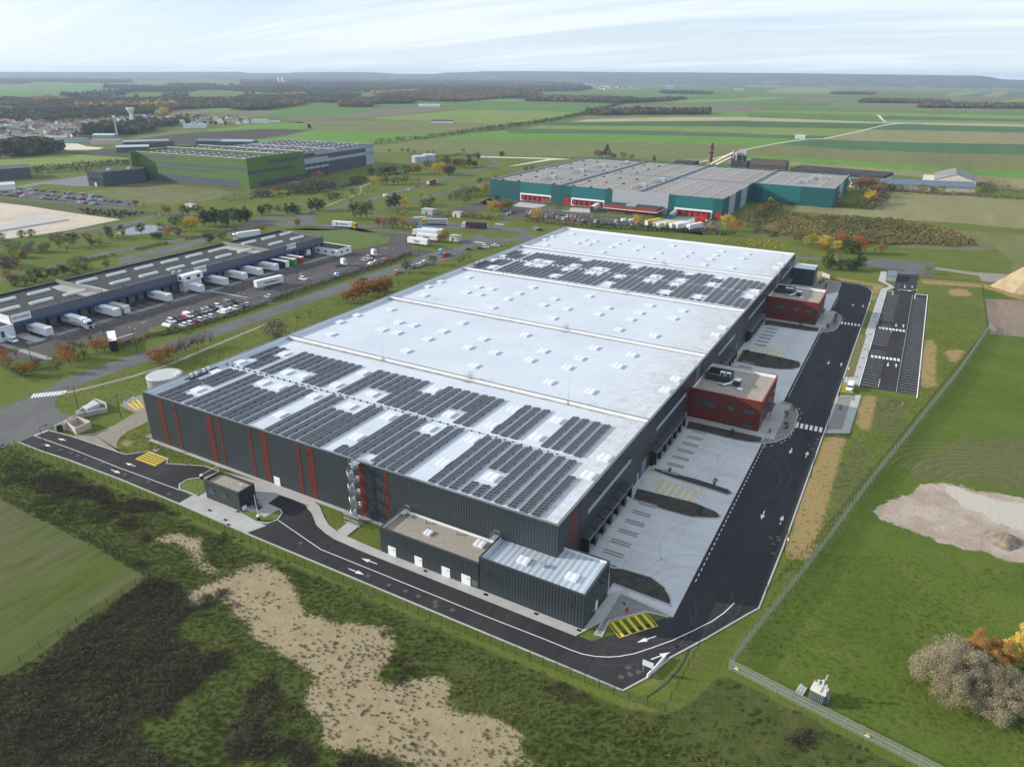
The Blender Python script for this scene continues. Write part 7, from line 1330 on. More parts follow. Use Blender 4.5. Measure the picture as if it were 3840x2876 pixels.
fld('bright',2,[(0,745),(380,690),(615,640),(1540,672),(1700,690),(1110,748),(660,735),(450,720),(330,720),(160,745),(0,752)],.05); fld('olive',2,[(480,565),(1500,560),(2215,590),(1850,660),(1540,672),(610,640),(615,605),(560,585)],.06)
fld('plough',2,[(340,560),(430,530),(880,520),(1200,455),(1850,450),(1200,530),(740,550)],.07); fld('light',2,[(1060,548),(1200,530),(1850,470),(2215,475),(2215,590),(1500,560)],.065); fld('green',2,[(0,490),(600,450),(1300,430),(2215,416),(2215,475),(1850,450),(1200,450),(880,520),(430,528),(0,530)],.06)
fld('green',2,[(130,330),(390,325),(380,355),(130,352)],.15); fld('teal',2,[(870,375),(1280,362),(1000,392)],.15)
fld('green',1,[(0,265),(860,262),(1350,275),(1360,320),(850,355),(510,370),(0,388)],.15); fld('teal',1,[(0,215),(1100,225),(1300,235),(0,245)],.3); fld('green',1,[(1400,370),(1700,372),(1500,392)],.15)
fld('dark',1,[(0,445),(500,450),(620,465),(300,480),(0,465)],.12); fld('bright',1,[(810,530),(1100,515),(1000,545),(860,550)],.08); fld('plough',1,[(1380,490),(1500,465),(1930,480),(2215,480),(2215,520),(1800,500),(1400,510)],.09); fld('bright',1,[(1640,465),(1920,455),(1900,475),(1700,480)],.1); fld('bright',1,[(500,550),(620,545),(600,560),(520,562)],.08)
fld('olive',1,[(1050,690),(1300,655),(1700,640),(1560,660),(1300,690),(1130,715)],.06); fld('dark',1,[(1130,715),(1300,690),(1700,655),(2215,625),(2215,705),(1880,735),(1700,760),(1380,755),(1140,740)],.055); fld('dark',2,[(0,628),(500,635),(560,640),(380,680),(0,720)],.055); fld('bright',1,[(1650,640),(2215,590),(2215,625),(1750,652)],.065); fld('bright',2,[(0,600),(300,575),(560,585),(560,620),(520,635),(0,627)],.07); fld('bright',1,[(1880,740),(2215,708),(2215,752),(1900,765)],.06)
fld('light',1,[(0,885),(450,845),(650,840),(1140,875),(1130,905),(900,920),(480,950),(0,975)],.04); fld('dark',1,[(560,830),(700,815),(850,795),(1010,800),(1120,830),(1140,872),(650,840)],.045)
fld('khaki',4,[(1100,1105),(1500,1120),(2400,1180),(2400,1250),(1600,1200),(1150,1150)],.03); fld('khaki',4,[(280,1210),(860,1240),(1010,1250),(1050,1200),(1150,1150),(1600,1200),(2400,1250),(2400,1420),(1700,1360),(1200,1330),(300,1255)],.025)
fld('olive',8,[(1640,130),(2400,190),(2400,470),(2100,480),(2130,400),(1980,280),(1850,220)],.02)
S_ = lambda nm, i, pts, m: struct(MB().poly(gs(i, pts), .12).build(nm, m))
CHK = mat('chalk_track', (.52,.48,.38), .9)
S_('farm_track',4,[(-600,925),(-300,850),(0,766),(240,718),(480,684),(600,683),(850,632),(1100,572),(1180,561),(1260,559),(1260,563),(1190,566),(1100,578),(850,639),(620,686),(480,690),(240,724),(0,772),(-300,858)],CHK); S_('farm_track',4,[(1035,494),(1065,496),(1110,552),(1095,552)],CHK); S_('farm_track',3,[(0,855),(600,872),(760,882),(600,888),(300,935),(230,940),(560,880),(0,865)],CHK)
S_('country_road',2,[(0,722),(380,680),(540,640),(590,615),(585,590),(470,568),(440,568),(560,580),(615,605),(600,630),(420,680),(0,732)],ASPO); S_('country_road',1,[(1870,738),(2215,708),(2215,716),(1880,742)],ASPO); S_('country_road',1,[(1330,755),(1700,770),(2215,700),(1700,778),(1330,762)],ASPO)
S_('paved_area',1,[(420,745),(640,750),(720,775),(860,785),(820,800),(560,805),(440,780)],CHK)
S_('scrub_ground',8,[(60,170),(250,10),(900,20),(1250,60),(1600,120),(1900,220),(2000,290),(1900,310),(1400,290),(900,260),(500,190),(250,200)],patchy('scrub_soil', [(.14,.135,.06),(.12,.125,.045),(.18,.155,.09)], [(.05,.4,.6),(.4,.5,.75)], .95))
# cultivated strip at the lower left
struct(MB().poly(gs(11,[(-400,900),(0,1040),(990,1548)])+gs(21,[(825,5),(1150,192),(600,560),(250,830),(0,965),(-400,1180)]), .03).build('field', patchy('young_crop', [(.085,.115,.020),(.12,.115,.055),(.055,.08,.015)], [(.06,.42,.58),(.5,.45,.75)], .95, bump=(2.2,.25), streak=(25,.18))))
WT = patchy('mown_track', [(.17,.155,.075),(.115,.125,.045)], [(1.2,.4,.65)], .95)
for k in range(9):
    R_ = 8+k*1.9; c = g(14,2080,960); n = 22; struct(MB().strip([(c[0]+R_*1.25*math.cos(math.radians(25+150*q/n)), c[1]+R_*math.sin(math.radians(25+150*q/n))) for q in range(n+1)], .42, .03+.0006*k).build('wheel_track', WT))
# ================================================================== hills on the horizon
sk_ = [(1,0,163),(1,400,163),(1,850,163),(1,1700,160),(1,1990,159),(2,60,170),(2,400,170),(2,450,164),(2,750,160),(2,1000,161),(2,1230,170),(2,1290,178),(2,1620,178),(2,1680,167),(2,2000,157),(3,0,155),(3,400,153),(3,1000,160),(3,2200,167),(4,500,165),(4,900,172),(4,1400,177),(4,1850,183),(4,1950,195),(4,2030,213),(4,2212,221),(4,2700,230)]
pts = [(TILE[i][0]+x*TILE[i][2], TILE[i][1]+y*TILE[i][2]) for i, x, y in sk_]; pts = [(-500, pts[0][1]+6)]+pts
def at_dist(px, py, D):
    d = AF+AR*(px-1920)/CF-AU*(py-1438)/CF; h = math.hypot(d[0], d[1]); return CAM+d*(D/h)
xs = np.arange(-480, 4330, 12.); ys = np.interp(xs, [p[0] for p in pts], [p[1] for p in pts]); V = []; nr = 14
for k, x in enumerate(xs):
    top = at_dist(x, ys[k], 10500)
    for r in range(nr):
        D = 7300+ (12000-7300)*r/(nr-1); t = max(0, min(1, (D-7400)/(10500-7400))); b = at_dist(x, ys[k], D)
        rug = 12*math.sin(x*.021+r*.9)+8*math.sin(x*.057+r*1.7)+6*math.sin(x*.13+r)
        z = max(-2, (top[2]+4)*(t**1.6)+ rug*t*(1-t)*3.2) if r < nr-1 else 0
        if D <= 10500: z = min(z, top[2]-(10500-D)*.001+2)
        V.append((b[0], b[1], z))
F = [(k*nr+r, (k+1)*nr+r, (k+1)*nr+r+1, k*nr+r+1) for k in range(len(xs)-1) for r in range(nr-1)]
me = bpy.data.meshes.new('hills'); me.from_pydata(V, [], F); me.materials.append(patchy('wooded_hills', [(.05,.055,.04),(.10,.095,.06),(.035,.04,.035)], [(.0012,.5,.62),(.004,.5,.7)], .95)); o = bpy.data.objects.new('hills', me); COL.objects.link(o); struct(o)
# ================================================================== the air
hz = bpy.data.materials.new('haze'); hz.use_nodes = True; N = hz.node_tree.nodes; N.remove(N['Principled BSDF']); pv = N.new('ShaderNodeVolumePrincipled'); pv.inputs['Color'].default_value = (.64,.81,1.0,1); pv.inputs['Density'].default_value = 7.5e-5; pv.inputs['Anisotropy'].default_value = .2
hz.node_tree.links.new(pv.outputs[0], N['Material Output'].inputs['Volume'])
o = MB().box(-15500,-15500,-4,15500,15500,132).build('haze', hz); stuff(o, 'pale blue haze over the whole plain', 'haze')
# ================================================================== trees
def leafmat(name, a, b):
    if name in MATS: return MATS[name]
    m = bpy.data.materials.new(name); m.use_nodes = True; N = m.node_tree.nodes; L = m.node_tree.links; s = N['Principled BSDF']; s.inputs['Roughness'].default_value = .85; s.inputs['Specular IOR Level'].default_value = .1
    geo = N.new('ShaderNodeNewGeometry'); r = N.new('ShaderNodeValToRGB'); r.color_ramp.elements[0].color = (*a,1); r.color_ramp.elements[1].color = (*b,1); L.new(geo.outputs['Random Per Island'], r.inputs['Fac']); L.new(r.outputs[0], s.inputs['Base Color']); MATS[name] = m; return m
LEAF = {'orange':((.27,.11,.025),(.45,.22,.05)),'yellow':((.36,.25,.03),(.62,.44,.07)),'russet':((.15,.085,.04),(.30,.17,.07)),'olive':((0.117,0.130,0.033),(0.286,0.247,0.065)),'green':((0.052,0.098,0.019),(0.130,0.182,0.039)),'darkgreen':((0.027,0.054,0.019),(0.068,0.108,0.030)),'pine':((0.020,0.045,0.025),(0.049,0.084,0.039)),'willow':((.13,.15,.09),(.26,.28,.18)),'bare':((.12,.09,.07),(.23,.19,.15)),'brown':((.10,.075,.04),(.20,.15,.08)),'red':((.28,.06,.02),(.45,.15,.03)),'lime':((.20,.24,.03),(.38,.38,.05))}
LM = {k: leafmat('foliage_'+k, *v) for k, v in LEAF.items()}
def leafcloud(m, centres, per, rad, ls, rs, flat=.75):
    """leaf cards round each clump centre"""
    for (cx, cy, cz) in centres:
        for _ in range(per):
            d = rs.randn(3); d /= np.linalg.norm(d)+1e-9; r = rad*rs.rand()**.4; p = np.array([cx, cy, cz])+d*np.array([r, r, r*flat]); n = d+rs.randn(3)*.6; n /= np.linalg.norm(n)
            t = np.cross(n, [0,0,1]); t /= np.linalg.norm(t)+1e-9; b = np.cross(n, t); s = ls*(.6+.8*rs.rand())
            m.add([tuple(p-t*s-b*s*.5), tuple(p+t*s-b*s*.4), tuple(p+t*s*.2+b*s)], [(0,1,2)])
def make_tree(kind, seed, nclump, per, ls, name='tree'):
    """unit tree: 1 m tall, scaled when placed"""
    rs = np.random.RandomState(seed); r = thing({'pine':'pine_tree','bush':'bush','bare':'bare_tree'}.get(kind,'tree'), 'autumn tree on the grass', 'tree')
    t = MB(); c = MB(); cs = []
    if kind == 'round': h0, wR, zc, zr_ = .14, .40, .57, .40
    elif kind == 'tall': h0, wR, zc, zr_ = .1, .25, .53, .44
    elif kind == 'pine': h0, wR, zc, zr_ = .08, .36, .48, .46
    elif kind == 'bare': h0, wR, zc, zr_ = .25, .30, .64, .33
    else: h0, wR, zc, zr_ = .05, .62, .46, .46
    for k in range(nclump):
        d = rs.randn(3); d /= np.linalg.norm(d); rr = .45+.5*rs.rand()
        x, y, z = d[0]*wR*rr, d[1]*wR*rr, zc+d[2]*zr_*rr
        if kind == 'pine': f = max(.25, 1.25-(z-.1)*1.15); x *= f; y *= f
        if kind == 'tall': f = max(.4, 1.2-abs(z-.45)*1.2); x *= f; y *= f
        x += .06*math.sin(seed+k); cs.append((x, y, max(.07, z)))
    rad = {'round':.15,'tall':.11,'pine':.13,'bare':.14,'bush':.22}[kind]
    t.tube((0,0,-.02),(0.01,0,h0+.2),.018 if kind != 'bare' else .010,6,r1=.009)
    for k in range(0, min(len(cs), 9)): t.tube((.005,0,h0+.02*k-.05 if kind != 'bush' else .02),cs[k],.009,4,r1=.003)
    if kind == 'bare':
        for k in range(len(cs)):
            a = np.array(cs[k]); t.tube((0,0,h0),tuple(a),.004,3,r1=.002)
    leafcloud(c, cs, per, rad, ls, rs)
    t.build('trunk', C_WOOD, r); c.build('crown', LM['green'], r)
    return Proto(r)
TREES = {'round':[make_tree('round',s,34,34,.024) for s in (1,2,3)],'tall':[make_tree('tall',s,30,30,.023) for s in (4,5)],'pine':[make_tree('pine',s,40,30,.024) for s in (6,7)],'bare':[make_tree('bare',s,22,16,.014) for s in (8,9)],'bush':[make_tree('bush',s,34,40,.032) for s in (10,11)]}
CNAME = {'orange':'orange','yellow':'yellow','russet':'russet brown','olive':'olive','green':'green','darkgreen':'dark green','pine':'dark green','willow':'grey-green','bare':'bare grey','brown':'brown','red':'red','lime':'yellow-green'}
def plant(place, group, lst):
    """lst: (tile, x, y of the foot, height in metres, kind, colour)"""
    lst = sorted(lst, key=lambda q: TILE[q[0]][0]+q[1]*TILE[q[0]][2])
    for n, (i, x, y, h, kind, col) in enumerate(lst):
        p = g(i, x, y); s = h*random.uniform(.80,.98); w = s*random.uniform(.9,1.15)
        lab = '%s %s, %s from left %s' % (CNAME[col], {'bush':'bush','pine':'pine','bare':'thin tree'}.get(kind,'tree'), ordinal(n), place)
        r = random.choice(TREES[kind]).place(p, random.uniform(0,6.28), lab, group, (w, w, s), mats={'crown':[LM[col]]}); r['category'] = 'bush' if kind == 'bush' else 'tree'
O_, Y_, G_, B_ = 'orange','yellow','green','brown'
plant('by the depot hedge at the left edge', 'hedge trees of the depot', [(5,40,1240,6,'round',O_),(5,75,1290,5,'round','russet'),(5,170,1345,5,'bush',B_),(5,215,1350,5,'round',O_),(5,260,1340,5,'round',O_),(5,310,1285,4,'bush',B_),(5,480,1315,7.5,'tall','olive'),(5,545,1215,7,'round',O_),(5,585,1265,6,'round',O_),(5,505,1165,7,'bare','bare'),(5,620,1200,8,'tall','olive'),(5,700,1205,8,'tall','olive'),(5,805,1155,6.5,'round',O_),(5,872,1150,6,'round',O_),(5,760,1095,8,'bare','bare'),(5,985,1105,3.5,'bush',Y_),(5,655,1245,5,'bare','bare'),(5,140,1210,6,'bare','olive')])
plant('in the row between road and warehouse', 'roadside row', [(5,1285,1235,6.5,'round','orange'),(5,1330,1262,6.5,'round',O_),(5,1310,1250,6,'round','russet'),(5,1410,1225,7,'round',O_),(5,1380,1215,6,'round','russet')]+[(5,x,y,7,'bare','bare') for x,y in ((1440,1190),(1465,1200),(1480,1178),(1510,1170),(1545,1165),(1570,1150),(1590,1130),(1610,1125),(1645,1120),(1680,1115),(1700,1100),(1755,1100),(1500,1150),(1535,1140))])
plant('in the orange clump west of the warehouse', 'orange clump', [(6,x,y,h,'round',c) for x,y,h,c in ((885,745,7,'russet'),(940,742,8,O_),(965,728,8,'russet'),(1000,718,10,O_),(1040,700,9,'russet'),(1060,695,9,O_),(1110,680,9.5,O_),(1150,690,9,'russet'),(1175,672,9,O_),(1200,672,9,O_),(1215,660,8,'russet'))]+[(6,1030,640,8,'round','darkgreen')])
plant('scattered on the verges beside the road', 'verge trees', [(6,1380,490,7.5,'round',G_),(6,1600,430,6.5,'round',G_),(6,300,1035,8,'bush','bare'),(6,585,875,6,'bare','bare'),(6,483,905,5,'bare','bare'),(6,1300,555,5,'bare','bare'),(6,1820,440,9,'bare','olive'),(6,1850,420,9,'bare','bare'),(6,1905,400,8,'bare','bare'),(6,1420,540,6,'bare','olive'),(6,1695,240,8,'round',O_),(6,1665,245,6,'round','olive'),(6,1570,292,7,'tall','olive'),(6,1320,620,5,'bare','bare')])
plant('on the grass behind the haulage depot', 'trees behind the depot', [(5,130,600,6,'bush','darkgreen'),(5,210,600,6,'bush','olive'),(5,290,570,6.5,'bush','darkgreen'),(5,370,550,6.5,'bush',G_),(5,450,530,6,'bush','darkgreen'),(5,530,510,6,'bush','darkgreen'),(5,620,500,6,'bush','olive'),(5,690,470,7.5,'bush',G_),(5,600,445,6,'round','olive'),(5,890,460,5.5,'round','russet'),(5,1735,250,7.5,'bush','darkgreen'),(5,1850,220,7,'bush','olive'),(5,2125,162,6,'round','olive'),(5,2175,158,6,'round',O_),(6,478,112,6.5,'round',O_),(5,70,540,5,'bush','russet'),(5,180,500,4,'bare','orange')])
plant('in the park at the upper left', 'park trees upper left', [(5,30,455,8,'bush','bare'),(5,80,450,7,'bush','bare'),(5,130,430,4.5,'bush','russet'),(5,115,365,6,'bush','olive'),(5,165,370,5,'bush',Y_),(5,210,370,5,'bush',B_),(5,250,320,7,'bush','willow'),(5,60,280,6,'bush','willow'),(5,140,300,5,'bush','willow'),(5,20,230,5,'bush','darkgreen'),(5,180,200,5,'bush','darkgreen'),(5,260,190,5,'bush','darkgreen'),(5,345,330,5,'round','russet'),(5,380,320,7,'bush','willow'),(5,500,290,9,'tall','olive'),(5,430,230,5,'bush','willow'),(5,500,215,5,'bush','willow'),(5,610,275,9,'round','darkgreen'),(5,730,245,8,'round','olive'),(5,760,270,5,'bush',B_),(5,830,270,6,'round',O_),(5,845,215,6,'bare',B_),(5,920,215,10,'tall',G_),(5,895,200,9,'tall','darkgreen'),(5,1020,198,10,'tall',G_),(5,1175,178,9,'round','darkgreen'),(5,1310,215,5,'bush','darkgreen'),(5,1275,210,4,'bush',B_),(5,1395,195,6.5,'round',O_),(5,1335,190,6,'bare','bare'),(5,560,325,6,'bare','bare'),(5,985,235,5,'bare','russet'),(5,1440,95,6,'bush','darkgreen'),(5,1490,80,6,'bush',B_),(5,1550,150,10,'round','olive'),(5,1590,150,11,'round',Y_),(5,1620,140,9,'round',Y_),(5,1490,190,5,'bush',B_)])
plant('in the pine group by the roundabout', 'pine group', [(1,1695,1440,12,'pine','pine'),(1,1740,1430,11,'round','darkgreen'),(1,1790,1435,13,'pine','pine'),(1,1840,1430,12,'round','darkgreen'),(1,1890,1445,13,'pine','pine'),(1,1940,1420,13,'round','darkgreen'),(1,1985,1410,12,'pine','pine'),(1,2035,1395,12,'pine','pine'),(1,2070,1385,9,'round','darkgreen'),(1,1520,1345,9,'round','olive'),(1,1560,1350,9,'round','darkgreen'),(1,1375,1335,8,'round',O_),(1,1400,1340,7,'round','russet'),(1,1355,1370,7,'bare','olive'),(1,1300,1370,6,'bare',B_),(1,1630,1320,6,'bush',B_),(1,1130,1275,6,'round','darkgreen'),(1,1075,1275,4,'round','russet'),(1,1195,1275,3,'round','russet'),(1,2170,1340,8,'round','darkgreen')])
plant('on the lawns between roundabout and green warehouse', 'trees of the inner lawns', [(2,x,y,h,k,c) for x,y,h,k,c in ((60,1395,10,'pine','pine'),(25,1390,9,'round','darkgreen'),(180,1345,8,'pine','pine'),(240,1345,9,'round','darkgreen'),(395,1335,10,'pine','pine'),(440,1330,9,'pine','pine'),(470,1330,7,'bush','darkgreen'),(590,1308,10,'pine','pine'),(640,1305,11,'pine','pine'),(680,1300,9,'round','darkgreen'),(960,1375,14,'round','darkgreen'),(1005,1380,15,'round','olive'),(1050,1370,13,'round','darkgreen'),(1240,1295,12,'pine','darkgreen'),(1290,1290,12,'pine','pine'),(1320,1280,11,'round','darkgreen'),(1365,1300,11,'round',Y_),(480,1435,6,'round',O_),
    (40,1260,6,'bare',O_),(95,1240,8,'bare','olive'),(290,1160,7,'round',O_),(320,1158,6,'round','russet'),(130,1195,7,'bush','bare'),(180,1190,7,'bush','bare'),(225,1190,7,'bush','bare'),(410,1155,9,'bush','bare'),(470,1150,9,'bush','willow'),(520,1150,9,'bush','bare'),(580,1130,11,'bush','bare'),(640,1120,11,'bush','willow'),(690,1130,10,'bush','bare'),(740,1120,9,'bush','bare'),(780,1120,7,'bush','russet'),(650,1090,13,'round',O_),(500,1090,9,'round','red'),(395,1120,7,'round','russet'),(740,1200,8,'bush','bare'),(800,1205,6,'bush',B_),(755,1225,4,'bush','russet'),(850,1195,6,'bare',B_),(885,1215,6,'bare','bare'),(290,1235,5,'bare','bare'),(600,1280,5,'bush',B_),(320,1310,5,'bush',B_),
    (940,1075,7,'bush','darkgreen'),(985,1070,7,'bush','darkgreen'),(1030,1068,6,'bush',B_),(1090,1010,8,'bush','darkgreen'),(1140,1005,11,'bush','willow'),(1190,1005,10,'bush',B_),(1240,1005,9,'bush','darkgreen'),(1280,990,8,'bush','darkgreen'),(1070,1140,6,'bare','bare'),(1060,1180,5,'bare','bare'),(1100,1165,5,'bare','bare'),(930,1160,4,'bush','russet'),(960,1185,3,'bush',O_))])
plant('in the rows along the main road', 'rows along the main road', [(2,x,y,h,k,c) for x,y,h,k,c in ((1115,1085,8,'round',Y_),(1150,1092,8,'round',Y_),(1185,1090,9,'round',O_),(1215,1092,10,'tall',G_),(1250,1088,9,'bare',B_),(1280,1090,9,'tall','olive'),(1310,1088,9,'round','russet'),(1345,1088,9,'bare',B_),(1375,1085,9,'round','russet'),(1425,1078,6,'bare','bare'),(1450,1075,6,'bare','russet'),(1480,1080,6,'round',O_),(1345,1010,10,'bare','russet'),(1370,1010,11,'tall',G_),(1400,1008,11,'round',B_),(1440,1008,11,'round',O_),(1470,1005,11,'round','russet'),(1495,1000,10,'round',O_),(1545,958,10,'round',B_),(1575,955,10,'tall','olive'),(1535,985,6,'bare','bare'),(1625,990,12,'round',Y_),(1655,1000,12,'round',Y_),(1680,1005,12,'bare',B_),(1705,1010,11,'round','russet'),(1735,1015,12,'pine','darkgreen'),(1760,1012,11,'round','darkgreen'),(1725,930,13,'pine','pine'),(1770,950,11,'round','russet'),(1800,950,11,'round',B_),(1830,950,11,'round','russet'),(1860,950,10,'round',O_),(1690,935,10,'round',B_),(1905,948,12,'pine','pine'),(1935,948,9,'round','darkgreen'),(1955,945,8,'pine','pine'),(2000,955,7,'bare','bare'),(2025,955,7,'bare','bare'),(2048,958,7,'bare','bare'),(2140,925,5,'bare','bare'),(1975,880,10,'pine','darkgreen'),(1940,880,9,'round',B_),(1900,880,9,'round','russet'),(1880,880,8,'round','olive'))]
    +[(2,x,y,h,k,c) for x,y,h,k,c in ((1240,820,5,'round','darkgreen'),(1345,825,7,'round','olive'),(1395,830,6,'round','darkgreen'),(1445,838,6,'round',O_),(1555,840,5,'round','darkgreen'),(1600,840,5,'round',O_),(1855,818,5,'bush','olive'),(2170,850,6,'bush','darkgreen'))])
plant('along the hedge line left of the teal warehouse', 'trees left of the teal warehouse', [(2,x,y,h,k,c) for x,y,h,k,c in ((1745,1215,7,'bush','willow'),(1790,1200,7,'bush','willow'),(1830,1195,9,'bush','willow'),(1870,1185,9,'bush','willow'),(1905,1180,8,'bush','olive'),(1950,1170,8,'bush','olive'),(2000,1155,7,'bush',Y_),(2040,1145,7,'bush','olive'),(1840,1140,10,'bare','olive'),(1505,1215,7,'bare','bare'),(1520,1270,6,'bush','olive'),(1555,1275,7,'bush','bare'),(1590,1255,6,'bush',B_),(1990,1090,8,'round','darkgreen'),(2035,1080,6,'round',O_),(2070,1075,7,'round',O_),(2120,1050,6,'round',O_),(1860,1250,10,'round','olive'),(1885,1255,8,'bare','bare'),(1910,1250,8,'bare','bare'),(1580,1210,6,'bare','bare'),(1705,1165,5,'bare','bare'),(1150,1440,8,'round',B_),(1195,1450,8,'round',O_),(1235,1450,7,'bare',B_),(1275,1455,9,'round',B_),(1310,1460,7,'bare','bare'),(1350,1465,8,'round',O_),(1400,1465,8,'bare','olive'),(1450,1470,8,'round','olive'),(2080,1310,9,'round',Y_),(2110,1300,8,'round',Y_),(2165,1315,9,'round',O_))]
    +[(3,x,y,h,k,c) for x,y,h,k,c in ((240,1310,11,'round','olive'),(215,1305,10,'round',G_),(140,1228,6,'round','darkgreen'),(465,1405,11,'round',Y_),(530,1258,5,'tall',Y_),(575,1260,5,'round','lime'),(920,1410,9,'bare',Y_),(1305,1450,10,'round',Y_),(1335,1445,9,'bare','olive'),(1905,1480,8,'tall',Y_),(985,870,12,'round','russet'),(1010,868,11,'round',B_),(960,865,9,'round','russet'),(1052,868,16,'pine','pine'),(1085,878,9,'round','darkgreen'),(1115,878,8,'round','darkgreen'),(1187,885,10,'round','olive'),(1255,890,9,'round','olive'),(1445,900,9,'pine','pine'),(178,858,7,'bush','darkgreen'),(230,1008,6,'bare',Y_),(380,978,6,'bush','russet'),(430,968,6,'bush','olive'))])
plant('in the planting right of the teal warehouse', 'trees right of the teal warehouse', [(4,x,y,h,k,c) for x,y,h,k,c in ((20,1330,7,'bare',Y_),(100,1290,8,'tall',Y_),(140,1265,8,'round',O_),(180,1240,10,'tall','lime'),(245,1195,8,'tall','olive'),(300,1185,7,'round',Y_),(345,1185,5,'round',Y_),(390,1180,9,'round',O_),(455,1195,7,'round',Y_),(520,1195,10,'bare',Y_),(570,1195,6,'round',Y_),(620,1198,7,'round',Y_),(720,1195,10,'tall','lime'),(800,1215,6,'round',Y_),(680,1210,5,'round',Y_),(885,1215,10,'tall','lime'),(975,1200,13,'round',Y_),(950,1215,11,'round',Y_),(1000,1140,12,'round','russet'),(1040,1150,13,'round',B_),(1070,1120,13,'round','olive'),(1010,1100,13,'round','russet'),(830,1080,10,'round',G_),(870,1095,12,'round','russet'),(905,1100,14,'round',B_),(945,1095,14,'round','russet'),(985,1085,12,'round',B_),(70,915,13,'round','olive'),(45,912,10,'round','olive'),(155,918,10,'round','olive'),(185,918,8,'round',Y_),(1150,1100,7,'bush',G_),(1400,1108,8,'bush','olive'),(1540,1122,9,'bush','olive'),(1475,1115,6,'bush',B_),(1835,1120,7,'round','lime'),(1220,1090,6,'bush',G_))]
    +[(3,x,y,h,k,c) for x,y,h,k,c in ((2050,1470,13,'round',Y_),(2085,1480,10,'bare',Y_),(2125,1490,9,'round',O_),(2165,1440,11,'bare',B_),(2200,1400,10,'bare','olive'))])
plant('on the meadow strip behind the warehouse', 'meadow trees behind the warehouse', [(8,x,y,h,k,c) for x,y,h,k,c in ((380,245,10,'bare','olive'),(412,240,9,'bare',B_),(435,245,10,'round','russet'),(480,270,8,'round','lime'),(510,262,9,'round','lime'),(560,285,5,'round',O_),(592,255,8,'round',Y_),(622,290,9,'round',Y_),(645,285,6,'bare','bare'),(722,315,10,'round',Y_),(755,250,8,'round','red'),(770,315,11,'round','darkgreen'),(740,310,9,'round','olive'),(830,320,9,'bush','olive'),(860,322,9,'bush','darkgreen'),(892,320,11,'round','red'),(938,315,8,'bare',O_),(1020,320,6,'bare',Y_),(1075,320,6,'round',O_),(640,445,11,'pine','darkgreen'),(670,440,8,'pine','darkgreen'),(735,400,8,'bare','russet'),(750,455,7,'bush','darkgreen'),(820,455,7,'bush','darkgreen'),(870,450,8,'pine','pine'),(895,440,12,'pine','pine'),(1430,485,5,'round','olive'),(605,300,4,'round','red'))])
# beds of the dock yard: tiny young shrubs
plant('in the planting beds of the dock yard', 'young shrubs in the beds', [(i,x,y,h,'tall',c) for i,x,y,h,c in ((23,1310,300,2.6,'russet'),(13,1945,930,2.4,'darkgreen'),(13,1820,1160,2.4,'darkgreen'),(13,1575,825,1.8,'darkgreen'),(13,1850,455,1.4,'darkgreen'),(13,2090,510,1.6,'darkgreen'),(42,900,1220,2.2,'darkgreen'),(42,510,1125,1.6,'darkgreen'),(42,1105,120,2.6,'darkgreen'),(42,1270,155,2.4,'darkgreen'),(42,1325,155,2.2,'darkgreen'),(42,1550,215,2.2,'darkgreen'),(42,1720,260,2.6,'darkgreen'),(42,1755,880,3,'brown'),(42,1640,975,2.6,'brown'),(42,1640,1145,3,'darkgreen'),(42,1420,1200,2.2,'brown'),(43,955,1470,2.8,'darkgreen'),(43,1355,640,3.2,'darkgreen'),(43,1415,590,2.4,'darkgreen'),(43,1470,710,3,'darkgreen'),(43,1640,1420,2.8,'brown'),(43,1515,1525,3,'darkgreen'),(43,1670,1310,2.6,'darkgreen'),(43,1730,1235,2.6,'darkgreen'),(14,745,295,2.4,'russet'))])
# ------------------------------------------------------------------ the three big trees at the right edge
def bigtree(label, cat, cx, cy, R, H, col, ncl, per, ls, seed, twigs=True):
    rs = np.random.RandomState(seed); r = thing('tree', label, cat, (cx,cy), 0, None); t = MB(); c = MB(); cs = []
    for k in range(ncl):
        a = rs.rand()*6.283; q = math.sqrt(rs.rand())*.92; z = H*(.12+.80*math.sqrt(max(0,1-q*q))*(0.35+.65*rs.rand())); lump = 1+.16*math.sin(3*a+seed)+.1*math.sin(7*a)
        cs.append((cx+R*q*lump*math.cos(a), cy+R*q*lump*math.sin(a), z))
    for p in cs[:int(ncl*.55)]:
        b = (cx+(p[0]-cx)*.12, cy+(p[1]-cy)*.12, .1); mid = (cx+(p[0]-cx)*.55, cy+(p[1]-cy)*.55, p[2]*.6); t.tube(b, mid, .10, 4, r1=.06); t.tube(mid, p, .06, 4, r1=.02)
    leafcloud(c, cs, per, R*.17, ls, rs, .9); t.build('trunk', mat('pale_bark', (.17,.14,.11), .9), r); c.build('crown', LM[col] if isinstance(col, str) else col, r)
GT = leafmat('foliage_fading', (.21,.175,.11), (.38,.33,.21)); OT = leafmat('foliage_rust', (.26,.14,.04), (.42,.23,.06)); YT = leafmat('foliage_gold', (.50,.34,.06), (.78,.60,.16))
p = g(24,1640,1130); bigtree('big pale brown thinning bush tree, left part of the clump at right', 'tree', p[0]-.6, p[1]+1.3, 6.9, 8.5, GT, 190, 430, .062, 3)
p = g(24,1880,1180); bigtree('pale brown twiggy tree, lower right part of the clump', 'tree', p[0]+.3, p[1]+.3, 6.0, 7, GT, 170, 420, .062, 5)
p = g(24,1850,960); bigtree('rust orange leafed tree behind the pale brown bush tree', 'tree', p[0]-.6, p[1]+.3, 4.3, 9.2, OT, 100, 330, .068, 8)
p = g(24,2200,900); bigtree('golden yellow tree cut by the right edge of the photo', 'tree', p[0]+1.0, p[1]+.5, 4.6, 9, YT, 120, 300, .085, 12)
p = g(24,2150,1100); bigtree('small plum and green bush between the big trees at right', 'bush', p[0], p[1], 3.2, 4, 'brown', 50, 180, .09, 14)
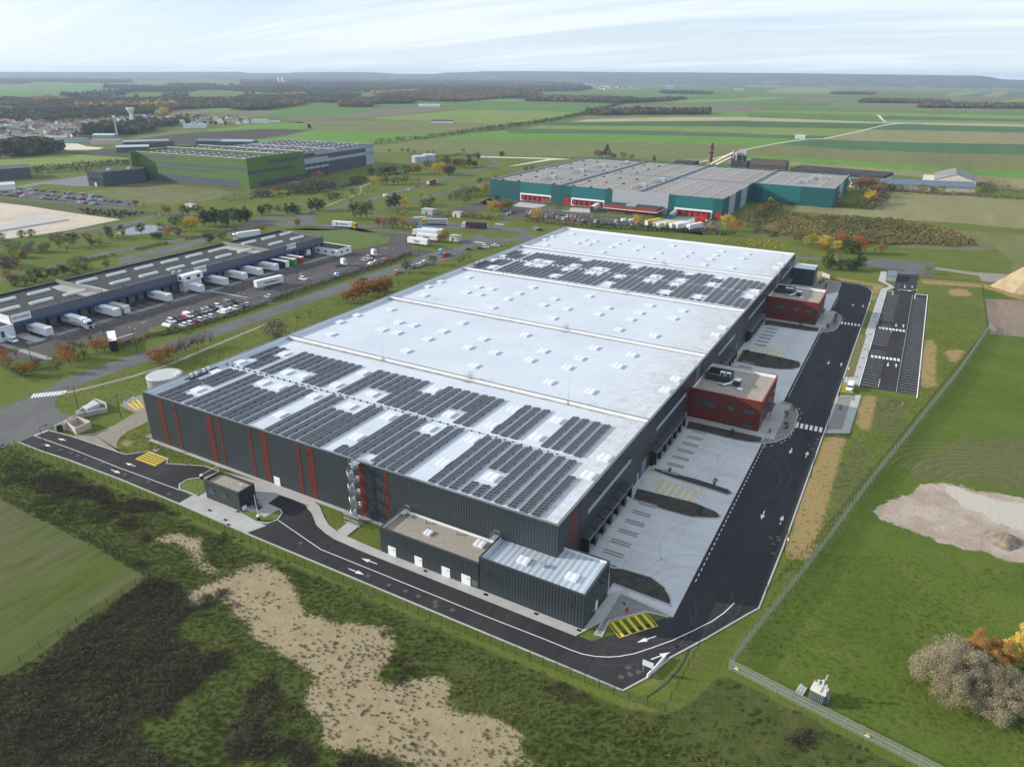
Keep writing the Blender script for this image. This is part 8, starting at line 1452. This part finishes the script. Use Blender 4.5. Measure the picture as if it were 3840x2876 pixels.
# ------------------------------------------------------------------ hedges
def hedge(label, pts, w, h, col, dens=1.0, ls=.35, group='hedges'):
    rs = np.random.RandomState(len(label)); m = MB(); cs = []
    for a, b in zip(pts, pts[1:]):
        L_ = math.dist(a,b); n = max(1,int(L_/(w*.55)*dens))
        for k in range(n):
            t = (k+rs.rand())/n; hh = h*(.65+.5*rs.rand()); nx_, ny_ = -(b[1]-a[1])/L_, (b[0]-a[0])/L_; o = (rs.rand()-.5)*w*.5
            cs.append((a[0]+(b[0]-a[0])*t+nx_*o, a[1]+(b[1]-a[1])*t+ny_*o, hh*.5))
    for c_ in cs: leafcloud(m, [c_], 26, max(w*.5,c_[2]), ls, rs, c_[2]/max(w*.5,c_[2]))
    o = m.build('hedge', LM[col]); tag(o, label, 'hedge', group); return o
hedge('brown-green clipped hedge between depot parking and road', [g(32,0,1325),(-65.2,64),(-65.0,100)], 1.2, 1.2, 'olive', 1.5, .2)
hedge('tall dark clipped hedge along the right half of the depot parking', [(-65.5,104),(-66.6,112),(-66.4,180),g(6,1420,345)], 2.4, 2.2, 'brown', 1.6, .28)
hedge('hedge on the mound below the box trailer', gs(5,[(900,1125),(1000,1100),(1200,1040),(1480,955)]), 2, 1.6, 'brown', 1.3, .25)
hedge('green mound hedge below the left zebra strip', gs(5,[(380,1300),(430,1230),(480,1180)]), 5, 2, 'olive', 1.3, .3)
hedge('clipped hedge strip along the lane behind the depot, left', gs(5,[(720,398),(960,350)]), 2.5, 1.8, 'olive', 1.5, .3); hedge('clipped hedge strip along the lane behind the depot, middle', gs(5,[(1130,305),(1400,250)]), 2.5, 1.8, 'olive', 1.5, .3); hedge('clipped hedge strip along the lane behind the depot, right', gs(5,[(1535,220),(1700,190),(1980,135)]), 2.5, 1.8, 'olive', 1.5, .3)
hedge('thick green hedge left of the teal yard gatehouse', gs(2,[(1230,1335),(1300,1340),(1400,1340)]), 7, 4, 'olive', 1.6, .5)
hedge('thick olive hedge right of the beige transformer hut', gs(2,[(1680,1355),(1760,1350)]), 6, 3.5, 'olive', 1.6, .5); hedge('long brown-green hedge before the teal car park left part', gs(38,[(660,100),(800,115),(940,120)]), 6, 4, 'brown', 1.8, .5)
hedge('long olive and russet hedge before the teal car park', gs(3,[(385,1390),(520,1410),(700,1425),(860,1440)]), 7, 5, 'brown', 1.8, .5); hedge('long dark green hedge before the parked trailers', gs(3,[(860,1440),(1200,1460),(1500,1480),(1850,1500),(2100,1510)]), 6, 4.2, 'darkgreen', 1.8, .5)
hedge('brown scrub hedge climbing beside the teal warehouse', gs(4,[(0,1400),(100,1330),(200,1270),(280,1215)]), 9, 5, 'brown', 1.6, .5); hedge('dark hedge along the foot of the teal wing', gs(4,[(270,1205),(500,1215),(700,1225),(880,1240),(1000,1250)]), 6, 5, 'brown', 1.8, .5); hedge('autumn hedge climbing right of the teal wing', gs(4,[(1010,1245),(1050,1180),(1095,1100),(1060,1060)]), 10, 8, 'brown', 1.8, .6)
hedge('hedge along the cream walled shed', gs(4,[(1100,1080),(1300,1110),(1500,1130),(1800,1140),(2000,1160),(2212,1170)]), 6, 4, 'brown', 1.5, .5); hedge('tangled bushes right of the long shed', gs(4,[(1830,1090),(1950,1060),(2050,1090),(2150,1120)]), 22, 6, 'brown', 2.5, .6)
hedge('brown hedge line beyond the car lots at left', gs(1,[(100,1010),(300,1000),(450,985),(700,975),(900,940),(1130,925)]), 9, 6, 'brown', 1.6, .7); hedge('dark upper hedge line beyond the car lots at left', gs(1,[(100,975),(450,960),(700,935),(1130,905)]), 7, 5, 'darkgreen', 1.5, .7)
hedge('railway hedge crossing the fields', gs(2,[(1110,752),(1300,735),(1500,715),(1750,685),(1900,655),(2212,630)]), 14, 7, 'brown', 1.2, 1.0); hedge('railway hedge crossing the fields, far part', gs(3,[(0,645),(250,615),(500,580),(700,545),(880,505),(1000,470),(1160,430)]), 16, 8, 'darkgreen', 1.2, 1.2)
hedge('hedge on the bank behind the round tanks', gs(2,[(1480,905),(1650,870),(1860,850)]), 10, 4, 'darkgreen', 1.2, .6); hedge('bushes on the bank of the large pond', gs(1,[(1020,1350),(1300,1440),(1500,1480)])[1:], 4, 3, 'brown', 1.2, .4)
hedge('dark bushes below the green warehouse corner', gs(1,[(1850,1235),(1950,1215),(2060,1200),(2200,1180)]), 12, 5, 'bare', 1.6, .6)
# ================================================================== woods, scrub, weeds: countless, one object each
def blob(seed, n, ls, flat=1.0):
    rs = np.random.RandomState(seed); m = MB(); cs = [(.28*rs.randn()*.6,.28*rs.randn()*.6,.35+.3*rs.rand()) for _ in range(7)]; leafcloud(m, cs, n, .3, ls, rs, flat); me = bpy.data.meshes.new('leafy_clump'); me.from_pydata(m.v, [], m.f); return me
def wood(name, regions, size, spacing, label, ramp, seed, lo=.0, cat='wood', ragged=0, clear=0):
    P = []
    for i, pts in regions:
        q = spread(gs(i, pts), spacing)
        if ragged and len(q): q = q[inpoly(q+np.stack([(fbm(q, ragged*2.5, 5)-.5)*ragged*3, (fbm(q, ragged*2.5, 9)-.5)*ragged*3], 1), gs(i, pts))]
        if clear and len(q): q = q[(fbm(q, 420, 77) > clear)]
        if len(q): P.append(q)
    P = np.concatenate(P); k = fbm(P, spacing*14, seed)+RNG.randn(len(P))*.10; me = blob(seed, 9, .16); me.materials.append(tinted('foliage_'+name, *ramp))
    sz = size*(.7+.6*RNG.rand(len(P))); scatter(name, np.c_[P, np.zeros(len(P))-.02*sz], sz, np.clip((k-.5)*2.2+.5+RNG.randn(len(P))*.12,0,1), me, label, cat)
WR = ((.075,.078,.060),(.11,.095,.065),(.17,.125,.055))
wood('far_wood', [(1,[(0,225),(1100,235),(1100,250),(0,258)]),(1,[(860,285),(1360,300),(1100,308),(870,300)]),(1,[(510,372),(900,340),(1360,300),(1400,275),(2212,268),(2212,330),(2100,375),(1500,370),(1400,395),(900,395),(600,400)]),(2,[(0,230),(150,235),(300,215),(1300,200),(2212,210),(2212,330),(1500,330),(740,325),(150,360),(0,370)]),
    (3,[(0,215),(450,235),(850,270),(930,300),(740,330),(0,345)]),(3,[(0,345),(740,340),(420,385),(0,375)])], 19, 21, 'far grey-brown woods across the valley', WR, 31, ragged=40, clear=.44)
wood('wood', [(1,[(0,395),(500,400),(620,440),(500,450),(0,440)]),(1,[(520,400),(900,400),(1500,395),(2212,390),(2212,475),(1940,470),(1900,455),(1500,470),(1300,505),(1000,525),(800,540),(560,545),(640,470),(520,445)]),(1,[(0,500),(450,470),(640,470),(560,545),(400,570),(200,565),(0,560)]),(2,[(0,375),(500,360),(800,345),(1000,360),(870,380),(560,410),(520,430),(250,470),(0,478)]),(2,[(560,405),(1000,395),(1300,380),(1450,400),(1430,420),(1080,425),(800,415)]),(2,[(1200,330),(2212,330),(2212,375),(1800,405),(1500,400),(1300,375)]),
    (2,[(820,450),(1085,450),(1085,430),(820,430)]),(3,[(380,400),(420,370),(1000,375),(1250,390),(1330,410),(1130,422),(1000,412)]),(3,[(1130,420),(1300,400),(1730,385),(1500,405)]),(3,[(1240,515),(1300,480),(1500,490),(1900,490),(1920,512)]),(3,[(860,515),(900,490),(1250,495),(1250,515),(1000,520)]),
    (1,[(1000,660),(960,650),(1010,620),(1200,590),(1300,600),(1290,650),(1100,680)]),(1,[(1330,600),(1500,580),(1560,590),(1360,615)]),(4,[(890,398),(1000,380),(1600,395),(1610,405)]),(4,[(1320,438),(1500,420),(2300,425),(2300,447)]),(3,[(1490,335),(1930,345),(1900,335),(1500,322)]),(4,[(660,330),(980,332),(1040,328),(700,320)])], 14, 11.5, 'autumn woods between the fields', ((.065,.072,.042),(.11,.092,.050),(.22,.145,.045)), 33)
wood('poplar_wood', [(1,[(620,462),(1300,452),(1480,448),(1500,460),(1200,470),(700,470)]),(1,[(240,405),(560,400),(600,412),(300,418)]),(2,[(370,362),(520,358),(540,366),(380,368)]),(2,[(1100,345),(1480,325),(1480,332),(1150,355)]),(1,[(1310,515),(1380,505),(1375,522),(1320,525)])], 17, 11, 'golden poplar plantations in the woods', ((.20,.13,.05),(.36,.23,.05),(.50,.34,.08)), 35)
wood('village_trees', [(1,[(0,845),(130,800),(400,800),(520,820),(540,835),(300,850),(150,870),(0,890)]),(1,[(0,565),(500,560),(1000,530),(1300,550),(1500,600),(1100,640),(900,680),(500,720),(0,720)]),(1,[(1300,560),(1500,520),(2040,560),(2212,580),(1800,600),(1500,610)])], 7.5, 27, 'garden trees among the village houses', ((.035,.045,.022),(.08,.075,.03),(.24,.14,.035)), 37, cat='garden trees')
wood('tree_belt', [(1,[(0,860),(100,800),(410,800),(530,830),(300,850),(0,880)]),(1,[(690,690),(800,650),(960,640),(1000,680),(900,700),(700,700)])], 15, 9, 'dark tree belt before the village', ((.055,.065,.032),(.10,.088,.045),(.22,.15,.05)), 39, cat='tree belt')
wood('scrub', [(8,[(60,175),(250,15),(900,20),(1250,60),(1600,120),(1900,220),(1990,290),(1850,300),(1400,280),(900,250),(500,190),(250,195)]),(8,[(0,100),(60,60),(200,20),(100,150),(0,200)])], 2.0, 2.3, 'brown and olive scrub covering the rough plot', ((.13,.13,.05),(.20,.175,.07),(.30,.23,.08)), 41, cat='scrub', ragged=14)
wood('yellow_weeds', [(8,[(0,205),(180,215),(350,270),(300,300),(0,260)]),(7,[(1980,215),(2212,225),(2212,270),(1990,240)]),(8,[(400,370),(560,400),(480,412),(400,390)])], .9, 2.6, 'yellow flowering weeds behind the warehouse', ((.25,.22,.03),(.45,.34,.03),(.5,.4,.05)), 43, cat='weeds')
wood('bank_growth', [(1,[(640,1290),(1200,1330),(1000,1372),(700,1335)]),(2,[(100,1190),(800,1130),(1100,1030),(1300,990),(1400,1000),(1000,1060),(800,1130),(600,1180)])], 1.6, 3.2, 'rough growth on the banks', ((.05,.06,.02),(.09,.085,.03),(.14,.10,.05)), 45, cat='undergrowth')
# near rough ground: weeds and brambles
def tuft(seed, n, kind):
    rs = np.random.RandomState(seed); m = MB()
    if kind != 'twigs': leafcloud(m, [(.34*rs.randn(),.34*rs.randn(),.15+.2*rs.rand()) for _ in range(7)], n, .26, .062 if kind == 'leafy' else .05, rs, .7)
    else:
        for k in range(n*5):
            a = rs.rand()*6.283; q = .45*math.sqrt(rs.rand()); x, y = q*math.cos(a), q*math.sin(a); h = .35+.6*rs.rand(); dx, dy = rs.randn(2)*.22; w = .018+.012*rs.rand()
            m.add([(x-w,y,0),(x+w,y,0),(x+dx,y+dy,h)], [(0,1,2)])
    me = bpy.data.meshes.new('tuft'); me.from_pydata(m.v, [], m.f); return me
NEARP = [(-60,-38),(-28,-19.5),(140,-19.5),(146,-17),(150.3,-5.5),(178,-10.5),(184,-14),(178,-112),(-10,-112)]
P = spread(NEARP, .80); ok = ~inpoly(P, gs(11,[(-400,900),(0,1040),(990,1548)])+gs(21,[(825,5),(1150,192),(600,560),(250,830),(0,965),(-400,1180)])); P = P[ok]
Wp = P+np.stack([(fbm(P, 14, 5)-.5)*16, (fbm(P, 14, 9)-.5)*16], 1); so_ = mk(soilP, Wp) > 0; dk_ = mk(darkP, Wp) > 0; cl = fbm(P, 7, 21)+.25*(vnoise(P, 1.9, 22)-.5)
# a fade of weeds over the rim of the bare soil
rim = np.zeros(len(P))
for dx, dy in ((3.2,0),(-3.2,0),(0,3.2),(0,-3.2)): rim += (mk(soilP, Wp+np.array([dx,dy])) == 0)
green = (~dk_ & ~so_ & (cl > .24)) | (so_ & (RNG.rand(len(P)) < .10+.20*rim+.5*(cl > .50))) | (dk_ & (RNG.rand(len(P)) < .10+.5*(cl > .55)))
near_road = P[:,1] > -21.2
green &= ~(near_road & (RNG.rand(len(P)) < .8))
Pg = P[green]; me = tuft(51, 20, 'leafy'); me.materials.append(tinted('weed_leaves', (.065,.092,.018),(.125,.150,.032),(.20,.19,.065)))
scatter('weeds', np.c_[Pg, np.zeros(len(Pg))-.04], (.42+.7*RNG.rand(len(Pg))*np.clip(cl[green]*1.5,.4,1.3))*np.where(so_[green],.62,1.0), np.clip(fbm(Pg,9,23)*1.5-.25+RNG.randn(len(Pg))*.13,0,1), me, 'green weeds covering the rough ground in front', 'weeds')
dr = (dk_ & (cl < .74)) | (~so_ & (cl > .66) & (fbm(P, 11, 28) > .52)); Pd = P[dr]; me = tuft(52, 26, 'fine'); me.materials.append(tinted('dry_stalks', (.058,.048,.032),(.085,.072,.046),(.125,.125,.055)))
scatter('brambles', np.c_[Pd, np.zeros(len(Pd))], .6+1.0*RNG.rand(len(Pd)), np.clip(fbm(Pd,6,25)*1.4-.25+RNG.randn(len(Pd))*.15,0,1), me, 'dark dry brambles and stalks in the lower left corner', 'brambles')
# short coarse grass of the verges and meadows
MP = gs(24,[(20,740),(560,20),(2154,20),(2300,1750),(1640,1680),(0,920)]); Pm = spread(MP, 1.15); EB = [(153.4,-2),(156.5,24),(166,72),(176,128),(193,214),(193,250),(175,252),(174.2,131),(158,129),(153.4,98)]; P2 = spread(EB, 1.2); P3 = spread([(-58,0),(-40,-3),(-34,8),(-22,8),(-20,-8),(-3.5,-9),(-3.5,250),(-40,250),(-48,160),(-49,20)], 1.5); P4 = spread([(-28,-9),(-5,-16),(5,-13),(20,-10),(30,-4),(43,-1.3),(-.5,-1.3)], .9)
Pa = np.concatenate([Pm, P2, P3, P4]); Pa = Pa[(fbm(Pa, 5, 61) > .40) & ~(mk(sandP, Pa) > 0) & ~((mk(tanP, Pa) > 0) & (RNG.rand(len(Pa)) < .75))]; drv = gs(11,[(640,510),(770,500),(950,430),(1100,340),(1115,325),(990,265),(1100,195),(1180,180),(1230,400),(1190,420),(1060,480),(990,540),(965,600),(975,640),(1000,660),(1045,675),(760,580),(600,528)]); Pa = Pa[~inpoly(Pa, drv)]
Pa = Pa[~inpoly(Pa, gs(51,[(0,520),(320,560),(560,440),(740,200),(560,80),(280,180),(0,400)]))]
for q_ in SHEETS: Pa = Pa[~inpoly(Pa, q_)]
me = tuft(53, 14, 'leafy'); me.materials.append(tinted('grass_tufts', (.072,.112,.018),(.115,.160,.028),(.18,.20,.05)))
scatter('grass', np.c_[Pa, np.zeros(len(Pa))-.03], .28+.4*RNG.rand(len(Pa)), np.clip(fbm(Pa,12,63)*1.5-.25+RNG.randn(len(Pa))*.1,0,1), me, 'tufted grass of the meadows and verges', 'grass')
Pb = np.concatenate([spread(q_, .75, .35) for q_ in BEDS]); me = tuft(54, 8, 'leafy'); me.materials.append(tinted('bed_plants', (.035,.035,.025),(.05,.055,.03),(.08,.075,.05)))
scatter('bed_plants', np.c_[Pb, np.zeros(len(Pb))+.12], .16+.22*RNG.rand(len(Pb)), RNG.rand(len(Pb)), me, 'tiny ground cover plants in the mulched beds', 'ground cover')
# ------------------------------------------------------------------ spoil heaps
def heap(label, cx, cy, R, H, m_, seed):
    rs = np.random.RandomState(seed); n, k = 40, 14; V = []
    for j in range(k+1):
        for i in range(n):
            a = i*2*math.pi/n; q = j/k; r_ = R*(1-q)*(1+.10*math.sin(3*a+seed)+.05*math.sin(8*a)); V.append((cx+r_*math.cos(a), cy+r_*math.sin(a), H*math.sin(min(1,q*1.15)*math.pi/2)**1.3+(.02*H*rs.randn() if 0 < j < k else 0)-(.3 if j == 0 else 0)))
    F = [(j*n+i, j*n+(i+1) % n, (j+1)*n+(i+1) % n, (j+1)*n+i) for j in range(k) for i in range(n)]
    return tag(MB().add(V, F).build('soil_heap', m_), label, 'soil heap')
p = g(8,2220,655); heap('large sandy soil heap at the right edge beyond the car park', p[0]+5, p[1]+14, 16, 11, patchy('sandy_heap', [(.42,.33,.20),(.33,.25,.145),(.10,.11,.03)], [(.2,.4,.65),(.8,.6,.75)], .95, bump=(1,.4)), 4)
p = g(14,2040,1330); heap('small heap of torn up earth on the bare patch', p[0], p[1], 3.6, 1.3, patchy('torn_earth', [(.20,.15,.115),(.32,.26,.2)], [(.6,.4,.65)], .95, bump=(2,.3)), 6)
# ================================================================== the village
HW = [mat('house_wall_'+str(i), c, .8) for i, c in enumerate(((.74,.72,.68),(.64,.57,.46),(.78,.78,.77)))]; HR = [mat('house_roof_'+str(i), c, .8, noise=(.2,.12)) for i, c in enumerate(((.26,.14,.10),(.17,.14,.13),(.12,.13,.145),(.34,.29,.25)))]
WN, RN = ['white','cream','white'], ['brown-red','dark brown','slate grey','pale grey']
HP = []
for L_, W_, h_, r_ in ((11,8,3.2,6.4),(14,8,5,8.4),(9,8,5.4,8.6),(18,9,3.4,6.2)):
    r = thing('house', 'white house in the village', 'house'); gable(r,-L_/2,-W_/2,L_/2,W_/2,h_,r_,HW[0],HR[0]); MB().box(L_*.2,.8,r_-1.6,L_*.2+.8,1.6,r_+.9).build('chimney', HR[0], r); MB().box(-L_*.3,-W_/2-.06,1,-L_*.3+1.4,-W_/2,2.3).box(L_*.2,-W_/2-.06,1,L_*.2+1.4,-W_/2,2.3).build('window', C_GLASS, r); HP.append(Proto(r))
REG = [((1,[(0,585),(300,580),(500,600),(950,575),(960,620),(800,650),(640,700),(430,690),(330,740),(0,760)]),24,'in the main village'),((1,[(900,560),(1000,545),(1100,550),(1150,530),(1330,540),(1100,575),(930,590)]),30,'by the village water tower'),((1,[(1330,545),(1550,540),(2010,550),(2050,590),(1800,605),(1600,600),(1450,610)]),34,'at the village edge'),((3,[(860,260),(1200,290),(1330,300),(1100,310),(900,300)]),75,'in the distant hamlet'),((4,[(0,225),(200,232),(0,236)]),120,'at the foot of the hills')]
for (i, pts), sp_, pl in REG:
    Q = spread(gs(i, pts), sp_, .38); 
    for x, y in Q:
        w, rf = random.randrange(3), random.choice((0,0,1,2,2,3)); k = random.choice(HP); sc = 1.0 if sp_ < 60 else 1.5
        k.place((x,y,0), random.choice((0.3,.3,1.87,1.1))+random.uniform(-.15,.15), '%s house with %s gabled roof %s' % (WN[w], RN[rf], pl), '%s houses with %s roofs %s' % (WN[w], RN[rf], pl), sc, mats={'wall':[HW[w]],'gable_end':[HW[w]],'roof':[HR[rf]],'chimney':[HR[rf]]})
def hall(lab, i, p, L_, W_, h, ang, wm, rm):
    c = g(i,*p); r = thing('industrial_hall', lab, 'hall', c, ang); a = MB()
    r.rotation_euler = (0,0,0); T = Matrix.Translation((*c,0)) @ Matrix.Rotation(ang,4,'Z'); MB().xf(T).box(-L_/2,-W_/2,0,L_/2,W_/2,h).build('wall', wm, r); MB().xf(T).add([(-L_/2-.4,-W_/2-.4,h),(L_/2+.4,-W_/2-.4,h),(L_/2+.4,0,h+1.8),(-L_/2-.4,0,h+1.8),(L_/2+.4,W_/2+.4,h),(-L_/2-.4,W_/2+.4,h),(-L_/2,-W_/2,h),(L_/2,-W_/2,h)],[(0,1,2,3),(3,2,4,5),(0,3,5),(1,4,2)]).build('roof', rm, r)
GH = mat('hall_grey', (.07,.085,.10), .6); BLR = mat('pale_blue_roof', (.26,.31,.37), .5); PR = mat('pale_roof_metal', (.45,.47,.48), .5)
for q in (('dark hall with light roof left of the green warehouse',1,(1110,818),34,16,6,.9,GH,PR),('long dark hall beyond the dark hall',1,(1220,770),52,18,6,.9,GH,BLR),('small dark red-trimmed hall left of the green warehouse',1,(1340,775),30,14,5,.9,GH,DRK),('mint green hall near the mast',1,(880,715),28,16,6,.6,mat('mint', (.25,.42,.34), .6),PR),('striped cream hall with red roof near the mast',1,(900,755),36,18,5,.6,CRM,mat('rose_roof', (.30,.15,.12), .7)),('pale hall with yellow gable in the works yard',1,(490,735),26,14,6,.6,CRM,BLR),('mint fronted hall in the works yard',1,(640,745),34,14,5,.6,mat('mint', (.25,.42,.34), .6),mat('olive_roof', (.14,.13,.08), .7)),('white hall with blue-grey roof at the village edge',1,(1620,620),36,16,5,.9,C_WHITE,BLR),('blue roofed hall showing behind the green warehouse',1,(1790,770),40,24,7,.5,GH,mat('steel_blue_roof', (.09,.12,.16), .5)),('light blue roofed hall behind the green warehouse',1,(1990,775),40,24,7,.5,GH,BLR),
    ('dark hall with white end wall at the far left edge',33,(60,500),40,26,9,1.2,GH,GH),('white shed with dark roof in the far field',2,(1680,580),42,16,4,.5,C_WHITE,DRK),('long white farm barn far out in the fields',2,(1570,447),60,24,6,.6,C_WHITE,PR),('white houses block at the field edge',2,(170,580),30,12,5,.6,C_WHITE,BLR),('white villa right of the white block at the field edge',2,(290,575),16,12,5,.6,C_WHITE,GH),('white gabled farm far right on the track',4,(425,682),14,10,4,.2,C_WHITE,PR),('pale grain silo farm before the far hamlet',3,(1570,300),60,40,22,.3,PR,PR),('cream barn far out right of the silo farm',3,(2145,310),50,26,9,.3,CRM,PR),('white hall cut by the far left edge by the car lot',33,(60,700),16,8,4,1.2,C_WHITE,C_WHITE)): hall(*q)
c = g(1,1100,575); r = thing('water_tower', 'white flared water tower above the village', 'water tower', c); MB().cyl(*c,0,15,3.2,2.6,14).build('stem', C_WHITE, r); MB().cyl(*c,15,24,2.6,7,14).cyl(*c,24,25,7,6.5,14).build('tank', C_WHITE, r)
c = g(1,980,715); r = thing('radio_mast', 'pale lattice mast with drum head at the works yard', 'mast', c); MB().cyl(*c,0,28,1.0,.7,6).build('shaft', C_GALV, r); MB().cyl(*c,28,31,2,2,8).build('head', C_WHITE, r)
c = g(2,345,265); r = thing('grain_silo', 'far pale grain silo tower above the woods', 'silo', c); MB().box(c[0]-18,c[1]-15,0,c[0]-4,c[1]+15,52).box(c[0]+22,c[1]-15,0,c[0]+36,c[1]+15,52).build('tower', PR, r); MB().box(c[0]-4,c[1]-10,30,c[0]+22,c[1]+10,36).build('bridge', PR, r)
for p_ in [*CARS.values(), *FARC.values(), TRAILER, TRACTOR, LORRY, L7, L6, L9, *SG.values(), *sum(TREES.values(), []), *HP]: p_.drop()
